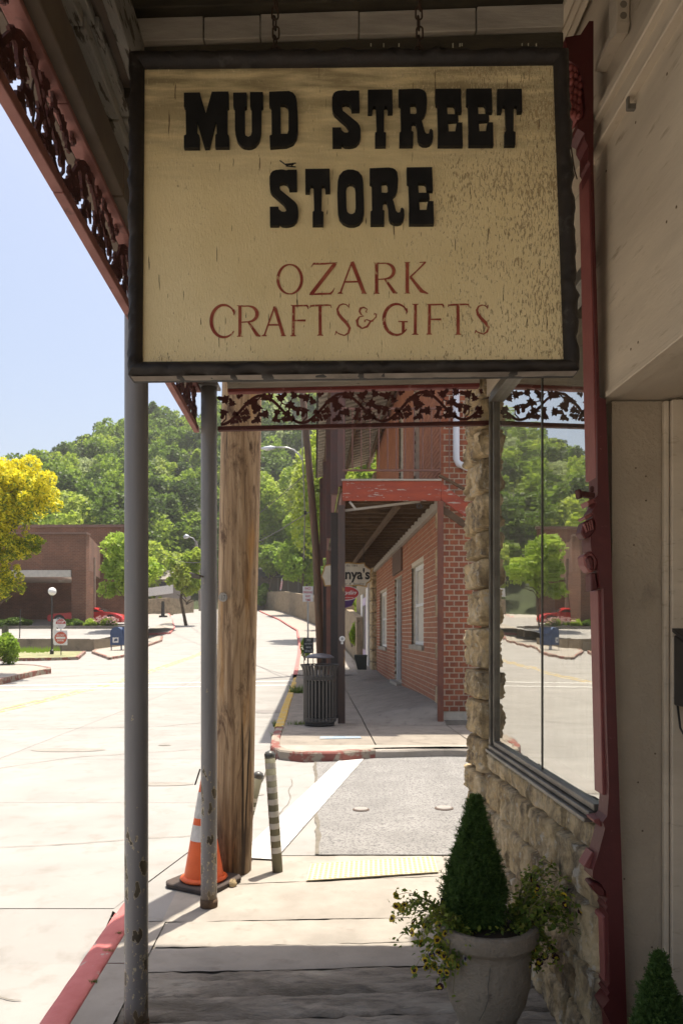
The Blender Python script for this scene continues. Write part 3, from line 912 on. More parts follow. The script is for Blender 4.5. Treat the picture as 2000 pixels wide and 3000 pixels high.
# sheet of pavement behind the far right kerb
q = MB()
ysr = [24, 30, 36, 42, 50, 58, 66, 75, 84, 92]
for a, b_ in zip(ysr, ysr[1:]):
    q.add([(road_r(a) + .07, a, gz(0, a) + .12), (road_r(a) + 2.3, a, gz(0, a) + .12), (road_r(b_) + 2.3, b_, gz(0, b_) + .12), (road_r(b_) + .07, b_, gz(0, b_) + .12)], [(0, 1, 2, 3)])
tag(q.build('pavement', WALK), kind='structure', label='pavement climbing beside the far stone wall')
q = MB(); q.prism([Vector((-.30, 10.35, .114)), Vector((.28, 10.42, .114)), Vector((.26, 10.62, .114)), Vector((-.30, 10.6, .114))], (0, 0, .004))
tag(q.build('painted_patch', mat('faded_blue_paint', (.16, .25, .34), (.33, .33, .31), rough=.7, scale=9)), kind='structure', label='faded blue paint patch at the corner ramp')

# ---- left side islands, lot, retaining wall
def island(name, pxs, h, label, top=WALK, side=REDK2, dz=0, extra=None):
    pts = [G(px, py) if not isinstance(px, Vector) else px for px, py in pxs]
    t = thing(name, None, None, pts[0]); t['kind'] = 'structure'; t['label'] = label
    n = len(pts)
    q = MB(); q.add([(p.x, p.y, gz(0, p.y) + h) for p in pts], [tuple(range(n))]); q.build('surface', top, t)
    q = MB()
    for i in range(n):
        a, b = pts[i], pts[(i + 1) % n]
        q.add([(a.x, a.y, gz(0, a.y) - .2), (b.x, b.y, gz(0, b.y) - .2), (b.x, b.y, gz(0, b.y) + h + .012), (a.x, a.y, gz(0, a.y) + h + .012)], [(0, 1, 2, 3)])
        d = Vector((b.x - a.x, b.y - a.y, 0)).normalized(); c = Vector((-d.y, d.x, 0)) * .14
        q.add([(a.x, a.y, gz(0, a.y) + h + .012), (b.x, b.y, gz(0, b.y) + h + .012), (b.x + c.x, b.y + c.y, gz(0, b.y) + h + .012), (a.x + c.x, a.y + c.y, gz(0, a.y) + h + .012)], [(0, 1, 2, 3)])
    q.build('kerb_face', side, t)
    return t
island('corner_pavement', [(-500, 2080), (-120, 2030), (0, 2008), (60, 1992), (120, 1978), (150, 1974), (148, 1969), (110, 1962), (40, 1958), (-300, 1962)], .16, 'pavement corner with red brown kerb at the left edge')
island('traffic_island', [(-200, 1940), (26, 1938), (120, 1937), (230, 1934), (252, 1915), (180, 1915), (-200, 1918)], .12, 'narrow planted island in front of the retaining wall', top=mat('dry_weeds', (.30, .27, .16), (.16, .18, .07), rough=.9, scale=3))
island('mailbox_pavement', [(320, 1934), (368, 1926), (420, 1900), (475, 1880), (478, 1868), (430, 1866), (400, 1862), (320, 1880), (268, 1915)], .10, 'pavement tongue carrying the blue mailbox')
island('upper_pavement', [(400, 1862), (500, 1858), (512, 1842), (505, 1815), (492, 1795), (440, 1795), (400, 1820)], .12, 'pavement tongue beside the climbing road', side=REDK)
lotz = lambda y: 1.12 + .075 * (y - 38.5)
q = MB(); q.add([(-70, 38.6, lotz(38.6)), (-12.9, 38.6, lotz(38.6)), (-12.0, 46, lotz(46)), (-13, 60, lotz(60)), (-70, 60, lotz(60))], [(0, 1, 2, 3, 4)])
tag(q.build('parking_lot', CONC), kind='structure', label='raised concrete parking lot by the brick building')
rw = thing('retaining_wall', 'low brown concrete retaining wall below the parking lot', 'retaining wall', (-20, 38.3, .5))
rwm = mat('brown_concrete_wall', (.24, .19, .13), (.17, .135, .095), rough=.9, scale=1.5, bmp=.4, c3=(.12, .10, .07), s3=2)
q = MB(); q.box(-70, -12.9, 38.2, 38.55, -.3, 1.22); q.build('wall_face', rwm, rw)
q = MB(); q.prism([(-12.9, 38.2, -.3), (-12.55, 38.2, -.3), (-10.9, 41.8, .3), (-11.2, 41.8, .3)], (0, 0, 1.52)); 
q = MB(); q.hexa([(-12.9, 38.21, -.3), (-12.6, 38.21, -.3), (-11.6, 42.6, .3), (-11.9, 42.6, .3), (-12.9, 38.21, 1.2), (-12.6, 38.21, 1.2), (-11.6, 42.6, 1.22), (-11.9, 42.6, 1.22)]); q.build('wall_return', rwm, rw)
q = MB(); q.box(-70, -12.4, 47.0, 47.3, 1.2, 1.95); 
t = thing('planting_bed', None, None, (-20, 47, 1.7)); t['kind'] = 'structure'; t['label'] = 'kerbed planting bed before the brick portico'
q.build('kerb_face', mat('bed_kerb', (.20, .17, .14), rough=.9), t)
q = MB(); q.box(-70, -12.4, 47.3, 48.4, 1.2, 1.93); q.build('soil', SOIL, t)

# ---- forest on the hillside: one mass
rg = np.random.default_rng(3)
Cs, Ks = [], []
cells = 0
for j in range(34):
    yy = 74 + j * 4.1
    step = 4.6 + j * .06
    x = -.62 * yy - 20
    while x < .16 * yy + 12:
        xx = x + rg.uniform(-2, 2); y2 = yy + rg.uniform(-1.6, 1.6)
        x += step
        h0 = hill(xx, y2)
        y0 = 70 + 34 * math.exp(-((xx + 12) / 16) ** 2)
        if y2 < y0 + 1: continue
        if -22 < xx < -4 and y2 < 105: continue
        r = rg.uniform(2.5, 4.3)
        n = int(420 + 52000 / y2)
        P_, k = crown_pts(rg, (xx, y2, h0 + r * rg.uniform(.8, 1.7)), (r, r, r * rg.uniform(.9, 1.3)), n, 9, lr=(.22, .45))
        Cs.append(P_)
        sp = rg.random()
        tone = .28 + .35 * noise.noise(Vector((xx * .03, y2 * .05, 2))) + rg.normal() * .28 - (.25 if sp < .12 else 0) + (.25 if sp > .86 else 0)
        Ks.append(np.clip(tone + rg.normal(size=n) * .06, 0, 1))
        cells += 1
C_ = np.concatenate(Cs); K_ = np.concatenate(Ks)
quads_obj('forest', C_, .62, rg, FOREST, tint=K_, kind='stuff', up=.3)
bpy.data.objects['forest']['label'] = 'dense green woodland covering the hillside'
#print('forest trees', cells, 'quads', len(C_))
# ================================================================ THE STOREFRONT (right)
shop = thing('storefront', 'cream and limestone storefront with big window along the right of the porch', 'storefront', (1.0, 2.6, 0))
def WX(y, off=0): return 1.02 - .04 * y + off
def wbox(mb, y0, y1, z0, z1, t0, t1):
    """box along the shop wall; t = distance out from the wall face (negative towards the street)"""
    return mb.hexa([(WX(y0) + t0, y0, z0), (WX(y0) + t1, y0, z0), (WX(y1) + t1, y1, z0), (WX(y1) + t0, y1, z0),
                    (WX(y0) + t0, y0, z1), (WX(y0) + t1, y0, z1), (WX(y1) + t1, y1, z1), (WX(y1) + t0, y1, z1)])
# backing masonry
q = MB(); wbox(q, 2.72, 4.30, -.1, .90, .05, .30); q.build('mortar_backing', mat('wall_mortar', (.36, .28, .18), (.26, .19, .12), rough=.95, scale=5, bmp=.8), shop)
q = MB(); wbox(q, 4.32, 4.78, -.1, 3.4, .06, .45); q.build('mortar_backing', mat('wall_mortar', (.3, .24, .16)), shop)
def rock(y0, y1, z0, z1, depth, seed, amp=.03, nu=10, nv=8, out=.0, ends=False, name='stone'):
    """rock-faced block standing proud of the wall"""
    q = MB()
    def fn(u, v):
        y = y0 + (y1 - y0) * u; z = z0 + (z1 - z0) * v
        ed = min(u, 1 - u) * (y1 - y0); ez = min(v, 1 - v) * (z1 - z0)
        e = min(1, min(ed, ez) / .016)
        e = math.sqrt(max(0, 1 - (1 - e) ** 2))
        p = Vector((y * 7, z * 7, seed * 3.7))
        bul = (out + amp * (.75 + 1.0 * noise.noise(p * 1.3) + .75 * noise.noise(p * 3.1) + .55 * (1 - 2 * abs(noise.noise(p * 6.5))) + .25 * noise.noise(p * 14))) * e
        jy = .010 * noise.noise(Vector((z * 9, seed, u * 2))) * (1 if u in (0, 1) else 0)
        x = WX(y) + depth * (1 - e) - bul
        return (x, y + jy, z + .008 * noise.noise(Vector((y * 9, seed, v * 2))))
    q.grid(fn, nu, nv)
    if ends:
        def fe(u, v):           # the end face towards the camera
            a = fn(0, v)
            return (a[0] + (WX(y0) + .3 - a[0]) * u, a[1] - .01 * math.sin(u * 3), a[2])
        q.grid(fe, 4, nv)
        def fb(u, v):
            a = fn(u, 0); return (a[0] + .3 * v, a[1], a[2])
        q.grid(fb, nu, 2)
        def ft(u, v):
            a = fn(u, 1); return (a[0] + .3 * v, a[1], a[2])
        q.grid(ft, nu, 2)
    return q.build(name, STONE, shop, smooth=True)
rr = random.Random(11)
zr = [-.02, .16, .37, .60, .80, .905]
for r_ in range(len(zr) - 1):
    y = 2.70 - rr.uniform(0, .1)
    while y < 4.3:
        L = rr.uniform(.22, .42) * (1 if r_ < 4 else 1.3)
        y2 = min(y + L, 4.34)
        if 4.34 - y2 < .1: y2 = 4.34
        rock(max(y, 2.66), y2 - .012, zr[r_] + .006, zr[r_ + 1] - .004, .022, rr.random() * 50, .016 if r_ < 4 else .010, 26, 18)
        y = y2
z = -.02
k = 0
while z < 3.2:
    h = rr.uniform(.15, .27)
    o_ = rr.uniform(.0, .025)
    rock(4.345 + rr.uniform(-.008, .01), 4.82 + rr.uniform(-.02, .05), z + .004, z + h - .004, .07, k * 7.3, .024, 26, 18, o_ * .6, True)
    z += h; k += 1
# window frame, sill, glass
def GX(y): return 1.007 - .03 * y
win = MB(); fr = MB()
def gbox(mb, y0, y1, z0, z1, t0, t1):
    return mb.hexa([(GX(y0) + t0, y0, z0), (GX(y0) + t1, y0, z0), (GX(y1) + t1, y1, z0), (GX(y1) + t0, y1, z0),
                    (GX(y0) + t0, y0, z1), (GX(y0) + t1, y0, z1), (GX(y1) + t1, y1, z1), (GX(y1) + t0, y1, z1)])
for (y0, y1, z0, z1, t0, t1) in ((4.25, 4.272, .97, 2.93, -.018, .03), (4.274, 4.31, .95, 2.95, -.008, .03), (4.312, 4.342, .94, 2.96, -.026, .04)):
    q = MB(); gbox(q, y0, y1, z0, z1, t0, t1); q.build('window_jamb', ALU, shop, bev=.002)
for (z0, z1, t0, t1) in ((.912, .928, -.055, .05), (.930, .950, -.038, .05), (.953, .978, -.020, .05), (2.90, 2.95, -.04, .04)):
    q = MB(); gbox(q, 2.70, 4.248 if z0 > .94 else 4.30, z0, z1, t0, t1); q.build('window_sill' if z0 < 2 else 'window_head', ALU, shop, bev=.002)
for (y0, y1) in ((2.66, 3.384), (3.392, 4.26)):
    q = MB(); q.add([(GX(y0), y0, .97), (GX(y1), y1, .97), (GX(y1), y1, 2.92), (GX(y0), y0, 2.92)], [(0, 1, 2, 3)]); q.build('window_pane', GLASS, shop)
q = MB(); gbox(q, 3.383, 3.393, .97, 2.92, -.004, .006); q.build('pane_joint', mat('dark_joint_strip', (.07, .06, .045), rough=.4), shop)
cst = thing('display_castle', 'grey cut out castle battlements standing inside the shop window', 'display', (1.15, 4.0, .5))
q = MB(); zt_ = [1.55, 1.55, 1.42, 1.42, 1.55, 1.55, 1.42, 1.42, 1.72, 1.72, 1.60, 1.60, 1.86, 1.86, 1.72, 1.72, 1.86, 1.86]
q.prism([(1.16, 3.55, .5)] + [(1.16, 3.55 + .055 * k, z) for k, z in enumerate(zt_)] + [(1.16, 4.485, .5)], (.03, 0, 0)); q.build('battlement_board', mat('castle_grey', (.45, .43, .39), (.34, .32, .29), rough=.9, scale=7), cst)
# room behind the glass
q = MB(); q.box(4.2, 4.25, 2.75, 4.7, -.1, 3.3); q.box(.98, 4.2, 4.72, 4.76, -.1, 3.3); q.box(1.3, 4.2, 2.62, 2.66, -.1, 3.3); q.box(.98, 4.2, 2.75, 4.7, 3.2, 3.25); q.build('room_wall', mat('shop_room_wall', (.20, .17, .12), rough=.9), shop)
q = MB(); q.box(.99, 4.2, 2.75, 4.7, .45, .5); q.build('display_floor', mat('display_floor_board', (.16, .12, .08), rough=.8), shop)
# header siding above the window and the wall above the entry
HD = MB(); wbox(HD, 2.705, 4.33, 2.955, 3.28, -.01, .2); HD.build('window_header', CREAM, shop)
q = MB(); wbox(q, -4, 2.70, 2.41, 3.29, .0, .25); q.build('entry_header', CREAM, shop)
q = MB(); wbox(q, -4, 4.8, 3.38, 4.3, .0, .25); q.build('upper_wall', CREAM, shop)
q = MB(); wbox(q, -4, 2.68, 3.292, 3.378, -.022, .02); q.build('trim_board', CREAM, shop, bev=.003)
q = MB(); wbox(q, -4, 2.68, 3.36, 3.395, -.045, .02); q.build('trim_cap', CREAM, shop, bev=.004)
q = MB(); wbox(q, -4, 2.7, 3.285, 3.300, -.030, .02); q.build('trim_bead', CREAM, shop, bev=.003)
q = MB(); wbox(q, -4, 2.58, 2.405, 2.425, -.012, .05); q.build('edge_bead', CREAM, shop, bev=.003)
q = MB(); wbox(q, -4, .0, -.1, 2.41, .0, .25); q.build('front_wall', CREAM, shop)
# recess: side wall facing the camera, soffit, back wall
q = MB(); q.box(.945, 2.6, 2.625, 2.70, -.1, 2.405); q.build('recess_wall', STUCCO, shop)
q = MB(); q.box(1.10, 2.6, -1.0, 2.62, 2.412, 2.47); q.build('recess_soffit', CREAM, shop)
q = MB(); q.box(2.6, 2.7, -1.0, 2.7, -.1, 2.5); q.build('recess_back_wall', STUCCO, shop)
# door casing at the right edge
for (x0, x1, y0) in ((1.118, 1.135, 2.60), (1.138, 1.180, 2.585), (1.183, 1.20, 2.60), (1.20, 1.5, 2.615)):
    q = MB(); q.box(x0, x1, y0, 2.624, 0, 2.40); q.build('door_casing', CREAM, shop, bev=.003)
# conduit / perforated strap fixture high on the wall
fx = thing('strap_fixture', 'cream painted perforated metal fixture high on the wall', 'bracket', (WX(2.55), 2.5, 3.7))
q = MB()
A_, B_ = P(1812, -60, 2.44), P(1812, 92, 2.44)
q.box(A_.x - .022, A_.x + .022, 2.40, 2.47, B_.z, A_.z); q.build('strap', CREAM, fx, bev=.004)
q = MB(); q.hexa([(A_.x - .022, 2.40, B_.z - .035), (A_.x + .014, 2.40, B_.z - .035), (A_.x + .022, 2.47, B_.z - .01), (A_.x - .022, 2.47, B_.z - .01), (A_.x - .022, 2.40, B_.z), (A_.x + .022, 2.40, B_.z), (A_.x + .022, 2.47, B_.z), (A_.x - .022, 2.47, B_.z)]); q.build('strap_foot', CREAM, fx)
for i in range(4):
    q = MB(); q.tube([(A_.x, 2.398, B_.z + .02 + i * .036), (A_.x, 2.402, B_.z + .02 + i * .036)], .011, 12); q.build('hole', mat('strap_hole', (.22, .18, .13), rough=.9), fx)
q = MB(); q.box(A_.x - .022, A_.x + .02, 2.47, 2.60, B_.z - .01, B_.z + .01); q.build('arm', CREAM, fx)
nb = P(1849, 292, 2.372)
hk = thing('cable_clip', 'small dark metal clip on the cream trim board high at the right', 'clip', nb)
q = MB(); q.box(nb.x - .010, nb.x + .018, 2.362, 2.378, nb.z - .034, nb.z - .016); q.box(nb.x - .016, nb.x - .008, 2.362, 2.378, nb.z - .034, nb.z + .012); q.build('clip_plate', GROOVE, hk, bev=.002)
wr2 = thing('hanging_wire', 'thin dark wire dangling beside the pilaster next to the sign', 'wire', P(1672, 440, 2.7))
q = MB(); q.tube([P(1672, 430, 2.7), P(1676, 455, 2.7), P(1683, 500, 2.7), P(1690, 524, 2.7)], .0025, 5); q.build('strand', CHAIN, wr2, smooth=True)
rn = random.Random(3)
for i in range(9):
    y = rn.uniform(2.0, 2.66); z = rn.choice([2.50, 2.78, 3.10, 3.20]) + rn.uniform(-.01, .01)
    q = MB(); q.tube([(WX(y) - .0012, y, z), (WX(y) + .001, y, z)], .004, 6); q.build('nail_head', mat('rusty_nail', (.14, .09, .05), rough=.8), shop)
for i in range(9):
    x = rn.uniform(.97, 1.10); z = rn.uniform(.3, 2.3)
    q = MB(); q.tube([(x, 2.6235, z), (x, 2.626, z)], .0035, 6); q.build('nail_head', mat('rusty_nail', (.14, .09, .05)), shop)
# pilaster: board with scrolled profile
pl = thing('pilaster', 'dark red carved wooden pilaster beside the shop window', 'pilaster', (.93, 2.6, 0))
YP = 2.585
prof = [(1655, 108), (1663, 174), (1692, 193), (1709, 241), (1715, 321), (1711, 343), (1690, 359), (1691, 375), (1711, 388), (1711, 405), (1722, 425), (1722, 470),
        (1728, 480), (1731, 600), (1736, 800), (1744, 1000), (1748, 1200), (1750, 1408), (1750, 1451), (1741, 1460), (1747, 1471), (1743, 1485), (1733, 1499), (1738, 1509), (1745, 1533),
        (1744, 1553), (1730, 1572), (1729, 1590), (1732, 1613), (1750, 1638), (1757, 1720), (1767, 1723), (1771, 1900), (1776, 2100), (1783, 2300), (1782, 2342), (1778, 2392), (1765, 2410), (1772, 2428),
        (1754, 2496), (1736, 2553), (1735, 2574), (1760, 2589), (1778, 2621), (1779, 2636), (1773, 2645), (1779, 2657), (1775, 2668), (1781, 2681), (1785, 2883), (1778, 2895), (1785, 2910), (1778, 2919),
        (1785, 2931), (1766, 2955), (1770, 2965), (1788, 3000), (1795, 3100)]
def rx(y): return 1738 + (y - 108) * (1836 - 1738) / (2990 - 108)
left = [P(x, y, YP) for x, y in prof]
right = [P(rx(y) if y > 1164 else min(rx(y), 1760), y, YP) for y in (3100, 2400, 1800, 1170)] + [P(1756, 1164, YP), P(1738, 500, YP), P(1738, 60, YP), P(1725, 60, YP), P(1700, 100, YP)]
ext = Vector((-.004 * .09, .09, 0)) * 1.0
q = MB(); q.prism(left + right, ext); ob = q.build('profile_board', PILRED, pl)
# raised pieces along the profile, lighter pinkish red faces
def pil_piece(pxs, Y0, dy, name, m=PINKRED, bev=.002):
    q = MB(); q.prism([P(x, y, Y0) for x, y in pxs], (-.001, dy, 0)); return q.build(name, m, pl, bev=bev)
pil_piece([(1717, 500), (1727, 490), (1748, 1400), (1737, 1400)], 2.63, .08, 'fluted_strip')
pil_piece([(1724, 520), (1735, 510), (1754, 1400), (1745, 1400)], 2.60, .08, 'fluted_strip')
pil_piece([(1750, 1730), (1760, 1726), (1776, 2330), (1764, 2330)], 2.62, .08, 'fluted_strip')
pil_piece([(1765, 2690), (1775, 2684), (1782, 2880), (1770, 2880)], 2.62, .08, 'fluted_strip')
pil_piece([(1719, 1468), (1742, 1459), (1747, 1471), (1724, 1482)], 2.60, .07, 'moulding')
pil_piece([(1710, 1515), (1732, 1501), (1738, 1509), (1716, 1522)], 2.60, .07, 'moulding')
pil_piece([(1701, 1562), (1709, 1530), (1736, 1517), (1746, 1540), (1742, 1560), (1728, 1573), (1712, 1578)], 2.60, .06, 'scroll', PILRED, .004)
for i in range(4): pil_piece([(1710 + i * 7, 1534 - i * 3), (1714 + i * 7, 1532 - i * 3), (1722 + i * 6, 1556 - i * 2), (1718 + i * 6, 1560 - i * 2)], 2.588, .02, 'flute')
pil_piece([(1708, 1626), (1732, 1616), (1748, 1626), (1752, 1650), (1742, 1675), (1728, 1678), (1712, 1655)], 2.60, .07, 'scroll', PINKRED, .006)
pil_piece([(1716, 1636), (1730, 1624), (1740, 1640), (1740, 1672), (1726, 1668)], 2.588, .03, 'scroll', PILRED, .006)
pil_piece([(1730, 1680), (1744, 1678), (1752, 1726), (1731, 1733)], 2.60, .06, 'scroll', PILRED, .004)
pil_piece([(1738, 2402), (1775, 2396), (1768, 2428), (1742, 2412)], 2.62, .08, 'moulding')
pil_piece([(1709, 2540), (1734, 2496), (1752, 2506), (1736, 2552)], 2.62, .06, 'carved_panel')
pil_piece([(1725, 2590), (1740, 2585), (1770, 2600), (1776, 2630), (1750, 2625)], 2.60, .06, 'scroll', PILRED, .006)
# carved fan under the capital
q = MB()
for i in range(7):
    for j in range(3):
        p = P(1672 + j * 12 + 3 * math.sin(i), 195 + i * 22 + j * 6, 2.60)
        q.lathe([(.002, -.012), (.008, -.008), (.010, .0), (.008, .008), (.002, .012)], p, 7)
q.build('carved_fan', mat('carved_bright_red', (.34, .09, .07), (.18, .04, .035), rough=.6, scale=30), pl, smooth=True, kind='stuff')
pil_piece([(1664, 182), (1690, 195), (1708, 245), (1712, 330), (1690, 352), (1672, 330), (1664, 250)], 2.612, .05, 'fan_panel', mat('fan_red', (.28, .07, .055), (.2, .045, .04), rough=.6))
# red latch rod
lt = thing('iron_bar', 'short dark iron bar with square head sticking out of the pilaster', 'iron bar', P(1720, 1450, 2.58))
q = MB(); q.bar(P(1738, 1453, 2.575), P(1697, 1447, 2.56), .022, .019); q.build('rod', IRONRED, lt, bev=.003)
q = MB(); q.bar(P(1700, 1447, 2.56), P(1689, 1449, 2.555), .024, .032); q.build('head', IRONRED, lt, bev=.004)
q = MB(); q.bar(P(1733, 1425, 2.57), P(1733, 1442, 2.57), .014, .014); q.build('knob', IRONRED, lt, bev=.004)
# mailbox
mx_ = thing('mailbox', 'black wall mailbox with two newspaper hooks on the door frame', 'mailbox', (1.14, 2.5, 1.4))
q = MB()
x0, yb, yf = P(1964, 1900, 2.612).x, 2.612, 2.47
q.prism([(x0, yb, 1.595), (x0, yb, 1.345), (x0, yf, 1.345), (x0, yf, 1.55)], (.22, 0, 0)); q.build('body', STEELBLK, mx_, bev=.004)
q = MB(); q.prism([(x0 - .006, yb, 1.62), (x0 - .006, yb, 1.605), (x0 - .006, yf - .012, 1.553), (x0 - .006, yf - .012, 1.566)], (.235, 0, 0)); q.build('lid', STEELBLK, mx_, bev=.002)
for dx in (.01, .07):
    q = MB(); q.tube([(x0 + dx, 2.58, 1.345), (x0 + dx, 2.56, 1.27), (x0 + dx + .004, 2.52, 1.235), (x0 + dx + .03, 2.47, 1.235), (x0 + dx + .034, 2.455, 1.27)], .004, 6); q.build('hook', STEELBLK, mx_, smooth=True)

# ================================================================ THE PORCH
porch = thing('porch_roof', 'weathered timber porch roof with grey painted beams over the sidewalk', 'porch', (-.7, 3, 3))
def LX(c, y): return c - .04 * y
def lbox(name, c0, c1, y0, y1, z0, z1, m, bev=.003, parent=porch):
    q = MB(); q.hexa([(LX(c0, y0), y0, z0), (LX(c1, y0), y0, z0), (LX(c1, y1), y1, z0), (LX(c0, y1), y1, z0), (LX(c0, y0), y0, z1), (LX(c1, y0), y0, z1), (LX(c1, y1), y1, z1), (LX(c0, y1), y1, z1)])
    return q.build(name, m, parent, bev=bev)
yc = [-1.6, -.5, .95, 1.62, 2.45, 3.3, 4.40]
for a, b_ in zip(yc, yc[1:]):
    lbox('beam_board', -.690, -.612, a + .003, b_ - .003, 3.02, 3.148, BROWNB)
yc = [-1.6, -.4, 1.35, 1.93, 2.28, 3.2, 4.40]
for i, (a, b_) in enumerate(zip(yc, yc[1:])):
    lbox('peeling_board', -.700, -.585 + .004 * (i % 2), a + .003, b_ - .003, 3.152, 3.19, GREYB)
    lbox('peeling_board', -.700, -.560 - .004 * (i % 3), a + .05, b_ + .045, 3.193, 3.225, GREYB)
lbox('inner_beam', -.700, -.535, -1.6, 4.40, 3.23, 3.34, BROWNB)
# rafter run just inside, light face
lbox('edge_board', -.530, -.500, -1.6, 2.30, 3.20, 3.36, GREYB)
# cross beam built of stacked boards, rising to the wall
def cbox(name, y0, y1, zl0, zl1, m, xl=-.66, xr=.78, rise=.05, bev=.003):
    q = MB(); q.hexa([(xl, y0, zl0), (xr, y0, zl0 + rise), (xr, y1, zl0 + rise), (xl, y1, zl0), (xl, y0, zl1), (xr, y0, zl1 + rise), (xr, y1, zl1 + rise), (xl, y1, zl1)])
    return q.build(name, m, porch, bev=bev)
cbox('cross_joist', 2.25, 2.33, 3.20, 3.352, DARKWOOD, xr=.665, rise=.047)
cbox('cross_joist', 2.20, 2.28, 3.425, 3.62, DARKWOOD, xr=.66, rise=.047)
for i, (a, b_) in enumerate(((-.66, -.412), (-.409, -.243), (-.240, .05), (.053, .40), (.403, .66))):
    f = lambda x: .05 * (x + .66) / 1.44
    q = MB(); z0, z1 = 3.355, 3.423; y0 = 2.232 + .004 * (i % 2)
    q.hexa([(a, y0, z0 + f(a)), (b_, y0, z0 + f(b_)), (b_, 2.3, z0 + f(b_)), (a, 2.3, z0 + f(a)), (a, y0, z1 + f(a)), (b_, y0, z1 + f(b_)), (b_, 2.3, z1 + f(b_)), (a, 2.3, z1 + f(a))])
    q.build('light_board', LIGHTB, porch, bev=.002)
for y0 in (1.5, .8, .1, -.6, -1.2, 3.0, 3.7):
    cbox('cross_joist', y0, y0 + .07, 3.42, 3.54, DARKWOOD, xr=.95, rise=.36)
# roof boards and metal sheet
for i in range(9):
    y0 = -1.6 + i * .67  # roof cut short out of view so the sunlit walk lights the sign
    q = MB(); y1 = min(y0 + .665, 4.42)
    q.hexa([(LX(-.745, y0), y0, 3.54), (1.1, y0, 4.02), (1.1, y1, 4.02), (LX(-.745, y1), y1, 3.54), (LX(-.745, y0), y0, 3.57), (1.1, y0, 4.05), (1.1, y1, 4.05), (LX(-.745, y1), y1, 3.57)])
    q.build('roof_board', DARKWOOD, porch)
lbox('fascia', -.742, -.706, -1.6, 4.42, 3.02, 3.60, BROWNB)
# crown box along the wall
def wmould(c0, c1, y0, y1, z0, z1):
    q = MB(); q.hexa([(LX(c0, y0), y0, z0), (LX(c1, y0), y0, z0), (LX(c1, y1), y1, z0), (LX(c0, y1), y1, z0), (LX(c0, y0), y0, z1), (LX(c1, y0), y0, z1), (LX(c1, y1), y1, z1), (LX(c0, y1), y1, z1)])
    q.build('wall_moulding', CREAM, porch, bev=.004)
wmould(.905, .935, -1.6, 2.90, 3.84, 3.90); wmould(.937, .968, -1.6, 2.92, 3.855, 3.92); wmould(.970, 1.0, -1.6, 2.95, 3.87, 3.94)
# far beam
ZB = 3.00
def FX0(u): return -.735 + (1.66) * u          # along the far beam
def fbox(name, y0, y1, z0, z1, m, xa=-.66, xb=.80, slope=.022, bev=.002):
    q = MB(); f = lambda x: slope * (x + .7)
    q.hexa([(xa, y0, z0 + f(xa)), (xb, y0, z0 + f(xb)), (xb, y1, z0 + f(xb)), (xa, y1, z0 + f(xa)), (xa, y0, z1 + f(xa)), (xb, y0, z1 + f(xb)), (xb, y1, z1 + f(xb)), (xa, y1, z1 + f(xa))])
    return q.build(name, m, porch, bev=bev)
fbox('far_beam', 4.34, 4.42, 3.008, 3.40, mat('far_beam_paint', (.40, .35, .28), (.33, .29, .23), rough=.8, scale=4, bmp=.4, stretch=(1, 1, 3), c3=(.15, .12, .09), s3=12, l3=.64, h3=.7))
q = MB(); q.prism([(-.70, 4.37, 3.402), (.95, 4.37, 3.438), (.95, 4.37, 3.97), (-.70, 4.37, 3.55)], (0, .03, 0)); q.build('gap_filler_board', BROWNB, porch)  # unseen board added to block sun between the far beam and the roof
fbox('far_beam_lip', 4.325, 4.34, 3.03, 3.05, LIGHTB)
fbox('far_rail', 4.35, 4.40, 2.987, 3.006, REDTRIM)
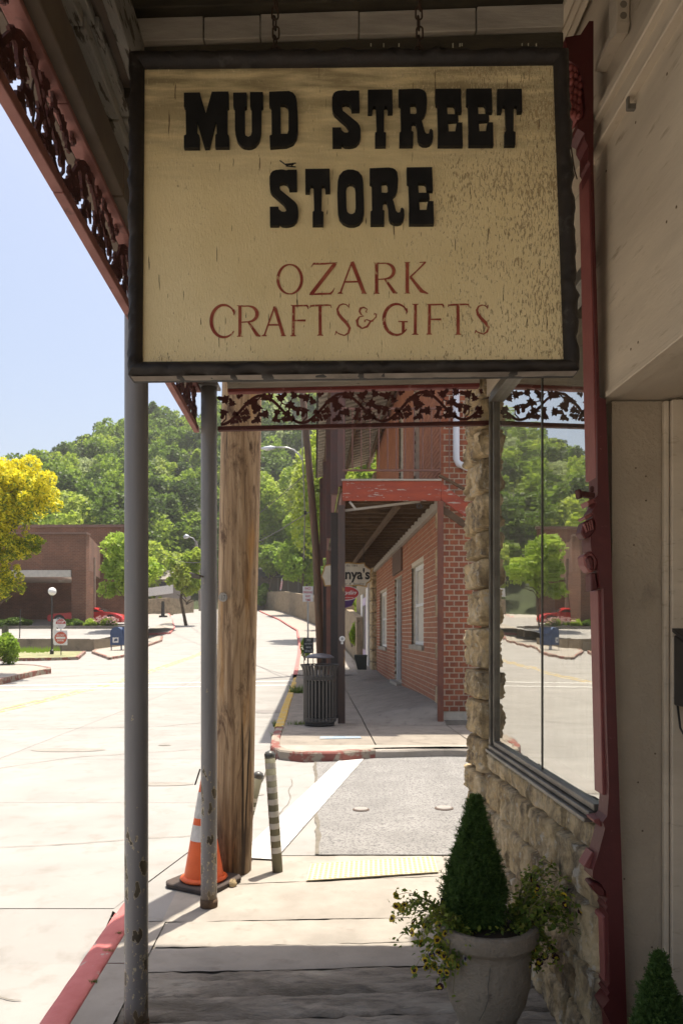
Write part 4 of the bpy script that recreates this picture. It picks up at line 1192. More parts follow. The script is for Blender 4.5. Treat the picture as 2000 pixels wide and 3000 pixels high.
# ironwork frieze
def oak(cx_, cz, ang, s):
    out = []
    for r_, a in ((0.02, 180), (.22, 150), (.20, 110), (.55, 95), (.38, 62), (.62, 48), (.50, 25), (.95, 12), (1.05, 0), (.95, -12), (.50, -25), (.62, -48), (.38, -62), (.55, -95), (.20, -110), (.22, -150)):
        t = R(a + ang)
        out.append((cx_ + s * (r_ * math.cos(t) + .0), cz + s * r_ * math.sin(t)))
    return out
def fret_mesh(L=.478, H=.205):
    q = MB()
    k = 0
    def flat(poly, th=.007, yo=0):
        q.prism([(x, -th / 2 + yo, z) for x, z in poly], (0, th, 0))
    def rib(pts, w, yo=0, th=.008):
        for i in range(len(pts) - 1):
            a, b = Vector(pts[i]), Vector(pts[i + 1])
            d = (b - a).normalized(); s_ = Vector((-d.y, d.x)) * w / 2; e = d * w * .2
            flat([tuple(a - s_ - e), tuple(b - s_ + e), tuple(b + s_ + e), tuple(a + s_ - e)], th + .0004 * (i % 3), yo)
    N = 26
    wave = [(L * i / N, H * (.5 - .43 * math.cos(2 * math.pi * i / N))) for i in range(N + 1)]
    rib(wave, .016)
    for (x, z, a, s) in ((.040, .168, 165, .060), (.070, .135, 110, .046), (.10, .185, 20, .034), (.02, .10, 250, .052), (.075, .085, 330, .036),
                         (.19, .165, 275, .062), (.225, .125, 235, .056), (.16, .095, 205, .050), (.275, .075, 185, .058), (.225, .045, 205, .050), (.13, .045, 20, .046), (.06, .035, 350, .044),
                         (.30, .175, 160, .058), (.345, .165, 40, .058), (.40, .135, 320, .062), (.385, .085, 300, .055), (.44, .175, 115, .050), (.335, .095, 255, .046), (.43, .045, 195, .048), (.10, .060, 300, .040),
                         (.455, .11, 270, .048), (.31, .045, 330, .044), (.255, .165, 80, .040), (.365, .035, 20, .040), (.15, .135, 60, .034)):
        flat(oak(x, z, a, s), .006 + .0007 * (k % 7)); k += 1
    rib([(.24, .185), (.215, .16), (.205, .12), (.225, .085), (.255, .075)], .006)
    rib([(.13, .12), (.145, .085), (.165, .06), (.155, .045), (.14, .055)], .006)
    rib([(.33, .075), (.345, .11), (.36, .14), (.385, .13), (.38, .11)], .006)
    rib([(.385, .06), (.36, .04), (.33, .035)], .006)
    rib([(.0, .02), (.03, .05), (.03, .09)], .006)
    me = bpy.data.meshes.new('frieze_panel')
    me.from_pydata(q.v, [], q.f); me.update()
    me.materials.append(IRONRED)
    return me
fm = fret_mesh()
fl = thing('iron_frieze', 'long red cast iron leaf frieze running along the street side of the porch', 'ironwork', (-.73, 1.6, 2.78))
ff = thing('iron_frieze', 'red cast iron leaf frieze across the far end of the porch', 'ironwork', (0, 4.38, 2.78))
ang = math.atan2(1, -.04)
for i in range(14):
    y0 = 4.395 - .478 * (i + 1)
    if y0 < -2.3: break
    o = link('frieze_panel', fm, None, fl)
    o.location = Vector((LX(-.672, y0), y0, 2.797)) - fl.location
    o.rotation_euler = (0, 0, ang)
for i in range(4):
    o = link('frieze_panel', fm, None, ff)
    x0 = -.70 + .478 * i * .985
    o.location = Vector((x0 , 4.375, 2.792 + .022 * (x0 + .7))) - ff.location
    o.rotation_euler = (0, -.022, 0)
    o.scale = (.985, 1, .93)
for nm, c0, z0, z1, w_ in (('bottom_rail', -.672, 2.765, 2.797, .030), ('top_rail', -.672, 3.0, 3.018, .05)):
    for a, b_ in ((-2.5, 1.99), (1.995, 4.40)):
        q = MB(); q.hexa([(LX(c0 - w_ / 2, a), a, z0), (LX(c0 + w_ / 2, a), a, z0), (LX(c0 + w_ / 2, b_), b_, z0), (LX(c0 - w_ / 2, b_), b_, z0), (LX(c0 - w_ / 2, a), a, z1), (LX(c0 + w_ / 2, a), a, z1), (LX(c0 + w_ / 2, b_), b_, z1), (LX(c0 - w_ / 2, b_), b_, z1)])
        q.build(nm, mat('rail_red_dust', (.30, .13, .11), (.22, .085, .07), rough=.7, scale=9, bmp=.3, c3=(.12, .05, .04), s3=14), fl, bev=.002)
f = lambda x: .022 * (x + .7)
q = MB(); q.hexa([(-.72, 4.36, 2.768), (.95, 4.36, 2.768 + f(.95)), (.95, 4.395, 2.768 + f(.95)), (-.72, 4.395, 2.768), (-.72, 4.36, 2.792), (.95, 4.36, 2.792 + f(.95)), (.95, 4.395, 2.792 + f(.95)), (-.72, 4.395, 2.792)]); q.build('bottom_rail', IRONRED, ff, bev=.002)
# posts
def post(px, Y, label, top, dx=0):
    x = (px - CX) / F * Y
    t = thing('porch_post', label, 'post', (x, Y, 0), 'round grey metal porch posts')
    q = MB(); n = 28
    q.tube([(x, Y, -.01 + 3.03 * i / 24) for i in range(25)], .0463, n); q.build('shaft', PIPE, t, smooth=True)
    q = MB(); q.lathe([(.050, -.005), (.052, .03), (.0485, .05)], (x, Y, 0), 20); q.build('foot', mat('rusty_post_foot', (.13, .08, .045), (.08, .05, .03), rough=.9, scale=20, bmp=.5), t, smooth=True)
    q = MB(); q.box(x - .06, x + .06, Y - .06, Y + .06, 3.015, 3.03); q.build('cap_plate', PIPE, t)
    return t
post(399.5, 3.0, 'thicker looking grey metal porch post nearest the viewer, paint chipped near its foot', 0)
post(612, 4.36, 'grey metal porch post at the far porch corner beside the traffic cone', 0)
post(620, -.1 + .9, '', 0) if False else None

# ================================================================ THE HANGING SIGN
YS, ZS, MS = 2.0, 2.7, .07
def SP(px, py, out=0.0):
    dx, dz = (px - CX) / F, (HY - py) / F
    Y = (YS + MS * (EYE - ZS)) / (1 - MS * dz)
    return Vector((dx * Y, Y, EYE + dz * Y)) + SN * out
SN = Vector((0, -1, MS)).normalized()
sc = SP(1030, 630)
sign = thing('hanging_sign', 'large cream hanging store sign in a carved dark frame', 'sign', sc)
q = MB(); q.prism([SP(400, 175), SP(400, 1085), SP(1675, 1072), SP(1640, 170)], -SN * .03)
q.prism([SP(401, 176, -.0305), SP(401, 1084, -.0305), SP(1674, 1071, -.0305), SP(1639, 171, -.0305)], -SN * .004) if False else None
q.build('board', SIGNP, sign)
OUT = [(383, 160), (1660, 150), (1692, 1086), (379, 1102)]
INN = [(424, 203), (1619, 191), (1650, 1056), (418, 1063)]
for i in range(4):
    o0, o1, i0, i1 = [Vector((*p, 0)) for p in (OUT[i], OUT[(i + 1) % 4], INN[i], INN[(i + 1) % 4])]
    q = MB(); N = 60
    def fn(u, v, i=i, o0=o0, o1=o1, i0=i0, i1=i1):
        a, b = o0.lerp(o1, u), i0.lerp(i1, u)
        L = (o1 - o0).length
        s_ = u * L / 60
        e = min(1, min(u, 1 - u) * N / 2)
        wv = (9 * noise.noise(Vector((s_ * 1.1, i * 7, 0))) + 14 * max(0, noise.noise(Vector((s_ * 2.3, i * 7, 3))))) * e
        k = int(round(v * 6))
        t, dep = [(0, -.045), (-.02, -.012), (.0, .012), (.30, .024), (.70, .021), (1.0, .008), (1.0, -.01)][k]
        q_ = a.lerp(b, t)
        n_ = (a - b).normalized()
        if k in (1, 2): q_ = q_ + n_ * wv
        if k in (3, 4): q_ = q_ + n_ * wv * .8; dep += (.012 * noise.noise(Vector((s_ * 3, k, i))))* e
        return SP(q_.x, q_.y, dep)
    q.grid(fn, N, 6)
    q.build('frame_rail', FRAMEB, sign, smooth=True)
# underside lip of the frame, the light of the street put into its paler colour
q = MB(); q.prism([SP(385, 1098, -.045), SP(1688, 1083, -.045), SP(1688, 1090, -.02), SP(386, 1106, -.02)], SN * .028); q.build('frame_bottom_edge', mat('street_lit_frame_underside', (.30, .25, .20), (.16, .13, .10), rough=.8, scale=10), sign)

def glyph(name, outer, holes, fx, m, out, thick):
    """letter cut from a board: outer outline and holes in picture points"""
    import bmesh
    from mathutils.geometry import tessellate_polygon
    loops = [outer] + holes
    pts3 = [[Vector((fx(p)[0], -fx(p)[1], 0)) for p in lp] for lp in loops]
    tris = tessellate_polygon(pts3)
    flat = [fx(p) for lp in loops for p in lp]
    V = [SP(x, y, out + thick) - sc for x, y in flat] + [SP(x, y, out) - sc for x, y in flat]
    n = len(flat)
    faces = [tuple(t) for t in tris] + [tuple(i + n for i in reversed(t)) for t in tris]
    b = 0
    for lp in loops:
        m_ = len(lp)
        for i in range(m_):
            a, c = b + i, b + (i + 1) % m_
            faces.append((a, c, c + n, a + n))
        b += m_
    me = bpy.data.meshes.new(name)
    me.from_pydata(V, [], faces); me.update()
    bm = bmesh.new(); bm.from_mesh(me); bmesh.ops.recalc_face_normals(bm, faces=bm.faces); bm.to_mesh(me); bm.free()
    o = link(name, me, m, sign)
    return o
Z1 = lambda ox, oy, s, dx=0, dy=0: (lambda p: (ox + p[0] / s + dx, oy + p[1] / s + dy))
r1, r2 = Z1(520, 240, 2.904), Z1(950, 240, 2.570)
def off2(dx, dy): return Z1(950, 240, 2.570, dx, dy)
# 'bottom' row points were measured on the front face, so letters lose ~16 px of visible edge below
Mg = [(62, 118), (198, 116), (205, 150), (248, 290), (292, 130), (298, 110), (438, 108), (440, 236), (428, 245), (428, 466), (442, 480), (444, 578), (326, 578), (328, 475), (340, 466), (336, 380), (330, 352), (276, 580), (236, 582), (178, 380), (170, 360), (170, 452), (192, 480), (192, 583), (62, 583), (62, 482), (80, 472), (76, 245), (62, 235)]
Ug = [(478, 118), (592, 116), (592, 236), (576, 246), (576, 450), (584, 480), (606, 492), (628, 480), (636, 450), (634, 246), (622, 236), (620, 112), (730, 112), (730, 236), (716, 246), (714, 440), (708, 480), (696, 525), (665, 563), (635, 577), (605, 580), (570, 575), (545, 563), (512, 522), (498, 470), (494, 430), (492, 246), (480, 236)]
Dg = [(783, 110), (950, 104), (985, 118), (1008, 150), (1018, 200), (1024, 300), (1026, 440), (1014, 500), (985, 545), (930, 568), (790, 578), (786, 482), (804, 474), (802, 240), (783, 225)]
Dh = [[(876, 210), (915, 216), (936, 232), (946, 260), (946, 440), (936, 466), (880, 466)]]
Sg = [(262, 88), (264, 236), (205, 238), (200, 210), (185, 190), (160, 184), (135, 190), (128, 210), (140, 240), (250, 330), (265, 352), (272, 380), (272, 430), (262, 468), (240, 492), (215, 502), (185, 506), (150, 503), (132, 488), (128, 504), (62, 504), (60, 365), (125, 365), (128, 385), (150, 402), (172, 404), (184, 395), (180, 370), (160, 340), (75, 265), (62, 240), (58, 200), (58, 140), (68, 112), (82, 98), (105, 90), (150, 86), (185, 92), (200, 88)]
Tg = [(325, 82), (508, 80), (512, 252), (476, 254), (474, 215), (465, 205), (448, 210), (446, 398), (462, 404), (460, 502), (380, 502), (380, 404), (392, 396), (386, 210), (370, 204), (362, 215), (358, 256), (326, 256)]
Rg = [(555, 80), (700, 74), (728, 79), (748, 90), (762, 110), (768, 160), (764, 236), (750, 274), (724, 298), (736, 336), (752, 398), (765, 413), (782, 410), (788, 380), (800, 374), (812, 388), (815, 436), (806, 470), (790, 488), (765, 496), (735, 494), (710, 478), (699, 450), (694, 370), (684, 333), (668, 328), (656, 335), (652, 390), (666, 398), (664, 501), (562, 501), (562, 404), (574, 394), (570, 200), (556, 190)]
Rh = [[(642, 190), (680, 186), (690, 200), (692, 255), (680, 265), (644, 262)]]
Eg = [(832, 76), (1022, 74), (1028, 250), (982, 250), (976, 205), (965, 193), (918, 192), (922, 266), (1000, 266), (1004, 312), (925, 317), (930, 395), (980, 394), (990, 328), (1032, 328), (1036, 501), (850, 501), (850, 404), (852, 395), (846, 200), (834, 190)]
Og = [(97, 860), (100, 770), (112, 725), (140, 693), (175, 681), (215, 681), (255, 695), (283, 728), (291, 775), (296, 900), (298, 1000), (288, 1050), (262, 1084), (225, 1098), (180, 1098), (140, 1080), (112, 1045), (102, 1000)]
Oh = [[(163, 820), (172, 795), (190, 785), (212, 787), (227, 800), (233, 830), (235, 970), (228, 1002), (208, 1015), (190, 1012), (172, 998), (166, 970)]]
TH = .012
for nm, o_, h_, fx_ in ((0, Mg, [], r1), (0, Ug, [], r1), (0, Dg, Dh, r1), (0, Sg, [], r2), (0, Tg, [], r2), (0, Rg, Rh, r2), (0, Eg, [], r2), (0, Eg, [], off2(89.5, -.5)), (0, Tg, [], off2(377, -2)),
                        (0, Sg, [], off2(-182, 231)), (0, Tg, [], off2(-182, 231)), (0, Og, Oh, r2), (0, Rg, Rh, off2(-84, 230)), (0, Eg, [], off2(-84, 229))):
    glyph('raised_letter', o_, h_, fx_, BLACKL, .0005, TH)

# painted serif lettering: ribbons of changing width
class Pen:
    def __init__(s, fx): s.fx = fx; s.q = MB(); s.k = 0
    def path(s, pts, w, out=.0012):
        n = len(pts)
        ws = w if isinstance(w, (list, tuple)) else [w] * n
        if len(ws) != n: ws = [ws[0] + (ws[-1] - ws[0]) * i / (n - 1) for i in range(n)] if len(ws) == 2 else ws
        P_ = [Vector(s.fx(p)) for p in pts]
        sc_ = (Vector(s.fx((1, 0))) - Vector(s.fx((0, 0)))).length
        L, Rr = [], []
        for i in range(n):
            d = (P_[min(i + 1, n - 1)] - P_[max(i - 1, 0)]).normalized()
            nn = Vector((-d.y, d.x)) * ws[i] * sc_ / 2
            L.append(P_[i] + nn); Rr.append(P_[i] - nn)
        o_ = out + .00012 * s.k; s.k += 1
        vs = []
        for a, b in zip(L, Rr): vs += [SP(a.x, a.y, o_) , SP(b.x, b.y, o_)]
        s.q.add(vs, [(2 * i, 2 * i + 1, 2 * i + 3, 2 * i + 2) for i in range(n - 1)])
        return s
    def stem(s, x0, y0, x1, y1, w, top=1, bot=1, sw=None):
        s.path([(x0, y0), (x1, y1)], [w, w])
        sw = sw or w * 1.45
        if top: s.path([(x0 - sw, y0 - 2), (x0 - sw * .3, y0 + 3), (x0 + sw * .3, y0 + 3), (x0 + sw, y0 - 2)], [4, 12, 12, 4])
        if bot: s.path([(x1 - sw, y1 + 2), (x1 - sw * .3, y1 - 4), (x1 + sw * .3, y1 - 4), (x1 + sw, y1 + 2)], [5, 16, 16, 5])
        return s
    def done(s): s.q.build('painted_letter', REDTXT, sign)
def arc(cx_, cy, rx_, ry, a0, a1, n=20):
    return [(cx_ + rx_ * math.cos(R(a0 + (a1 - a0) * i / n)), cy + ry * math.sin(R(a0 + (a1 - a0) * i / n))) for i in range(n + 1)]
def wprof(n, lo_, hi_, f=1.0, ph=0):
    return [lo_ + (hi_ - lo_) * abs(math.cos(math.pi * f * i / n + ph)) for i in range(n + 1)]
g3, g4 = Z1(600, 740, 3.136), Z1(1000, 740, 3.136)
pen = lambda g: Pen(g)
p = pen(g3); p.path(arc(780, 245, 109, 135, 90, 450, 40), wprof(40, 12, 27, 2, math.pi / 2)); p.done()
p = pen(g3); p.path([(975, 135), (995, 105), (1005, 98)], [4, 12, 10]).path([(995, 102), (1100, 103), (1215, 94)], [18, 16, 8]).path([(1196, 100), (975, 385)], [34, 34]).path([(960, 386), (1060, 380), (1160, 378)], [10, 20, 16]).path([(1150, 380), (1172, 360), (1192, 325)], [18, 12, 4]); p.done()
p = pen(g3); p.stem(1350, 85, 1242, 375, 15, 0, 1, 24).stem(1350, 85, 1462, 375, 34, 0, 1, 24).path([(1285, 270), (1405, 268)], 16); p.done()
def Rl(g, x, yt, yb, sc_=1.0, w=30):
    p = pen(g); H = yb - yt
    p.stem(x, yt, x, yb, w, 1, 1, 26)
    bw = 150 * sc_
    p.path([(x, yt + 5), (x + bw * .5, yt + 4)] + arc(x + bw * .52, yt + H * .27, bw * .48, H * .25, -85, 85, 14) + [(x + bw * .45, yt + H * .53), (x + 8, yt + H * .54)], [10, 12] + [14 + 18 * math.sin(math.pi * i / 14) for i in range(15)] + [12, 10])
    p.path([(x + bw * .5, yt + H * .54), (x + bw * 1.02, yb - 10), (x + bw * 1.2, yb)], [18, 32, 10]); p.done()
Rl(g4, 322, 95, 375, 1.05); 
p = pen(g4); p.stem(603, 90, 603, 373, 32, 1, 1, 26).path([(770, 88), (700, 160), (628, 228)], [16, 12, 16]).path([(632, 226), (735, 355), (795, 378)], [22, 36, 10]).path([(715, 92), (775, 88)], 8); p.done()
# second line
def Cl(g, cx_, cy, rx_, ry):
    p = pen(g); p.path(arc(cx_, cy, rx_, ry, -38, -322, 30), [10 + 22 * math.sin(math.pi * i / 30) for i in range(31)])
    a = arc(cx_, cy, rx_, ry, -38, -322, 30)
    p.path([(a[0][0] - 6, a[0][1] - 14), (a[0][0] + 4, a[0][1] + 16), (a[0][0] - 4, a[0][1] + 40)], [26, 16, 4]); return p, a
p, a = Cl(g3, 175, 630, 116, 148); p.done()
Rl(g3, 322, 488, 770, 1.05, 28)
p = pen(g3); p.stem(640, 495, 545, 765, 14, 0, 1, 24).stem(640, 495, 722, 765, 30, 0, 1, 24).path([(580, 665), (690, 665)], 16); p.done()
def Fl(g, x, yt, yb, arm=150):
    p = pen(g); p.stem(x, yt, x - 4, yb, 26, 1, 1, 26).path([(x, yt + 5), (x + arm, yt + 2)], [16, 14]).path([(x + arm - 14, yt), (x + arm, yt + 12), (x + arm + 6, yt + 36)], [14, 16, 4]).path([(x, yt + 140), (x + arm * .85, yt + 140)], [12, 20]); p.done()
Fl(g3, 815, 485, 765, 130)
def Tl(g, x, yt, yb):
    p = pen(g); p.stem(x, yt, x + 2, yb, 28, 0, 1, 28).path([(x - 88, yt + 8), (x - 60, yt + 3), (x + 70, yt - 2), (x + 95, yt)], [10, 18, 16, 12]).path([(x - 84, yt - 2), (x - 92, yt + 24)], [10, 6]).path([(x + 95, yt - 6), (x + 104, yt + 26)], [10, 5]); p.done()
Tl(g3, 1057, 485, 760)
def Sl(g, cx_, yt, yb, w=66):
    H = yb - yt; p = pen(g)
    pts = [(cx_ + w * .80, yt + H * .10), (cx_ + w * .45, yt + 8), (cx_, yt + 2), (cx_ - w * .5, yt + H * .05), (cx_ - w * .78, yt + H * .17), (cx_ - w * .62, yt + H * .32), (cx_ - w * .1, yt + H * .47), (cx_ + w * .5, yt + H * .60), (cx_ + w * .92, yt + H * .76), (cx_ + w * .75, yt + H * .91), (cx_ + w * .2, yt + H * .99), (cx_ - w * .4, yt + H * .95), (cx_ - w, yt + H * .88)]
    p.path(pts, [8, 10, 12, 14, 20, 26, 30, 30, 24, 18, 12, 12, 8]).path([(cx_ + w * .85, yt), (cx_ + w * .78, yt + H * .14)], [10, 5]).path([(cx_ - w * 1.1, yt + H * .98), (cx_ - w * .9, yt + H * .85)], [6, 12]); p.done()
Sl(g3, 1268, 470, 765)
p = pen(g4)
p.path([(235, 548), (222, 545)] + [(236, 520), (205, 503), (175, 512), (165, 540), (180, 570), (205, 583), (165, 590), (142, 625), (150, 670), (190, 697), (235, 680), (265, 635), (295, 615), (318, 590), (318, 565), (302, 560), (300, 575)], [12, 10, 9, 14, 20, 18, 12, 10, 12, 24, 22, 14, 20, 16, 10, 12, 12, 10, 8])
p.path([(215, 640), (212, 622), (235, 617), (270, 632), (292, 628)], [14, 12, 10, 14, 12]); p.done()
p, a = Cl(g4, 505, 615, 116, 142); p.path([(566, 640), (566, 730), (560, 745)], [26, 26, 12]).path([(520, 634), (608, 636)], [12, 12]); p.done()
p = pen(g4); p.stem(678, 475, 676, 752, 26, 1, 1, 30); p.done()
Fl(g4, 808, 475, 750, 125); Tl(g4, 1068, 478, 752); Sl(g4, 1290, 480, 752, 62)
# spider-like debris on top of the second S
q = MB()
for a, b_ in (((822, 492), (842, 503)), ((838, 503), (868, 496)), ((842, 505), (862, 500)), ((855, 500), (858, 506)), ((840, 508), (868, 507))):
    q.tube([SP(*a, .03), SP(*b_, .025)], .0016, 5)
q.build('dead_leaf_scrap', BLACKL, sign)
# paint drips on the frame
q = MB()
for px, ln in ((1085, 8), (1122, 10), (1166, 9), (1322, 12), (1342, 9), (1348, 7), (1522, 6), (1540, 6), (1563, 7)):
    q.tube([SP(px, 146 + 4, .026), SP(px, 150 + ln, .026)], .0016, 5)
q.build('paint_drip', mat('old_white_drip', (.45, .40, .28), rough=.6), sign, kind='stuff')
# staples / hooks and chains
for cpx, lab in ((806, 'rusty chain holding up the left side of the sign'), (1227, 'rusty chain holding up the right side of the sign')):
    b0 = SP(cpx, 152, .0)
    ch = thing('chain', lab, 'chain', b0, 'chains holding the sign')
    q = MB(); q.tube([b0 + Vector((math.cos(t) * .013, 0, .004 + math.sin(t) * .016)) for t in [R(x) for x in range(0, 361, 30)]], .0022, 6, False); q.build('eye_hook', CHAIN, ch, smooth=True)
    for k in range(8):
        z = .026 + k * .0265
        q = MB(); pts = []
        for t in range(0, 361, 24):
            c, s_ = math.cos(R(t)), math.sin(R(t))
            r_ = .0085
            zz = s_ * r_ + (.009 if s_ > 0 else -.009)
            pts.append(b0 + (Vector((c * r_, .0, z + zz)) if k % 2 else Vector((.003 * c, c * r_, z + zz))) + Vector((.002 * math.sin(k * 2), 0, 0)))
        q.tube(pts, .0024, 6, False); q.build('link', CHAIN, ch, smooth=True)
# small wire hanging from the frieze
wr = thing('rusty_wire', 'rusty twisted wire hanging from the street side frieze', 'wire', (-.66, 1.75, 3))
q = MB(); a = P(98, 90, 1.86); 
q.tube([a + Vector((.003 * math.sin(i * 1.7), .003 * math.cos(i * 1.3), -.022 * i)) for i in range(14)], .0035, 6); q.build('strand', CHAIN, wr, smooth=True)

# ================================================================ NEAR STREET THINGS
# wooden utility pole (leans a little)
up_ = thing('utility_pole', 'thick weathered wooden utility pole between porch post and bollard', 'utility pole', (-.715, 4.93, 0))
Yp = 5.02
b0 = Vector(((680 - CX) / F * Yp, Yp, -.05)); b1 = P(706, 1250, Yp)
dirn = (b1 - b0)
q = MB(); n, mm = 48, 60
def polefn(u, v):
    c = b0 + dirn * (v * 1.75)
    a = 2 * math.pi * u
    x_, y_ = math.cos(a), math.sin(a)
    rr_ = .131 + .004 * noise.noise(Vector((x_ * 2, y_ * 2, v * 5))) + .003 * noise.noise(Vector((x_ * 7, y_ * 7, v * 6)))
    if v < .12: rr_ -= .006 * (1 - v / .12) * (1 + noise.noise(Vector((x_ * 5, y_ * 5, 2))))
    return (c.x + x_ * rr_, c.y + y_ * rr_, c.z)
q.grid(polefn, n, mm); q.build('pole_shaft', POLEW, up_, smooth=True)
q = MB(); q.tube([P(653, 1750, Yp - .155), P(653, 1750, Yp - .148)], .029, 20)
tg = q.build('number_tag', mat('tag_aluminium', (.50, .48, .44), (.4, .38, .34), rough=.5, metal=.3), up_)
a, b_ = P(641, 1758, Yp - .16), P(664, 1744, Yp - .16)
text_mesh('9171', a.x, b_.x, a.z, b_.z + .002, Yp - .155, plain('tag_ink', (.1, .1, .1)), up_, 'tag_number')
text_mesh('APCO', a.x + .006, b_.x - .004, b_.z + .008, b_.z + .020, Yp - .155, plain('tag_ink', (.1, .1, .1)), up_, 'tag_letters') if 'tag_ink' not in MATS else text_mesh('APCO', a.x + .006, b_.x - .004, b_.z + .008, b_.z + .020, Yp - .155, MATS['tag_ink'], up_, 'tag_letters')
# cable guard / conduit fitting on second post
cl = thing('wire_clamp', 'small bent metal wire clamp on the far porch post', 'clamp', P(590, 1688, 4.3))
q = MB(); q.tube([P(596, 1690, 4.3), P(570, 1683, 4.3), P(556, 1678, 4.3)], .006, 6); q.build('wire', ALU, cl, smooth=True)
q = MB(); q.bar(P(588, 1692, 4.3), P(562, 1688, 4.3), .012, .02); q.build('clip', ALU, cl, bev=.003)
# traffic cone
cy = 4.76
cx0 = (597 - CX) / F * cy
cone = thing('traffic_cone', 'scuffed orange traffic cone with white collars behind the far porch post', 'traffic cone', (cx0, cy, 0))
q = MB(); prof_c = [(.205, .0), (.205, .032), (.19, .036)]
s_ = .196
for k, (rot) in enumerate((.62,)):
    pts = []
    for i in range(8):
        a = rot - .35 + [(-.12), .12, 1.45, 1.69, 3.02, 3.26, 4.59, 4.83][i]
        pts.append((cx0 + .235 * math.cos(a), cy + .235 * math.sin(a), .002))
    q.prism(pts, (0, 0, .03))
q.build('base', RUBBER, cone, bev=.006)
def cseg(name, z0, z1, m, off=0):
    rr_ = lambda z: .128 - (z - .03) * (.128 - .020) / .63
    q = MB(); q.lathe([(rr_(z0) + off, z0), (rr_(z1) + off, z1)], (cx0, cy, 0), 32); return q.build(name, m, cone, smooth=False, auto=30)
cseg('cone_body', .03, .66, ORANGE); cseg('white_collar', .285, .382, REFL, .002); cseg('white_collar', .425, .585, REFL, .002)
q = MB(); q.lathe([(.128, .03), (.140, .034), (.150, .045), (.128, .06)], (cx0, cy, 0), 28); q.build('skirt', ORANGE, cone, smooth=True)
q = MB(); q.tube([(cx0 - .020, cy - .02, .73), (cx0 - .052, cy - .02, .63)], .005, 6); q.build('tape_end', STEELBLK, cone)
# bollards
def bollard(pb, pt, Y, label, n=8):
    a = P(*pb, Y); a.z = 0; b = P(*pt, Y)
    t = thing('bollard', label, 'bollard', a, 'striped delineator posts at the street corner')
    q = MB(); q.tube([a, b], .035, 20); q.build('stem', BOLLB, t, smooth=True)
    d = (b - a)
    for k in range(n):
        u0 = .165 + k * .103; u1 = u0 + .047
        if u1 > .96: break
        q = MB(); q.tube([a + d * u0, a + d * u1], .0362, 20); q.build('white_band', BOLLW, t, smooth=False, auto=30)
    q = MB(); c = b
    ax = d.normalized()
    q.tube([c - ax * .02, c + ax * .005, c + ax * .02, c + ax * .028], [.036, .037, .028, .008], 20); q.build('cap', mat('bollard_cap', (.09, .09, .085), rough=.35), t, smooth=True)
    return t
bollard((813, 2562), (790, 2212), 5.0, 'leaning striped olive bollard standing clear right of the utility pole')
bollard((700, 2480), (757, 2272), 5.35, 'tilted striped bollard mostly hidden behind the utility pole', 6)
# stone scrap
p_ = G(682, 2600)
q = MB()
q.grid(lambda u, v: tuple(Vector((p_.x, p_.y, .022)) + Vector((math.cos(6.283 * u) * math.sin(3.1416 * v), math.sin(6.283 * u) * math.sin(3.1416 * v), math.cos(3.1416 * v))) * (.026 + .008 * noise.noise(Vector((math.cos(6.283 * u) * 2, math.sin(6.283 * u) * 2, v * 4))))), 12, 8)
tag(q.build('stone_chip', STONE, smooth=True), 'small pale stone chip lying at the foot of the utility pole', 'stone')

# ================================================================ PLANTER
pc = Vector((.567, 2.93, 0))
urn = thing('planter_urn', 'rough grey brown concrete urn planter on the sidewalk by the stone wall', 'planter', pc)
q = MB()
prof_u = [(.10, .0), (.115, .01), (.12, .035), (.098, .05), (.112, .09), (.138, .14), (.155, .20), (.160, .27), (.160, .325), (.166, .335), (.183, .35), (.187, .372), (.184, .395), (.175, .402), (.155, .40), (.150, .36), (.14, .34)]
def urnfn(u, v):
    k = v * (len(prof_u) - 1); i = min(int(k), len(prof_u) - 2); f_ = k - i
    r_ = prof_u[i][0] * (1 - f_) + prof_u[i + 1][0] * f_; z = prof_u[i][1] * (1 - f_) + prof_u[i + 1][1] * f_
    a = 6.28318 * u
    p = Vector((math.cos(a) * 6, math.sin(a) * 6, z * 30))
    r_ += .0025 * noise.noise(p) + .0022 * noise.noise(p * 3) + .0012 * noise.noise(p * 7)
    return (pc.x + 1.06 * r_ * math.cos(a), pc.y + 1.06 * r_ * math.sin(a), z * 1.17)
q.grid(urnfn, 130, 100); q.build('pot', POT, urn, smooth=True)
q = MB(); q.lathe([(.158, .44), (.10, .452), (.02, .458)], pc, 24); q.build('soil', SOIL, urn, smooth=True)
q = MB(); cpx = P(1415, 2855, 2.93 - .163)
q.tube([pc + Vector((math.cos(R(a)) * r_, math.sin(R(a)) * r_, z * 1.17)) for a, r_, z in ((-97, .1710, .31), (-98, .1718, .28), (-100, .1713, .25), (-99, .1700, .21), (-104, .165, .17), (-112, .155, .13))], .0014, 4); q.build('crack', GROOVE, urn)

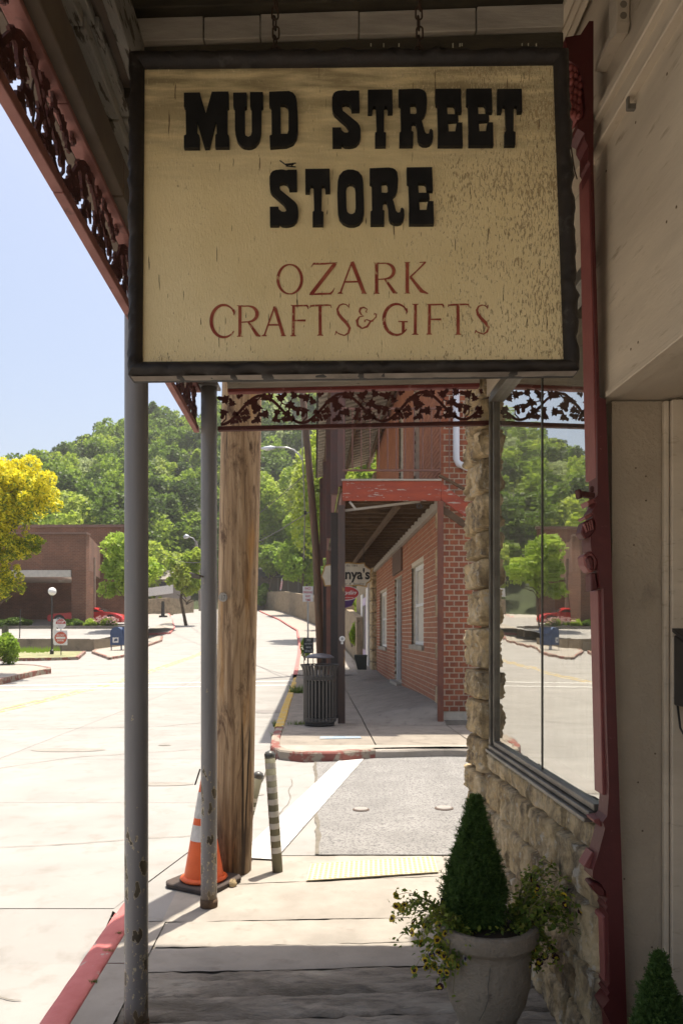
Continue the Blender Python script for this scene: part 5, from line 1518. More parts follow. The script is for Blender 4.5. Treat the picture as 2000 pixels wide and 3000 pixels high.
def spruce(name, label, base, h, r, seed, n, stem_z=0):
    rgx = np.random.default_rng(seed)
    t = thing(name, label, 'dwarf spruce', base, 'dwarf spruces in pots')
    q = MB(); q.tube([Vector(base), Vector(base) + Vector((0, 0, h * .9))], [.012, .004], 6); q.build('trunk', BARK, t)
    # shoots: tufts placed over a lumpy cone
    S_ = []
    m = n // 26
    zz = rgx.uniform(0, 1, m) ** 1.25
    aa = rgx.uniform(0, 2 * np.pi, m)
    prof = lambda z: r * np.clip((1 - z) ** .95 * (.62 + .38 * np.clip(z / .22, 0, 1)) * 1.12, .02, 1)
    lump = np.array([1 + .34 * noise.noise(Vector((math.cos(a) * 2, math.sin(a) * 2, z * 5 + seed))) for a, z in zip(aa, zz)])
    rad = prof(zz) * lump * rgx.uniform(.45, 1.05, m) ** .5 * np.where(rgx.random(m) < .06, 1.22, 1.0)
    base_ = np.stack([np.cos(aa) * rad, np.sin(aa) * rad, zz * h * .97], 1) + np.array(base)
    dirs = np.stack([np.cos(aa) * .8 * (1.05 - zz), np.sin(aa) * .8 * (1.05 - zz), np.full(m, .7)], 1) + rgx.normal(size=(m, 3)) * .22
    dirs /= np.linalg.norm(dirs, axis=1)[:, None]
    L = .046 * rgx.uniform(.6, 1.25, m) * (h / .5)
    C, O, T = [], [], []
    for k in range(26):
        f_ = k / 26
        c = base_ + dirs * (L * f_)[:, None]
        sd_ = rgx.normal(size=(m, 3)); sd_ -= (sd_ * dirs).sum(1)[:, None] * dirs; sd_ /= np.linalg.norm(sd_, axis=1)[:, None]
        o_ = dirs * .8 + sd_
        o_ /= np.linalg.norm(o_, axis=1)[:, None]
        C.append(c + o_ * .005); O.append(o_); T.append(.25 + .5 * f_ + rgx.normal(size=m) * .15)
    C = np.concatenate(C); O = np.concatenate(O); T = np.concatenate(T)
    # thin needle faces
    nn = rgx.normal(size=(len(C), 3)); nn -= (nn * O).sum(1)[:, None] * O; nn /= np.linalg.norm(nn, axis=1)[:, None]
    hl, hw = .0078 * (h / .5), .0013
    V = np.stack([C - O * hl - nn * hw, C - O * hl + nn * hw, C + O * hl + nn * hw * .5, C + O * hl - nn * hw * .5], 1).reshape(-1, 3) - np.array(wloc(t))
    k = len(C)
    me = bpy.data.meshes.new('needles')
    me.vertices.add(4 * k); me.loops.add(4 * k); me.polygons.add(k)
    me.vertices.foreach_set('co', V.astype('f').ravel()); me.loops.foreach_set('vertex_index', np.arange(4 * k, dtype='i')); me.polygons.foreach_set('loop_start', np.arange(0, 4 * k, 4, dtype='i'))
    at = me.attributes.new('tint', 'FLOAT', 'FACE'); at.data.foreach_set('value', np.clip(T, 0, 1).astype('f'))
    me.update(calc_edges=True)
    o = link('needles', me, NEEDLE, t); o['kind'] = 'stuff'
    # dark inner body so the cone is dense
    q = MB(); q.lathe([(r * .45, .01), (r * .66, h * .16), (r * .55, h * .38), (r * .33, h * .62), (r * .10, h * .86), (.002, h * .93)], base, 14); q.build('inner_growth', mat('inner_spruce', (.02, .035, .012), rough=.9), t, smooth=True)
    return t
spruce('dwarf_spruce', 'bushy dark green dwarf spruce growing in the concrete urn', (.525, 2.95, .452), .475, .110, 4, 220000)
p2 = thing('spruce_pot', 'low clay coloured pot in the entry at bottom right', 'planter', (.985, 2.33, 0))
q = MB(); q.lathe([(.09, 0), (.12, .2), (.13, .24), (.11, .24), (.10, .2)], (.985, 2.33, 0), 24); q.build('pot', POT, p2, smooth=True)
spruce('dwarf_spruce', 'narrow dwarf spruce tip in the lower right corner by the stucco wall', (.985, 2.33, .22), .365, .088, 9, 90000)

# pansies
pan = thing('pansy_plant', 'straggly pansies with yellow and dark violet flowers spilling over the urn', 'flowers', pc + Vector((0, 0, .39)))
rgp = np.random.default_rng(12)
lm = m_leaf('pansy_leaf', [(.1, (.12, .18, .03)), (.6, (.26, .32, .05)), (1, (.42, .40, .09))], .45)
stems = MB(); Lc = []; tips = []
def stemcurve(a0, out, up_z, droop, side=0):
    p0 = pc + Vector((math.cos(a0) * .12, math.sin(a0) * .10, .45))
    d = Vector((math.cos(a0), math.sin(a0), 0))
    pts = [p0]
    for i in range(1, 7):
        u = i / 6
        pts.append(p0 + d * out * u + Vector((rgp.normal() * .004, rgp.normal() * .004, up_z * math.sin(u * 1.9) - droop * u * u)))
    return pts
groups = []
for i in range(46):      # right side cluster, tall
    a0 = R(rgp.uniform(-25, 35)); groups.append((a0, rgp.uniform(.02, .25), rgp.uniform(.03, .24), rgp.uniform(0, .06)))
for i in range(16):      # right side trailing
    a0 = R(rgp.uniform(-40, 10)); groups.append((a0, rgp.uniform(.06, .15), rgp.uniform(.01, .05), rgp.uniform(.05, .15)))
for i in range(30):      # left side
    a0 = R(rgp.uniform(160, 215)); groups.append((a0, rgp.uniform(.03, .25), rgp.uniform(.02, .14), rgp.uniform(.0, .14)))
for i in range(20):      # left trailing over the rim
    a0 = R(rgp.uniform(175, 240)); groups.append((a0, rgp.uniform(.06, .16), rgp.uniform(.0, .03), rgp.uniform(.06, .22)))
for a0, o_, uz, dr in groups:
    pts = stemcurve(a0, o_, uz, dr)
    stems.tube(pts, [.0018] * 5 + [.0012, .001], 4)
    tips.append(pts[-1])
    for p in pts[1:]:
        for k in range(6 if uz < .12 else 5): Lc.append(tuple(p + Vector(rgp.normal(size=3)) * .013))
for i in range(300):      # low mat on the soil
    a0 = rgp.uniform(0, 6.283); r_ = .07 + .10 * rgp.random()
    if -2.2 < (a0 if a0 < 3.14 else a0 - 6.28) < -.9 and rgp.random() < .75: continue
    Lc.append((pc.x + math.cos(a0) * r_, pc.y + math.sin(a0) * r_, .46 + .035 * rgp.random()))
stems.build('stems', mat('pansy_stem', (.20, .19, .06), (.16, .13, .06), rough=.7), pan, smooth=True, kind='stuff')
Lc = np.array(Lc)
quads_obj('leaves', Lc, .024, rgp, lm, pan, tint=rgp.uniform(0, 1, len(Lc)) ** 1.3, up=.3, aspect=.55, kind='stuff')
YF = plain('pansy_yellow', (.75, .52, .03), .6); PU = plain('pansy_maroon', (.045, .008, .018), .6); VI = plain('pansy_violet', (.08, .045, .16), .6)
def flower_mesh(c1, c2):
    q = MB(); 
    def petal(a, l, wd, y=0):
        d = Vector((math.cos(R(a)), 0, math.sin(R(a)))); s2 = Vector((-d.z, 0, d.x))
        pts = [Vector((0, y, 0))] + [d * l * u + s2 * wd * v + Vector((0, y - .0015 * u, 0)) for u, v in ((.35, -.6), (.8, -.62), (1.05, -.25), (1.05, .25), (.8, .62), (.35, .6))]
        return pts
    fs_all = []
    for a, l, wd, y, mi in ((60, .0125, .012, .001, 0), (120, .0125, .012, .0015, 0), (10, .012, .010, 0, 0), (170, .012, .010, .0005, 0), (270, .014, .015, -.001, 0)):
        b = len(q.v); pts = petal(a, l, wd, y); q.add(pts, [tuple(range(len(pts)))]); fs_all.append(0)
    for a, l, wd, y in ((10, .0065, .006, -.002), (170, .0065, .006, -.0022), (270, .0075, .008, -.0024)):
        pts = petal(a, l, wd, y); q.add(pts, [tuple(range(len(pts)))]); fs_all.append(1)
    me = bpy.data.meshes.new('flower'); me.from_pydata(q.v, [], q.f); me.materials.append(c1); me.materials.append(c2)
    me.polygons.foreach_set('material_index', fs_all); me.update()
    return me
FM = [flower_mesh(YF, PU), flower_mesh(PU, YF), flower_mesh(VI, YF), flower_mesh(plain('pansy_white', (.6, .58, .5), .6), VI)]
for i, tp_ in enumerate(tips):
    if rgp.random() > .62: continue
    left_ = tp_.x < pc.x
    k = rgp.choice(4, p=[.58, .12, .28, .02] if left_ else [.20, .66, .08, .06])
    o = link('flower', FM[k], None, pan)
    o.location = tp_ - wloc(pan)
    o.rotation_euler = (rgp.normal() * .35, rgp.normal() * .5, rgp.normal() * .6)
    s_ = rgp.uniform(.85, 1.25); o.scale = (s_, s_, s_)
# ================================================================ BRICK BUILDING AND ITS GALLERY
bk = thing('brick_building', 'two storey red brick building with painted side wall across the side street', 'building', (1.65, 12.5, 0))
def bpt(y, t, z): return Vector((bx(y) + t, y, z))
ZT = 8.3
openings = []          # y0, y1, z0, z1, kind
def yof(px): return 12.5 * 370 / (px - 920)
for (pxa, pxb, pya, pyb, kd) in ((1204, 1240, 1653, 1890, 'window'), (1112, 1132, 1733, 1895, 'window')):
    ya, yb = yof(pxb), yof(pxa)
    zt = EYE + (HY - pya) / F * (ya + yb) / 2; zb = EYE + (HY - pyb) / F * (ya + yb) / 2
    openings.append((ya, yb, zb, zt, kd))
ya, yb = yof(1176), yof(1155)
openings.append((ya, yb, fz(1.4, ya) + .05, EYE + (HY - 1692) / F * (ya + yb) / 2, 'door'))
openings.append((15.0, 15.9, 4.6, 6.7, 'red_door')); openings.append((17.8, 18.7, 4.6, 6.9, 'window'))
q = MB()
# backing wall behind the bricks, with openings left out (built in strips)
ysplit = sorted({12.53, 25.4} | {o[0] for o in openings} | {o[1] for o in openings})
for a, b_ in zip(ysplit, ysplit[1:]):
    mid = (a + b_) / 2
    hs = sorted([(o[2], o[3]) for o in openings if o[0] <= mid <= o[1]])
    z = -.3
    for lo_, hi_ in hs + [(ZT, ZT)]:
        q.hexa([tuple(bpt(a, .012, z)), tuple(bpt(a, .3, z)), tuple(bpt(b_, .3, z)), tuple(bpt(b_, .012, z)), tuple(bpt(a, .012, lo_)), tuple(bpt(a, .3, lo_)), tuple(bpt(b_, .3, lo_)), tuple(bpt(b_, .012, lo_))])
        z = hi_
q.build('mortar_wall', MORTAR, bk)
q = MB(); q.box(bx(12.5) + .02, 7, 12.512, 12.8, -.3, ZT); q.build('mortar_wall', MORTAR, bk)
q = MB(); q.box(bx(12.5) + .02, 7, 12.8, 25, ZT, ZT + .1); q.build('roof', ROOFD, bk)
# bricks
CH, BL = .0925, .158
def brick_mesh(sx_, sy_, sz_, m):
    q = MB(); q.box(0, sx_, 0, sy_, 0, sz_)
    me = bpy.data.meshes.new('brick'); me.from_pydata(q.v, [], q.f); me.materials.append(m); me.update(); return me
bm_front = brick_mesh(BL - .022, .05, CH - .020, BRICKM)
rows = int((ZT - .25) / CH)
cnt = 0
rest = MB()
for r_ in range(rows):
    z = .27 + r_ * CH
    for c_ in range(-1, 16):
        x = bx(12.5) + c_ * BL + (BL / 2 if r_ % 2 else 0)
        if x + BL - .02 < bx(12.5) - .002: continue
        xs = max(x, bx(12.5))
        vis = 1285 < (xs / 12.5 * F + CX) < 1385 and 1120 < HY - (z - EYE) / 12.5 * F < 2075
        if vis and cnt < 300 and xs == x:
            q = MB(); q.box(x, x + BL - .022, 12.5 - .002 * ((r_ * 7 + c_) % 3), 12.55, z, z + CH - .02); q.build('brick', BRICKM, bk); cnt += 1
        elif c_ < 8:
            rest.box(xs, x + BL - .022, 12.5, 12.55, z, z + CH - .02)
rest.build('brickwork', BRICKM, bk, kind='stuff')
side = MB(); BL2 = .30
cnt2 = 0
near = []
for r_ in range(rows):
    z = .20 + r_ * CH
    y = 12.5 - (BL2 / 2 if r_ % 2 else 0)
    while y < 25.4:
        y0, y1 = max(y, 12.505), min(y + BL2 - .02, 25.4)
        y += BL2
        hit = [o for o in openings if y1 > o[0] and y0 < o[1] and z + CH > o[2] and z < o[3]]
        for o in hit:
            if y0 < o[0]: y1 = min(y1, o[0])
            elif y1 > o[1]: y0 = max(y0, o[1])
            else: y1 = y0
        if y1 - y0 < .04: continue
        p8 = [bpt(y0, 0, z), bpt(y0, .05, z), bpt(y1, .05, z), bpt(y1, 0, z), bpt(y0, 0, z + CH - .018), bpt(y0, .05, z + CH - .018), bpt(y1, .05, z + CH - .018), bpt(y1, 0, z + CH - .018)]
        if y0 < 15.2 and .2 < z < 3.3 and cnt2 < 290:
            near.append(p8); cnt2 += 1
        else: side.hexa([tuple(v) for v in p8])
side.build('side_brickwork', BRICKP, bk, kind='stuff')
for p8 in near:
    q = MB(); q.hexa([tuple(v) for v in p8]); q.build('brick', BRICKP, bk)
# rough stone strip at the corner
zz_ = .3; k = 0
while zz_ < 3.5:
    h = .38 + .1 * math.sin(k * 2.3)
    q = MB(); q.hexa([tuple(bpt(12.53, -.02, zz_)), tuple(bpt(12.53, .04, zz_)), tuple(bpt(12.95, .04, zz_)), tuple(bpt(12.95, -.02, zz_)), tuple(bpt(12.53, -.02, zz_ + h - .02)), tuple(bpt(12.53, .04, zz_ + h - .02)), tuple(bpt(12.95, .04, zz_ + h - .02)), tuple(bpt(12.95, -.02, zz_ + h - .02))])
    if k % 2 == 0: q.build('corner_stone', STONE, bk, bev=.02)
    zz_ += h; k += 1
for (ya, yb, zb, zt, kd) in openings:
    def bb(y0, y1, t0, t1, z0, z1, nm, m, par=bk):
        q = MB(); q.hexa([tuple(bpt(y0, t0, z0)), tuple(bpt(y0, t1, z0)), tuple(bpt(y1, t1, z0)), tuple(bpt(y1, t0, z0)), tuple(bpt(y0, t0, z1)), tuple(bpt(y0, t1, z1)), tuple(bpt(y1, t1, z1)), tuple(bpt(y1, t0, z1))])
        return q.build(nm, m, par)
    if kd == 'window':
        wn = bb(ya, yb, .14, .18, zb, zt, 'window', CURT)
        wn_l = wn
        bb(ya + .1, yb - .1, .125, .138, zb + .12, (zb + zt) / 2 - .03, 'pane', plain('grey_pane', (.22, .21, .19), .15), None) if False else None
        for (a0, a1, c0, c1) in ((ya + .001, ya + .09, zb + .002, zt - .002), (yb - .09, yb - .001, zb + .002, zt - .002), (ya + .09, yb - .09, zt - .10, zt - .002), (ya + .09, yb - .09, zb + .002, zb + .07), (ya + .09, yb - .09, (zb + zt) / 2 - .03, (zb + zt) / 2 + .03)):
            bb(a0, a1, .09, .137, c0, c1, 'window_frame', WHITE)
        bb(ya - .08, yb + .08, -.05, .10, zb - .09, zb - .004, 'window_sill', mat('stone_sill', (.38, .33, .26), rough=.9))
    elif kd == 'door':
        bb(ya, yb, .16, .2, zb, zt, 'door', plain('brown_door', (.14, .09, .07), .6))
        bb(yb - .12, yb - .002, .06, .155, zb, zt - .002, 'door_frame', WHITE); bb(ya + .002, ya + .1, .06, .155, zb, zt - .002, 'door_frame', WHITE)
        bb(ya - .05, yb + .1, -.12, .10, zb - .10, zb - .002, 'door_step', mat('stone_sill', (.38, .33, .26)))
        bb(ya - .2, yb + .2, -.04, -.002, zt + .1, zt + .75, 'door_plaque', plain('dark_plaque', (.13, .07, .045), .7))
    else:
        bb(ya, yb, .12, .16, zb, zt, 'door', plain('deep_red_door', (.22, .03, .025), .6))
# white downspout
dsx = lambda px, py: P(px, py, 12.42)
q = MB(); q.tube([dsx(1336, 1100), dsx(1336, 1345), dsx(1342, 1358), dsx(1372, 1372)], .055, 8); q.build('downspout', mat('white_downspout', (.66, .67, .70), (.6, .61, .64), rough=.4), bk, smooth=True)
# stone building beyond
st = thing('stone_building', 'pale stone shop front with lilac door beyond the brick wall', 'building', (1.1, 26, 0))
q = MB(); q.hexa([tuple(bpt(25.45, -.08, 0)), tuple(bpt(25.45, 3, 0)), tuple(bpt(36, 3, 0)), tuple(bpt(36, -.08, 0)), tuple(bpt(25.45, -.08, 7)), tuple(bpt(25.45, 3, 7)), tuple(bpt(36, 3, 7)), tuple(bpt(36, -.08, 7))]); q.build('wall', RUBBLE, st)
k = 0; z = .15
while z < 3.6:
    q = MB(); h = .42
    q.hexa([tuple(bpt(25.42, -.16, z)), tuple(bpt(25.42, .1, z)), tuple(bpt(26.4, .1, z)), tuple(bpt(26.4, -.16, z)), tuple(bpt(25.42, -.16, z + h - .03)), tuple(bpt(25.42, .1, z + h - .03)), tuple(bpt(26.4, .1, z + h - .03)), tuple(bpt(26.4, -.16, z + h - .03))]); q.build('stone', STONE, st, bev=.03); z += h
for (y0, y1, z0, z1, nm, m) in ((27.2, 28.2, .2, 3.2, 'pilaster', WHITE), (28.4, 30.2, .2, 2.9, 'door', LILAC), (30.4, 31.4, .2, 3.1, 'pilaster', WHITE), (28.6, 29.9, .9, 2.6, 'door_pane', DARKG)):
    q = MB(); t_ = -.16 if nm != 'door_pane' else -.175
    q.hexa([tuple(bpt(y0, t_, z0)), tuple(bpt(y0, -.09, z0)), tuple(bpt(y1, -.09, z0)), tuple(bpt(y1, t_, z0)), tuple(bpt(y0, t_, z1)), tuple(bpt(y0, -.09, z1)), tuple(bpt(y1, -.09, z1)), tuple(bpt(y1, t_, z1))]); q.build(nm, m, st)

# gallery: posts, deck, fascia, railing, upper roof
gl_ = thing('balcony', 'weathered timber balcony with peeling red fascia on the brick building', 'balcony', (.8, 12.2, 3.7))
def gx(y): return .4325 - .03636 * y
YB = 12.15
ZD0, ZD1 = EYE + (HY - 1468) / F * YB, EYE + (HY - 1410) / F * YB      # fascia
a, b_ = P(1003, 1439, YB), P(1290, 1441, YB)
q = MB(); q.box(a.x, b_.x, YB - .03, YB, ZD0, ZD1); q.build('fascia', REDBOARD, gl_, bev=.004)
q = MB(); q.box(a.x - .02, b_.x + .01, YB - .05, YB + .05, ZD1 + .002, ZD1 + .03); q.build('deck_edge', LIGHTB, gl_)
q = MB(); q.hexa([(b_.x + .004, YB - .02, ZD0 + .02), (P(1368, 1, YB).x, YB - .02, EYE + (HY - 1518) / F * YB), (P(1368, 1, YB).x, YB + .02, EYE + (HY - 1518) / F * YB), (b_.x + .004, YB + .02, ZD0 + .02),
                  (b_.x + .004, YB - .02, ZD1 - .02), (P(1368, 1, YB).x, YB - .02, EYE + (HY - 1492) / F * YB + .09), (P(1368, 1, YB).x, YB + .02, EYE + (HY - 1492) / F * YB + .09), (b_.x + .004, YB + .02, ZD1 - .02)]); q.build('sloping_fascia', REDBOARD, gl_)
q = MB(); q.bar(P(1293, 1490, YB - .01), P(1372, 1545, YB - .01), .05, .10); q.build('sloping_rail', OLDJOIST, gl_)
q = MB(); q.bar(P(1286, 1392, YB - .01), P(1372, 1440, YB - .01), .05, .04); q.build('sloping_rail', OLDJOIST, gl_)
# deck boards above, joists under
q = MB()
q.hexa([(gx(12.2) - .02, YB + .05, ZD0 + .20), (bx(12.2) - .01, YB + .05, ZD0 + .20), (bx(27) - .01, 27, ZD0 + .20), (gx(27) - .02, 27, ZD0 + .20), (gx(12.2) - .02, YB + .05, ZD0 + .24), (bx(12.2) - .01, YB + .05, ZD0 + .24), (bx(27) - .01, 27, ZD0 + .24), (gx(27) - .02, 27, ZD0 + .24)])
q.build('deck', OLDJOIST, gl_)
for i in range(28):
    y = 12.5 + i * .5
    q = MB(); q.box(gx(y) + .03, bx(y) - .02, y, y + .05, ZD0 + .02, ZD0 + .198); q.build('joist', OLDJOIST, gl_)
q = MB(); q.bar((bx(12.4) - .06, 12.2, ZD0 - .02), (bx(27) - .06, 27, ZD0 - .02), .08, .16); q.build('ledger', LIGHTB, gl_)
q = MB(); q.bar((gx(12.2) + .04, 12.2, ZD0 + .04), (gx(27) + .04, 27, ZD0 + .04), .07, .22); q.build('edge_beam', mat('reddish_edge_beam', (.22, .10, .07), (.15, .08, .06), rough=.8), gl_)
q = MB(); q.bar((gx(12.3) + .95, 12.3, ZD0 - .03), (gx(24) + .75, 24, ZD0 - .03), .06, .10); q.build('middle_beam', OLDJOIST, gl_)
q = MB(); q.bar(P(1010, 1496, YB + .1), P(1230, 1469, YB + .1), .03, .035); q.build('conduit', LIGHTB, gl_)
q = MB(); q.bar(P(1024, 1470, YB - .05), P(1042, 1492, YB - .05), .05, .03); q.build('broken_bracket', LIGHTB, gl_)
q = MB(); q.tube([P(1228 + math.cos(t) * (10 - t * .9), 1482 + math.sin(t) * (9 - t * .8), YB - .02) for t in [i * .5 for i in range(16)]], .008, 6); q.build('iron_scroll', STEELBLK, gl_)
# railing
RZ = EYE + (HY - 1378) / F * YB
q = MB(); q.bar((a.x, YB, RZ), (b_.x, YB, RZ), .03, .03); q.build('rail', mat('rusty_rail', (.20, .10, .075), rough=.7), gl_)
q = MB(); q.bar((a.x, YB, RZ + 1.0), (b_.x, YB, RZ + 1.0), .03, .03); q.build('rail', mat('rusty_rail', (.20, .10, .075)), gl_)
for i in range(13):
    x = a.x + .02 + i * .142
    q = MB(); q.tube([(x, YB, RZ), (x, YB, RZ + 1.0)], .010, 5); q.build('baluster', mat('rusty_rail', (.20, .10, .075)), gl_)
q = MB(); q.bar((gx(12.2), YB, RZ), (gx(27), 27, RZ), .03, .03); q.bar((gx(12.2), YB, RZ + 1.0), (gx(27), 27, RZ + 1.0), .03, .03)
q.build('side_rail', mat('rusty_rail', (.20, .10, .075)), gl_)
q = MB()
for i in range(70):
    y = 12.4 + i * .2; q.tube([(gx(y), y, RZ), (gx(y), y, RZ + 1.0)], .009, 4)
q.build('side_balusters', mat('rusty_rail', (.20, .10, .075)), gl_, kind='stuff')
# posts
for i, (pxp, y, hw_, lab) in enumerate(((1000, 12.2, .058, 'front corner brown and grey post of the balcony beside the trash can'), (979, 12.95, .062, 'brown balcony post right behind the corner post, almost touching it in view'), (962, 19.0, .055, 'middle brown balcony post along the kerb'), (951, 24.0, .050, 'slim brown balcony post farther along the kerb'), (941, 27.0, .062, 'farthest brown balcony post along the kerb'))):
    x = (pxp - CX) / F * y
    t = thing('balcony_post', lab, 'post', (x, y, .1), 'square posts carrying the balcony')
    q = MB(); q.box(x - hw_, x + hw_, y - .07, y + .07, .08, ZD0 - .07); q.build('lower_shaft', (POSTBR, mat('dark_post', (.045, .035, .03), (.03, .025, .022), rough=.8, scale=3), mat('reddish_post', (.22, .10, .07), (.14, .08, .065), rough=.8, scale=3))[(0, 1, 2, 1, 2)[i]], t, bev=.006)  # alternating dark and reddish tones stand in for the posts' lit edges
    q = MB(); q.box(x - .062, x + .062, y - .055, y + .055, ZD0 + .245, 7.1); q.build('upper_shaft', mat('upper_post_red', (.13, .06, .048), (.08, .058, .052), rough=.8, scale=2), t, bev=.006)
x = P(1288, 1, YB).x
t = thing('balcony_post', 'rust red square post at the brick corner under the balcony', 'post', (x, YB, .1), 'square posts carrying the balcony')
q = MB(); q.box(x - .045, x + .045, YB - .1, YB - .01, .02, ZD0 - .01); q.build('shaft', mat('rust_red_post', (.20, .075, .045), (.13, .055, .04), rough=.8, scale=3, stretch=(3, 3, 1), rnd=True), t, bev=.006)
q = MB(); q.box(x - .055, x + .055, YB - .11, YB, ZD0 - .004, ZD0 + .08); 
# sticker discs on the front corner post
st1 = P(1002, 1872, 12.125)
s1 = thing('round_sticker', 'round white reflector disc on the balcony corner post', 'sticker', (st1.x, 12.13, st1.z))
q = MB(); q.tube([(st1.x, 12.118, st1.z), (st1.x, 12.126, st1.z)], .046, 20); q.build('disc', WHITE, s1)
q = MB(); q.tube([(st1.x, 12.112, st1.z), (st1.x, 12.117, st1.z)], .026, 16); q.build('centre', plain('grey_disc', (.3, .3, .3), .4), s1)
p_ = P(1002, 1884, 12.13); q = MB(); q.box(p_.x - .018, p_.x + .018, 12.12, 12.126, p_.z - .02, p_.z + .015); tag(q.build('square_sticker', WHITE), 'tiny white square sticker below the round disc', 'sticker')
# upper slatted roof
ur = thing('gallery_roof', 'slatted upper gallery roof seen from below through the railing', 'roof', (.5, 14, 6.5))
ZR = 7.12
def upt(y, u, z=0): return Vector((gx(y) - .32 + u * (bx(y) - gx(y) + .3), y, ZR + .55 * u + z))
for i in range(40):
    y = 12.35 + i * .37
    q = MB(); q.bar(upt(y, 0), upt(y, 1), .19, .05); q.build('slat', LIGHTB, ur)
for i in range(3):
    q = MB(); q.bar(upt(12.2, .12 + .4 * i, -.10), upt(27, .12 + .4 * i, -.10), .07, .14); q.build('rafter', OLDJOIST, ur)
q = MB(); q.hexa([tuple(upt(12.2, -.03, .05)), tuple(upt(12.2, 1, .05)), tuple(upt(27.2, 1, .05)), tuple(upt(27.2, -.03, .05)), tuple(upt(12.2, -.03, .08)), tuple(upt(12.2, 1, .08)), tuple(upt(27.2, 1, .08)), tuple(upt(27.2, -.03, .08))]); q.build('roof_sheet', plain('dark_roof_sheet', (.05, .04, .03), .9), ur)
q = MB(); q.bar((gx(12.2), 12.2, ZR - .1), (gx(27), 27, ZR - .1), .1, .2); q.build('plate_beam', mat('upper_post_red', (.20, .085, .065)), ur)

# hanging signs under the balcony
sg = thing('hanging_sign', 'cream scroll edged shop sign with ochre border and dark lettering under the balcony', 'sign', P(1030, 1685, 14.2))
YG = 18.4
outl = [(950, 1656), (985, 1650), (1020, 1647), (1050, 1650), (1068, 1648), (1070, 1656), (1080, 1664), (1088, 1668), (1086, 1682), (1088, 1700), (1082, 1706), (1075, 1710), (1074, 1720), (1050, 1716), (1020, 1719), (985, 1716), (950, 1718), (946, 1700), (940, 1690), (946, 1672)]
q = MB(); q.prism([P(x, y, YG) for x, y in outl], (0, .04, 0)); q.build('border', plain('ochre_border', (.42, .24, .06), .6), sg)
cxs, cys = 1016, 1684
q = MB(); q.prism([P(cxs + (x - cxs) * .955, cys + (y - cys) * .90, YG - .008) for x, y in outl], (0, .006, 0)); q.build('panel', plain('cream_panel', (.62, .56, .44), .6), sg)
INK = plain('sign_ink', (.02, .018, .016), .6)
A_, B_ = P(972, 1708, YG), P(1083, 1666, YG)
text_mesh("Sonya's", A_.x, B_.x, A_.z + .005, B_.z + .01, YG - .009, INK, sg, off=.03)
A_, B_ = P(1014, 1660, YG), P(1047, 1654, YG); text_mesh('Est. 1886', A_.x, B_.x, A_.z, B_.z, YG - .009, INK, sg, shear=.3)
A_, B_ = P(985, 1715, YG), P(1066, 1708, YG); text_mesh('Leather  &  Jewelry', A_.x, B_.x, A_.z, B_.z + .004, YG - .009, INK, sg, shear=.3)
for px in (965, 1065):
    q = MB(); q.tube([P(px, 1652, YG + .02), Vector((P(px, 1, YG).x, YG + .02, ZD0 + .05))], .008, 5); q.build('hanger', STEELBLK, sg)
s2 = thing('oval_sign', 'small red oval sign with white script under the cream sign', 'sign', P(1012, 1738, 14.3))
def oval(cx_, cy, a_, b2, Y, dy, name, m):
    q = MB(); q.prism([P(cx_ + a_ * math.cos(R(t)), cy - b2 * math.sin(R(t)), Y) for t in range(0, 360, 12)], (0, dy, 0)); return q.build(name, m, s2)
oval(1012, 1738, 40, 21.5, 14.3, .03, 'rim', WHITE); oval(1012, 1738, 38, 19.5, 14.29, .008, 'panel', plain('sign_red', (.42, .035, .03), .5))
A_, B_ = P(990, 1746, 14.28), P(1044, 1730, 14.28); text_mesh('Stylin', A_.x, B_.x, A_.z, B_.z, 14.283, WHITE, s2, off=.01, shear=.5)
A_, B_ = P(990, 1753, 14.28), P(1036, 1749, 14.28); text_mesh('boutique', A_.x, B_.x, A_.z, B_.z, 14.283, WHITE, s2, shear=.3)
for px in (990, 1035):
    q = MB(); q.tube([P(px, 1722, 14.28), P(px, 1714, 14.24)], .006, 5); q.build('hanger', STEELBLK, s2)
q = MB(); q.prism([P(1000, 1758, 27), P(1042, 1752, 27), P(1030, 1775, 27), P(1008, 1782, 27)], (0, .4, 0))
tag(q.build('shop_awning', plain('purple_canvas', (.12, .06, .22), .8)), 'small purple awning far down the sidewalk', 'awning')
# planter box by the stone building
p_ = P(1057, 1962, 22); 
pb = thing('planter_box', 'dark tapered planter box standing by the stone building', 'planter', (p_.x, 22, p_.z))
q = MB(); q.hexa([(p_.x - .10, 21.85, p_.z), (p_.x + .16, 21.85, p_.z), (p_.x + .16, 22.2, p_.z), (p_.x - .10, 22.2, p_.z), (p_.x - .20, 21.8, p_.z + .38), (p_.x + .17, 21.8, p_.z + .42), (p_.x + .17, 22.2, p_.z + .42), (p_.x - .2, 22.2, p_.z + .38)]); q.build('box', plain('planter_dark', (.05, .055, .045), .7), pb)
q = MB(); q.box(p_.x - .19, p_.x + .18, 21.78, 22.22, p_.z + .39, p_.z + .43); q.build('rim', plain('planter_dark', (.05, .055, .045)), pb)

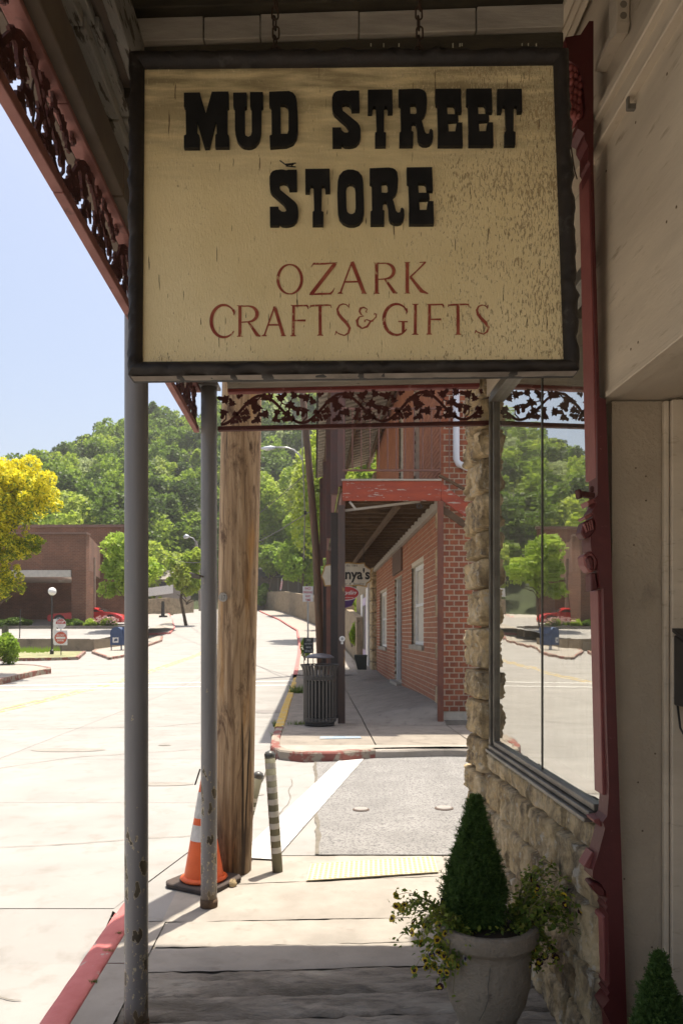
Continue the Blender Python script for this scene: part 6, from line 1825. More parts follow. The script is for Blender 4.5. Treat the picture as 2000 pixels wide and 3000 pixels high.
# trash can
tc_ = Vector(((937 - CX) / F * 12.0, 11.9, .11))
tr_ = thing('trash_can', 'black slatted steel trash can with domed lid beside the corner post', 'trash can', tc_)
HC = EYE + (HY - 1948) / F * 11.9 - .11
q = MB(); q.lathe([(.235, .02), (.235, .06), (.262, .07), (.262, .13), (.25, .13)], tc_, 28); q.build('base_ring', STEELBLK, tr_)
q = MB(); q.lathe([(.262, HC * .76), (.268, HC * .76), (.268, HC * .82), (.262, HC * .82)], tc_, 28); q.build('band', STEELBLK, tr_)
q = MB(); q.lathe([(.205, .06), (.205, HC * .72), (.195, HC * .72)], tc_, 24); q.build('liner', plain('can_liner', (.012, .011, .010), .8), tr_)
sm = bpy.data.meshes.new('slat')
q = MB()
ps = [(.258, .08), (.258, HC * .80), (.262, HC * .88), (.275, HC * .94), (.298, HC * .985), (.300, HC)]
for (r0, z0), (r1, z1) in zip(ps, ps[1:]):
    q.hexa([(r0 - .004, -.014, z0), (r0 + .004, -.014, z0), (r0 + .004, .014, z0), (r0 - .004, .014, z0), (r1 - .004, -.014, z1), (r1 + .004, -.014, z1), (r1 + .004, .014, z1), (r1 - .004, .014, z1)])
sm.from_pydata(q.v, [], q.f); sm.materials.append(plain('slat_steel', (.075, .066, .056), .45)); sm.update()
for i in range(28):
    o = link('slat', sm, None, tr_); o.rotation_euler = (0, 0, i * 2 * math.pi / 28)
q = MB(); q.tube([tc_ + Vector((.30 * math.cos(R(t)), .30 * math.sin(R(t)), HC)) for t in range(0, 361, 12)], .011, 6, False); q.build('rim', STEELBLK, tr_)
LH = EYE + (HY - 1914) / F * 11.9 - .11
q = MB(); q.lathe([(.225, LH - .075), (.225, LH - .06), (.17, LH - .025), (.09, LH - .008), (.01, LH)], tc_, 24); q.build('lid', mat('lid_grey', (.08, .075, .085), rough=.35), tr_, smooth=True)
for k in range(3):
    an = R(200 + k * 120)
    q = MB(); q.tube([tc_ + Vector((.2 * math.cos(an), .2 * math.sin(an), HC * .8)), tc_ + Vector((.2 * math.cos(an), .2 * math.sin(an), LH - .07))], .008, 5); q.build('lid_bracket', STEELBLK, tr_)

# no parking sign, chalkboard, utility pole and street lamp
t = thing('parking_sign', 'white no parking sign with red letters on a grey post', 'sign', (P(902, 1, 19.6).x, 19.6, .1))
A_, B_ = P(886.5, 1763, 19.6), P(917, 1718, 19.6)
q = MB(); q.box(A_.x, B_.x, 19.6, 19.604, A_.z, B_.z); q.build('plate', plain('sign_white', (.70, .69, .68), .4), t, bev=.001)
RI = plain('sign_red_ink', (.45, .03, .05), .5)
for k, s_ in enumerate(('NO', 'PARKING', 'ANY', 'TIME')):
    wd = (.55, .88, .5, .55)[k]; hh = (B_.z - A_.z) / 4
    cxx = (A_.x + B_.x) / 2; ww = (B_.x - A_.x) * wd / 2
    text_mesh(s_, cxx - ww, cxx + ww, B_.z - hh * (k + .86), B_.z - hh * (k + .25), 19.6, RI, t, off=.015)
q = MB(); q.box((A_.x + B_.x) / 2 - .02, (A_.x + B_.x) / 2 + .02, 19.606, 19.63, .05, B_.z - .02); q.build('post', mat('galvanised', (.42, .42, .41), rough=.4, metal=.5), t)
t = thing('chalkboard_sign', 'small black chalkboard easel with white writing at the kerb', 'sign', (P(903, 1, 18.4).x, 18.4, .1))
A_, B_ = P(889, 1914, 18.4), P(918, 1869, 18.4)
q = MB(); q.box(A_.x, B_.x, 18.4, 18.42, A_.z, B_.z); q.build('board', plain('chalkboard_black', (.02, .022, .022), .6), t)
CH_ = plain('chalk_white', (.55, .56, .55), .8)
for k, (s_, wd) in enumerate((('OPEN', .5), ('upstairs', .8), ('daily', .55), ('10 to 5', .7))):
    hh = (B_.z - A_.z) / 4.3; cxx = (A_.x + B_.x) / 2; ww = (B_.x - A_.x) * wd / 2
    text_mesh(s_, cxx - ww, cxx + ww, B_.z - hh * (k + 1.0), B_.z - hh * (k + .3), 18.4, CH_, t)
for x in (A_.x + .01, B_.x - .01):
    q = MB(); q.tube([(x, 18.43, A_.z + .1), (x, 18.5, .1)], .009, 5); q.build('leg', STEELBLK, t)
up2 = thing('utility_pole', 'far leaning brown wooden utility pole beyond the balcony posts', 'utility pole', (P(938, 1, 26).x, 26, .1))
q = MB(); q.tube([Vector((P(941, 1, 26).x, 26, .0)), P(925, 1600, 26), P(908, 1400, 26), P(894, 1240, 26), P(872, 1000, 26)], [.135, .13, .12, .115, .11], 14); q.build('shaft', mat('brown_pole', (.15, .085, .055), (.10, .07, .05), rough=.9, scale=2, stretch=(4, 4, .4)), up2, smooth=True)
q = MB(); q.tube([P(884, 1240, 25.8), P(886, 1340, 25.8), P(893, 1500, 25.8), P(890, 1640, 25.8)], .02, 6); q.build('cable_guard', mat('grey_conduit', (.30, .27, .23), rough=.7), up2)
q = MB(); q.box(P(896, 1, 25.8).x - .07, P(896, 1, 25.8).x + .03, 25.7, 25.85, P(1, 1508, 25.8).z, P(1, 1498, 25.8).z); q.build('junction_box', STEELBLK, up2)
lp = thing('street_lamp', 'silver cobra head street lamp reaching left from the far pole', 'street lamp', P(882, 1340, 26))
q = MB(); q.tube([P(886, 1348, 26), P(876, 1332, 26), P(860, 1318, 26), P(840, 1311, 26), P(805, 1310, 26)], .028, 8); q.build('arm', mat('galvanised', (.42, .42, .41)), lp, smooth=True)
A_, B_ = P(765, 1314, 26), P(807, 1311, 26)
q = MB(); q.tube([A_, A_.lerp(B_, .25), A_.lerp(B_, .6), B_], [.03, .06, .075, .04], 10); q.build('head', mat('lamp_silver', (.62, .65, .68), rough=.35, metal=.2), lp, smooth=True)
q = MB(); q.tube([A_.lerp(B_, .3) - Vector((0, 0, .03)), A_.lerp(B_, .62) - Vector((0, 0, .035))], [.05, .05], 10); q.build('lens', plain('lamp_lens', (.6, .62, .62), .2), lp, smooth=True)
# cables
def cable(a, b, sag, r, label):
    q = MB(); q.tube([Vector(a).lerp(Vector(b), i / 12) - Vector((0, 0, sag * 4 * (i / 12) * (1 - i / 12))) for i in range(13)], r, 4); tag(q.build('overhead_cable', STEELBLK), label, 'cable', 'overhead cables')
cable(P(900, 1385, 26), P(560, 1600, 80), .8, .02, 'thin overhead cable sloping from the far pole to the left lamp')
cable(P(905, 1500, 26), P(480, 1625, 70), 1.2, .02, 'lower overhead cable crossing before the hillside trees')
# ================================================================ LEFT BACKGROUND
bank = thing('bank_building', 'low brown brick building with drive through portico at the left', 'building', (-25, 50, 1.9))
def wbx(name, x0, x1, y0, y1, z0, z1, m, bev=0, par=bank):
    q = MB(); q.box(x0, x1, y0, y1, z0, z1); return q.build(name, m, par, bev=bev)
def XZ(px, py, Y): p = P(px, py, Y); return p.x, p.z
xr, zt = XZ(368, 1545, 57)
q = MB(); q.hexa([(-60, 57, 1.5), (xr, 57, 1.5), (xr - 5.5, 70, 1.5), (-60, 70, 1.5), (-60, 57, zt), (xr, 57, zt), (xr - 5.5, 70, zt), (-60, 70, zt)]); q.build('main_wall', BANKBR, bank)
wbx('parapet_cap', -60, xr + .1, 56.9, 57.1, zt + .005, zt + .2, mat('cap_tile', (.20, .12, .09), rough=.8))
x0, zt2 = XZ(60, 1568, 49); x1, zb2 = XZ(258, 1672, 49)
wbx('portico_wall', -60, x1, 48.6, 49.2, zb2, zt2, BANKBR)
q = MB(); q.hexa([(x1 - .6, 49.22, zb2), (x1 - .003, 49.22, zb2), (x1 - 1.7, 56.9, zb2), (x1 - 2.3, 56.9, zb2), (x1 - .6, 49.22, zt2), (x1 - .003, 49.22, zt2), (x1 - 1.7, 56.9, zt2), (x1 - 2.3, 56.9, zt2)]); q.build('portico_return', BANKBR, bank)
wbx('portico_cap', -60, x1 + .08, 48.5, 49.3, zt2 + .005, zt2 + .14, mat('cap_tile', (.20, .12, .09)))
_, zb3 = XZ(1, 1692, 49)
xc, _ = XZ(216, 1, 49)
wbx('portico_beam', -60, xc - .02, 48.5, 48.9, zb3, zb2 - .006, mat('white_beam', (.52, .48, .42), rough=.7))
wbx('portico_soffit', -60, x1 - 2.4, 48.95, 56.9, zb2 - .3, zb2 - .01, mat('white_beam', (.52, .48, .42)))
wbx('portico_column', xc, x1, 48.6, 50.1, 1.5, zb2 - .006, BANKBR)
xd, _ = XZ(270, 1, 50)
q = MB(); q.tube([(xd, 50.5, 2), (xd, 50.5, zb2 + 1)], .08, 8); q.build('downpipe', mat('bank_pipe', (.35, .26, .20), rough=.6), bank)
q = MB(); p_ = P(268, 1712, 50.2); q.lathe([(.06, -.2), (.13, -.1), (.13, .12), (.05, .22)], p_, 8); q.build('wall_lantern', STEELBLK, bank)
q = MB(); q.bar(P(172, 1704, 54), P(185, 1700, 54), .12, .1); q.build('camera_arm', mat('pale_camera', (.5, .48, .45), rough=.5), bank)
# extra mass to the left for what the window mirrors
wbx('left_wing', -95, -60, 46, 70, 1, 11, BANKBR)

# red sports car, side on
def build_car():
    Yc = 51.0
    xa, xb = P(150, 1, Yc).x, P(372, 1, Yc).x
    z0 = lotz(Yc - 1)
    L = xb - xa
    car = thing('parked_car', 'low red sports car parked under the brick portico', 'car', ((xa + xb) / 2, Yc, z0))
    CR = mat('car_red', (.42, .018, .018), (.40, .017, .017), rough=.25, spec=.6); 
    H = 1.28
    up_ = [(0, .42), (.0, .62), (.02, .74), (.10, .80), (.22, .84), (.30, .88)]                # rear deck
    roof = [(.30, .88), (.40, 1.16), (.46, 1.25), (.54, 1.28), (.60, 1.24), (.66, 1.12), (.735, .92)]
    hood = [(.735, .92), (.82, .88), (.90, .80), (.96, .68), (.99, .54), (1.0, .40), (.985, .26)]
    low = [(.92, .22), (.08, .22), (.01, .30)]
    side = up_ + hood[0:] + low
    def X(u): return xa + u * L
    # sections along the length: body with tumblehome via scaled prisms
    def body(pts, y0, y1, inset):
        q = MB()
        n = len(pts); cx_ = sum(p[0] for p in pts) / n
        cz = .5
        ring = [(y0, 1 - inset), (y0 + .18, 1.0), (y1 - .18, 1.0), (y1, 1 - inset)]
        vs = [(X(cx_ + (u - cx_) * k), y, z0 + cz + (z - cz) * k) for y, k in ring for u, z in pts]
        fs_b = [tuple(range(n)), tuple(reversed(range(3 * n, 4 * n)))]
        for r_ in range(3): fs_b += [(r_ * n + i, (r_ + 1) * n + i, (r_ + 1) * n + (i + 1) % n, r_ * n + (i + 1) % n) for i in range(n)]
        q.add(vs, fs_b); return q
    o = body(side, Yc - .88, Yc + .88, .03).build('body', CR, car, auto=40)
    o = body([(.30, .86)] + roof[1:-1] + [(.735, .90)], Yc - .70, Yc + .70, .05).build('cabin', CR, car, auto=40)
    GL = plain('car_glass', (.03, .035, .035), .1)
    for pts in ([(.345, .93), (.41, 1.13), (.49, 1.19), (.505, .91)], [(.515, .91), (.50, 1.19), (.56, 1.19), (.61, 1.12), (.69, .93)]):
        q = MB(); q.prism([(X(u), Yc - .685 - (1.2 - z) * .12, z0 + z) for u, z in pts], (0, .02, 0)); q.build('side_window', GL, car)
    q = MB(); q.prism([(X(.665), Yc - .6, z0 + 1.13), (X(.74), Yc - .66, z0 + .925), (X(.74), Yc + .66, z0 + .925), (X(.665), Yc + .6, z0 + 1.13)], (.03, 0, .03)); q.build('windscreen', GL, car)
    for u in (.17, .835):
        c = Vector((X(u), Yc - .80, z0 + .34))
        q = MB(); q.tube([c + Vector((0, -.105, 0)), c + Vector((0, .12, 0))], .345, 28); wh = q.build('wheel', plain('tyre_black', (.02, .02, .02), .8), car, auto=30)
        q = MB(); q.tube([c + Vector((0, -.112, 0)), c + Vector((0, -.106, 0))], .24, 24); q.build('rim', plain('rim_grey', (.22, .22, .23), .3, .6), car)
        for k in range(5):
            d = Vector((math.cos(k * 1.257), 0, math.sin(k * 1.257)))
            q = MB(); q.bar(c + Vector((0, -.118, 0)), c + Vector((0, -.118, 0)) + d * .23, .02, .05); q.build('spoke', plain('rim_silver', (.5, .5, .52), .3, .6), car)
        q = MB(); q.tube([c + Vector((0, -.09, 0)), c + Vector((0, -.085, 0))], .40, 28); q.build('wheel_arch', plain('arch_dark', (.02, .01, .01), .8), car)
    q = MB(); q.prism([(X(.93), Yc - .85, z0 + .66), (X(.985), Yc - .80, z0 + .60), (X(.975), Yc - .80, z0 + .54), (X(.92), Yc - .86, z0 + .60)], (0, -.02, 0)); q.build('headlight', plain('headlight', (.6, .6, .55), .2), car)
    q = MB(); q.box(X(.70) - .0, X(.70) + .2, Yc - 1.0, Yc - .84, z0 + .90, z0 + 1.02); q.build('mirror', CR, car, bev=.03)
build_car()

# globe lamp, stop signs, do not enter
p_ = G(152, 1925)
Yl = p_.y
t = thing('globe_lamp', 'white globe lamp on a thin black pole beside the stop sign', 'street lamp', p_)
q = MB(); q.tube([p_, Vector((p_.x, Yl, EYE + (HY - 1744) / F * Yl))], .045, 8); q.build('pole', STEELBLK, t)
q = MB(); q.lathe([(.09, 0), (.09, .3), (.05, .34)], p_, 10); q.build('base', STEELBLK, t)
gc = P(153, 1733, Yl)
q = MB(); q.grid(lambda u, v: tuple(gc + Vector((math.cos(6.2832 * u) * math.sin(math.pi * v), math.sin(6.2832 * u) * math.sin(math.pi * v), math.cos(math.pi * v))) * .185), 18, 12); q.build('globe', plain('globe_white', (.78, .77, .74), .3), t, smooth=True)
q = MB(); a, b_ = P(156, 1888, Yl - .3), P(165, 1814, Yl - .3); q.box(a.x, b_.x, Yl - .3, Yl - .27, a.z, b_.z)
tag(q.build('white_banner', WHITE), 'narrow white panel beside the globe lamp pole', 'panel')
Ys = Yl - .8
xs_, zs_ = P(178, 1828, Ys).x, P(178, 1828, Ys).z
t = thing('stop_sign', 'red and white octagonal stop sign facing the street above the no entry sign', 'sign', (xs_, Ys, zs_))
q = MB(); r_ = .245; q.prism([(xs_ + r_ * math.cos(R(22.5 + 45 * k)), Ys, zs_ + r_ * math.sin(R(22.5 + 45 * k))) for k in range(8)], (0, .01, 0)); q.build('plate', plain('stop_white', (.72, .70, .68), .4), t)
top = [(xs_ + r_ * .93 * math.cos(R(22.5 + 45 * k)), Ys - .006, zs_ + r_ * .93 * math.sin(R(22.5 + 45 * k))) for k in range(0, 4)]
q = MB(); q.prism([(xs_ + .225, Ys - .006, zs_ + .0), top[0], top[1], top[2], top[3], (xs_ - .225, Ys - .006, zs_ + .0)], (0, .004, 0)); q.build('red_field', plain('stop_red', (.40, .03, .03), .4), t)
text_mesh('STOP', xs_ - .15, xs_ + .15, zs_ + .03, zs_ + .14, Ys - .007, WHITE, t, off=.02)
text_mesh('EXIT', xs_ - .13, xs_ + .13, zs_ - .10, zs_ - .04, Ys - .001, plain('faint_ink', (.45, .4, .38)), t) if False else None
q = MB()
for k in range(3): q.box(xs_ - .14, xs_ + .14, Ys - .003, Ys - .001, zs_ - .055 - .055 * k, zs_ - .038 - .055 * k)
q.build('small_print', plain('faint_ink', (.48, .42, .40)), t)
q = MB(); q.tube([(xs_, Ys + .03, gz(0, Ys)), (xs_, Ys + .03, zs_ + .2)], .02, 6); q.build('post', STEELBLK, t)
xd_, zd_ = P(178, 1868, Ys - .1).x, P(178, 1869, Ys - .1).z
t = thing('no_entry_sign', 'square white do not enter sign with red disc under the stop sign', 'sign', (xd_, Ys - .1, zd_))
q = MB(); q.box(xd_ - .295, xd_ + .295, Ys - .1, Ys - .09, zd_ - .33, zd_ + .33); q.build('plate', plain('sign_white', (.70, .69, .68), .4), t)
q = MB(); q.tube([(xd_, Ys - .112, zd_), (xd_, Ys - .102, zd_)], .275, 30); q.build('red_disc', plain('entry_red', (.52, .10, .05), .4), t)
q = MB(); q.box(xd_ - .21, xd_ + .21, Ys - .118, Ys - .113, zd_ - .045, zd_ + .045); q.build('white_bar', WHITE, t)
text_mesh('DO NOT', xd_ - .17, xd_ + .17, zd_ + .08, zd_ + .16, Ys - .113, WHITE, t, off=.02)
text_mesh('ENTER', xd_ - .15, xd_ + .15, zd_ - .16, zd_ - .08, Ys - .113, WHITE, t, off=.02)
# back of a stop sign at far left
p_ = P(15, 1850, 31)
t = thing('sign_back', 'dull olive back of an octagonal sign at the far left edge', 'sign', p_)
q = MB(); q.prism([(p_.x + .155 * math.cos(R(22.5 + 45 * k)), 31, p_.z + .28 * math.sin(R(22.5 + 45 * k))) for k in range(8)], (0, .01, 0)); q.build('plate', GREEN_UT, t)
q = MB(); q.box(p_.x - .02, p_.x + .02, 30.96, 30.995, 0, p_.z + .2); q.build('post', GREEN_UT, t)
p_ = P(57, 1870, 40)
q = MB(); q.tube([Vector((p_.x, 40, 1.1)), P(60, 1785, 40)], .03, 6); tag(q.build('thin_pole', STEELBLK), 'thin dark metal pole in the parking lot', 'pole')
# blue mail collection box
pm = G(345, 1912)
Ym = pm.y
t = thing('collection_mailbox', 'blue street mailbox with rounded top standing on four legs', 'mailbox', pm)
BL_ = mat('mail_blue', (.045, .075, .16), (.035, .06, .13), rough=.45)
xl, zt_ = P(323, 1837, Ym).x, P(1, 1837, Ym).z
wdt = 34 * Ym / F; zl = gz(0, Ym) + .1; dp = .62
zleg = zl + .27
prof_m = [(0, zleg), (0, zt_ - wdt / 2)] + [(wdt / 2 - wdt / 2 * math.cos(R(a)), zt_ - wdt / 2 + wdt / 2 * math.sin(R(a))) for a in range(20, 180, 20)] + [(wdt, zt_ - wdt / 2), (wdt, zleg)]
q = MB(); q.prism([(xl + x, Ym, z) for x, z in prof_m], (.35, dp, 0)); q.build('body', BL_, t, auto=40)
q = MB(); q.prism([(xl + wdt + .0, Ym + .02, zt_ + .0), (xl + wdt + .40, Ym + .3, zt_), (xl + wdt + .40, Ym + .3, zt_ - .28), (xl + wdt + .1, Ym + .02, zt_ - .35)], (.05, .3, 0)); q.build('hood', BL_, t)
for dx, dy in ((.02, .02), (wdt - .05, .02), (.35, dp - .06), (wdt + .28, dp - .06)):
    q = MB(); q.box(xl + dx, xl + dx + .04, Ym + dy, Ym + dy + .04, zl - .05, zleg - .002); q.build('leg', BL_, t)
q = MB(); a, b_ = P(330, 1883, Ym - .01), P(347, 1868, Ym - .01); q.box(a.x, b_.x, Ym - .012, Ym - .004, a.z, b_.z); q.build('decal', WHITE, t)
q = MB(); q.prism([(a.x + .05, Ym - .016, a.z + .05), (b_.x - .04, Ym - .016, a.z + .09), (b_.x - .06, Ym - .016, b_.z - .05), (a.x + .10, Ym - .016, b_.z - .06)], (0, .003, 0)); q.build('emblem', plain('eagle_blue', (.05, .07, .13), .5), t)

# left far lamp post, little house, white fence, stone walls
t = thing('street_lamp', 'distant tall cobra head street lamp left of the far porch post', 'street lamp', P(583, 1790, 70))
q = MB(); q.tube([P(586, 1790, 70), P(584, 1700, 70), P(578, 1620, 70), P(574, 1585, 70)], .13, 8); q.build('pole', mat('weathered_grey_pole', (.30, .27, .24), rough=.8), t)
q = MB(); q.tube([P(575, 1590, 70), P(566, 1577, 70), P(552, 1572, 70)], .06, 6); q.build('arm', mat('galvanised', (.42, .42, .41)), t)
q = MB(); q.tube([P(553, 1572, 70), P(546, 1571, 70), P(538, 1575, 70)], [.12, .22, .12], 8); q.build('head', mat('lamp_silver', (.62, .65, .68)), t, smooth=True)
p_ = P(478, 1808, 60)
t = thing('hydrant_post', 'short black lamp base at the kerb bend of the climbing road', 'bollard', p_)
q = MB(); q.tube([P(477, 1805, 60), P(477, 1762, 60)], [.16, .12], 8); q.build('shaft', STEELBLK, t)
q = MB(); q.box(p_.x - .3, p_.x + .3, 59.8, 60.2, p_.z - .1, p_.z + .12); q.build('foot', STEELBLK, t)
hs = thing('small_house', 'small house with pale hip roof behind the white fence', 'house', P(500, 1740, 92))
a, b_ = P(455, 1745, 92), P(530, 1695, 92)
q = MB(); q.box(a.x, b_.x, 92, 98, a.z - 2, b_.z); q.build('wall', plain('house_wall', (.30, .26, .22), .8), hs)
r0, r1_ = P(448, 1697, 91.5), P(535, 1697, 91.5); r2_ = P(470, 1672, 94); r3_ = P(515, 1672, 94)
q = MB(); q.add([r0, r1_, Vector((r1_.x, 98.5, r1_.z)), Vector((r0.x, 98.5, r0.z)), r2_, r3_], [(0, 1, 5, 4), (1, 2, 5), (2, 3, 4, 5), (3, 0, 4)]); q.build('roof', plain('pale_roof', (.24, .21, .18), .8), hs)
q = MB(); a2, b2 = P(468, 1735, 91.9), P(486, 1705, 91.9); q.box(a2.x, b2.x, 91.9, 91.98, a2.z, b2.z); q.build('window', DARKG, hs)
fn_ = thing('white_fence', 'white picket fence on a timber deck far up the street', 'fence', P(470, 1740, 85))
a, b_ = P(430, 1748, 85), P(505, 1738, 85)
for k in range(26):
    u = k / 25; p = a.lerp(b_, u)
    q = MB(); q.box(p.x - .05, p.x + .05, 85, 85.05, p.z, p.z + .95); q.build('picket', WHITE, fn_)
for zz in (.05, .9):
    q = MB(); q.bar(a + Vector((0, .08, zz)), b_ + Vector((0, .08, zz)), .06, .1); q.build('rail', WHITE, fn_)
def swall(name, label, pts, h, n_per=1.0):
    t = thing(name, label, 'stone wall', pts[0])
    for (p, hp), (q_, hq) in zip(zip(pts, h), list(zip(pts, h))[1:]):
        q = MB(); q.hexa([(p.x, p.y, p.z - 1), (p.x + .3, p.y, p.z - 1), (q_.x + .3, q_.y + .02, q_.z - 1), (q_.x, q_.y + .02, q_.z - 1), (p.x, p.y, p.z + hp), (p.x + .3, p.y, p.z + hp), (q_.x + .3, q_.y + .02, q_.z + hq), (q_.x, q_.y + .02, q_.z + hq)]); q.build('wall_face', RUBBLE, t)
    return t
xw = lambda y: road_r(y) + 2.35
pts = [Vector((xw(y), y, gz(0, y))) for y in (30, 40, 50, 60, 72, 88, 100, 108)]
sw2 = swall('stone_wall', 'long pale rubble stone wall climbing beside the right pavement', pts, [1.9, 2.2, 2.4, 2.6, 2.6, 2.6, 2.4, 2.2])
for i in range(26):
    y = 38 + i * 1.9; ph = .25 * math.sin(i * 1.7)
    q = MB(); zt_ = gz(0, y) + 2.2 + ph * .3
    q.box(xw(y) - .05, xw(y) + .4, y, y + 1.4, zt_ - .1, zt_ + .16); q.build('cap_stone', RUBBLE, sw2)
pts = [P(430, 1790, 84), P(490, 1785, 86), P(560, 1783, 90)]
swall('stone_wall', 'low stone wall across the end of the street by the house', pts, [1.3, 1.3, 1.0])
dk = thing('far_house', 'dark roofed house with porch above the stone wall behind the far trees', 'house', P(800, 1720, 104))
a, b_ = P(740, 1745, 100), P(900, 1690, 100)
q = MB(); q.box(a.x, b_.x, 100, 108, a.z - 3, b_.z); q.build('wall', plain('far_house_wall', (.16, .13, .10), .9), dk)
q = MB(); q.prism([P(730, 1692, 99), P(910, 1692, 99), P(880, 1650, 102), P(765, 1650, 102)], (0, 6, 0)); q.build('roof', ROOFD, dk)
for k in range(5):
    a2 = P(752 + k * 30, 1745, 99.6); q = MB(); q.box(a2.x, a2.x + .16, 99.6, 99.8, a2.z - 1, P(1, 1692, 99.6).z); q.build('porch_post', plain('dull_porch_post', (.22, .19, .16), .8), dk)
fg = thing('small_flag', 'small flag on a leaning staff by the far stone wall', 'flag', P(820, 1712, 80))
q = MB(); q.tube([P(822, 1730, 80), P(826, 1695, 80)], .04, 5); q.build('staff', WHITE, fg)
for k in range(5):
    q = MB(); q.prism([P(819 + 1.2 * k, 1728 - k * .3, 79.9), P(820.1 + 1.2 * k, 1728 - k * .3, 79.9), P(824.1 + 1.1 * k, 1703, 79.9), P(823 + 1.1 * k, 1703, 79.9)], (0, .04, 0)); q.build('stripe', plain('flag_red', (.4, .04, .05), .7) if k % 2 == 0 else WHITE, fg)

# ================================================================ TREES AND SHRUBS
rt = np.random.default_rng(21)
def T(px, py, Y): return tuple(P(px, py, Y))
def tr_at(name, label, px, pyc, Y, rpx, base_z, n, leaf, m, tint, group=None, flat=.95, lobes=12, trunk=.14, up=.35, name2=None):
    c = P(px, pyc, Y); r_ = rpx * Y / F
    return tree(name, label, 'tree', (c.x, Y, base_z), 0, r_, n, leaf, m, rt, trunk, tint, group, lobes, flat, crown_c=c, up=up)
tr_at('maple_tree', 'bright green young maple in front of the brick building', 374, 1672, 45.5, 116, 1.9, 5600, .25, MAPLE, (.1, .9), trunk=.11, flat=.88, lobes=34)
tr_at('broadleaf_tree', 'rounded olive green tree behind the far porch post', 545, 1675, 66, 62, 2.2, 4200, .32, FOREST, (.5, .95), trunk=.16, flat=1.25, lobes=30)
tg_ = 'green trees beyond the balcony'
tr_at('broadleaf_tree', 'tall bright green tree right of the utility pole, nearest the stone wall', 885, 1600, 83, 85, 5.5, 8500, .38, MAPLE, (.0, .8), tg_, flat=1.5, lobes=36)
tr_at('broadleaf_tree', 'large green tree rising behind the street lamp arm', 810, 1500, 112, 110, 6, 9500, .5, FOREST, (.45, .95), tg_, flat=1.3, lobes=36)
tr_at('broadleaf_tree', 'darker green tree overhanging the far roofed house', 785, 1640, 98, 70, 5, 6500, .42, FOREST, (.2, .7), tg_, flat=.9, lobes=30)
tr_at('broadleaf_tree', 'leafy green tree seen between the balcony posts', 960, 1480, 48, 120, 1.2, 9000, .30, FOREST, (.5, 1), tg_, flat=1.7, lobes=18)
tr_at('broadleaf_tree', 'low green tree behind the hanging signs', 1010, 1800, 46, 60, 1.2, 4000, .25, FOREST, (.4, .9), tg_, flat=1.5)
tr_at('broadleaf_tree', 'green tree showing under the upper gallery roof', 1060, 1400, 60, 120, 1.2, 6000, .34, FOREST, (.4, .9), tg_, flat=1.2)
tr_at('broadleaf_tree', 'pale leaved tree standing above the white fence', 440, 1650, 98, 60, 4, 4500, .5, FOREST, (.3, .6), flat=1.0)
tr_at('broadleaf_tree', 'green tree closing the street end between the two porch posts', 556, 1610, 104, 62, 5, 5500, .5, FOREST, (.1, .6), flat=1.3)
tr_at('broadleaf_tree', 'dark green tree behind the distant left street lamp', 610, 1660, 106, 60, 5, 5500, .5, FOREST, (.0, .4), flat=1.2)
tr_at('broadleaf_tree', 'low leafy tree spilling over the far end of the stone wall', 765, 1745, 99, 40, 5, 3800, .4, MAPLE, (.0, .7), tg_, flat=.8, lobes=24)
# shrub beside the sidewalk end and kerb
def shrub(name, label, px, py, Y, rpx, n, leaf, m, tint=(.3, .8), flat=.7, cat='shrub', group=None, bz=None):
    c = P(px, py, Y); r_ = rpx * Y / F
    t = thing(name, label, cat, (c.x, c.y, c.z - r_ * flat), group)
    q = MB()
    for k in range(5): q.tube([Vector((c.x, Y, c.z - r_ * flat)), c + Vector((rt.normal() * r_ * .4, rt.normal() * r_ * .3, 0))], .012, 4)
    q.build('stems', BARK, t, kind='stuff')
    C, k = crown_pts(rt, c, (r_, r_, r_ * flat), n, 9); lt = rt.uniform(*tint, 9)
    quads_obj('leaves', C, leaf, rt, m, t, tint=lt[k], kind='stuff'); return t
shrub('yellow_green_shrub', 'bright yellow green shrub in front of the portico column', 266, 1830, 47.8, 24, 1500, .13, MAPLE, (.5, 1))
shrub('hedge', 'dark low hedge at the left under the portico', 40, 1826, 47.8, 62, 3000, .16, FOREST, (.0, .3), .35)
shrub('hedge', 'dark green hedge between the column and the yellow green shrub', 215, 1828, 47.9, 32, 1500, .15, FOREST, (.0, .3), .5)
fs2 = shrub('flowering_shrub', 'low shrub with pale pink blossom in front of the red car', 312, 1822, 47.6, 34, 1500, .13, FOREST, (.2, .7), .5)
C, k = crown_pts(rt, P(312, 1819, 47.5), (.8, .5, .35), 340, 9)
quads_obj('blossom', C, .12, rt, plain('pink_blossom', (.62, .38, .36), .7), fs2, kind='stuff')
shrub('leafy_bush', 'loose green bush at the lower left edge by the road', 8, 1905, 28, 48, 2600, .12, MAPLE, (.0, .8), 1.3)
shrub('leafy_bush', 'tangle of light green weeds behind the trash can at the kerb', 893, 1900, 19.4, 16, 900, .05, MAPLE, (.3, 1), 2.2)
shrub('leafy_bush', 'low green shrub growing by the pot at the sidewalk end', 1030, 1850, 31, 26, 1600, .09, MAPLE, (.0, .7), 1.8)
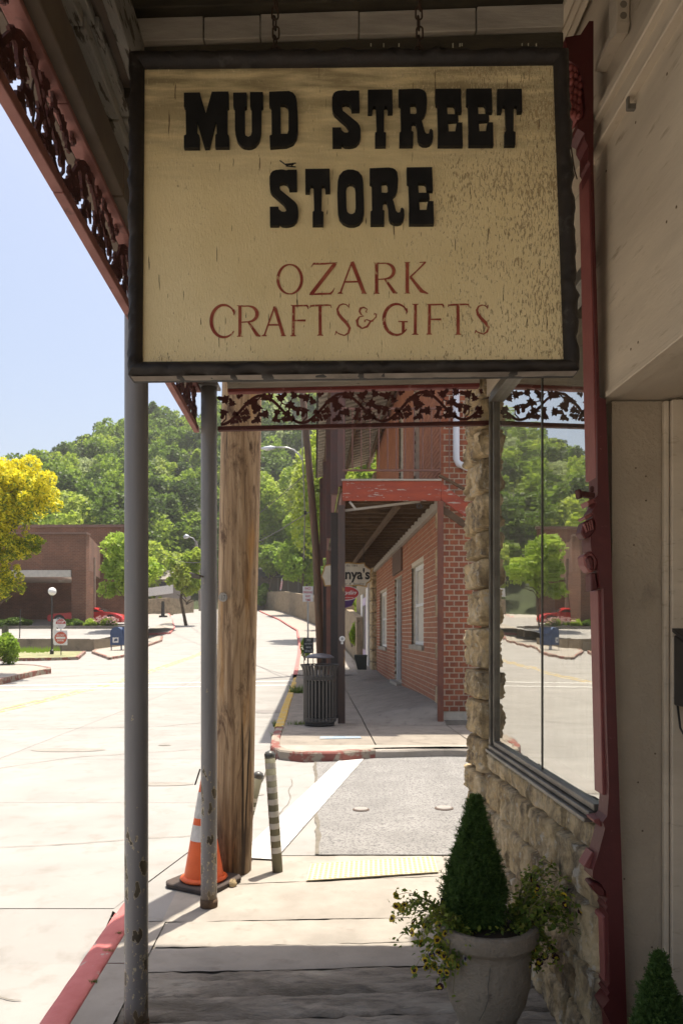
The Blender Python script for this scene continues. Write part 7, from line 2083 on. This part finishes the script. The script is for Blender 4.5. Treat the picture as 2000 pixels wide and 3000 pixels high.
# golden flowering tree
Yg = 24.0
gt = thing('golden_tree', 'tree covered in bright yellow blossom at the left edge', 'tree', (P(-40, 1, Yg).x, Yg, 0))
q = MB(); branches(q, (P(-40, 1, Yg).x, Yg, 0), P(-10, 1480, Yg), .12, rt, None, 1.0, 9); q.build('trunk', BARK, gt, smooth=True)
def gold(c, r_, n, share, leaf=.13, lobes=12):
    C, k = crown_pts(rt, c, r_, n, lobes * 4, lr=(.10, .24))
    d = (C - np.array(c)) / np.array(r_)
    tv = np.where(rt.random(n) < share + .35 * d[:, 2] + .2 * np.linalg.norm(d, axis=1) - .15, rt.uniform(.5, 1, n), rt.uniform(.0, .42, n))
    quads_obj('crown', C, leaf, rt, YELLOW, gt, tint=tv, up=.25, aspect=.45)
gold(tuple(P(50, 1440, Yg)), (1.55, 1.3, 1.35), 14000, .80, .13, 22)
gold(tuple(P(-60, 1500, Yg)), (1.5, 1.2, 2.0), 9000, .75, .12, 18)
gold(tuple(P(20, 1600, Yg)), (1.0, .8, .75), 5200, .6, .11, 14)
gold(tuple(P(10, 1700, Yg)), (.75, .6, .85), 4200, .5, .09, 16)
gold(tuple(P(90, 1590, Yg)), (.55, .5, .35), 1600, .2, .10, 8)
# dark conifer tops on the ridge
for (px, py, w_, lab) in ((268, 1262, 16, 'dark pine top standing out on the ridge near the middle left'), (170, 1288, 15, 'dark pine top on the lower left ridge'), (448, 1190, 22, 'tall leafy tree top on the highest ridge left of the post'), (0, 1290, 14, 'dark tree top at the left picture edge on the ridge')):
    c = P(px, py + 22, 190); r_ = w_ * 190 / F; c.z = min(c.z, hill(c.x, 190) + 9)
    tree('pine_tree', lab, 'tree', (c.x, 190, hill(c.x, 190)), 0, r_, 900, .8, FOREST, rt, .2, (.0, .15), 'trees standing out on the ridge', 7, 1.6, crown_c=c)
# weeds: tufts at kerbs
def tuft(px, py, label, n=60, h=.08, spread=.12, dz=0, base=None):
    b = base or G(px, py); b = Vector(b)
    q = MB()
    for k in range(n):
        a = rt.uniform(0, 6.28); r_ = rt.random() ** .7 * spread
        p = b + Vector((math.cos(a) * r_, math.sin(a) * r_ * .6, dz))
        hh = h * rt.uniform(.4, 1); e = p + Vector((rt.normal() * hh * .5, rt.normal() * hh * .4, hh)); s_ = Vector((rt.normal(), rt.normal(), 0)).normalized() * h * .06
        q.add([p - s_, p + s_, e], [(0, 1, 2)])
    tag(q.build('weed_tuft', GRASS, kind='stuff'), label, 'weeds')
tuft(822, 2165, 'green weeds growing at the outer side of the corner kerb', 160, .14, .14)
tuft(815, 2130, 'upper weed tuft at the outer side of the corner kerb', 90, .14, .10)
tuft(950, 2226, 'weeds growing along the foot of the red corner kerb', 160, .06, .30)
tuft(1010, 2212, 'right hand weeds along the foot of the red corner kerb', 90, .06, .22)
tuft(345, 2770, 'small moss tuft in the red kerb joint', 60, .02, .03, base=(-1.165, 3.75, .0))
tuft(270, 2880, 'tiny weed in the kerb joint nearest the viewer', 60, .02, .022, base=(-1.125, 3.42, .0))
tuft(356, 2740, 'tiny green sprout where kerb meets sidewalk', 40, .02, .02, base=(-1.175, 3.97, .0))
tuft(885, 2000, 'yellow green weeds beside the yellow kerb', 200, .25, .35, dz=.1, base=(-.95, 18.2, .0))
tuft(868, 2120, 'dry weeds between kerb and trash can', 120, .10, .22, dz=.1, base=(-.65, 12.0, .0))
q = MB()
for k in range(1500):
    x = rt.uniform(-24, -14.0); y = rt.uniform(35.3, 37.6); h = rt.uniform(.05, .28); z = gz(0, y) + .1
    q.add([(x - .03, y, z), (x + .03, y, z), (x + rt.normal() * .06, y, z + h)], [(0, 1, 2)])
tag(q.build('island_weeds', MAPLE, kind='stuff'), 'dry weeds covering the narrow planted island', 'weeds')

# ================================================================ AIR
HZ = bpy.data.materials.new('summer_haze'); HZ.use_nodes = True
t = HZ.node_tree; t.nodes.clear()
out = t.nodes.new('ShaderNodeOutputMaterial'); pv = t.nodes.new('ShaderNodeVolumePrincipled')
pv.inputs['Color'].default_value = (.97, .96, .93, 1); pv.inputs['Density'].default_value = .0005
t.links.new(pv.outputs[0], out.inputs['Volume'])
q = MB(); q.box(-950, 950, -100, 950, -24, 110)
o = q.build('haze', HZ, kind='stuff'); o['label'] = 'thin summer haze over the valley'
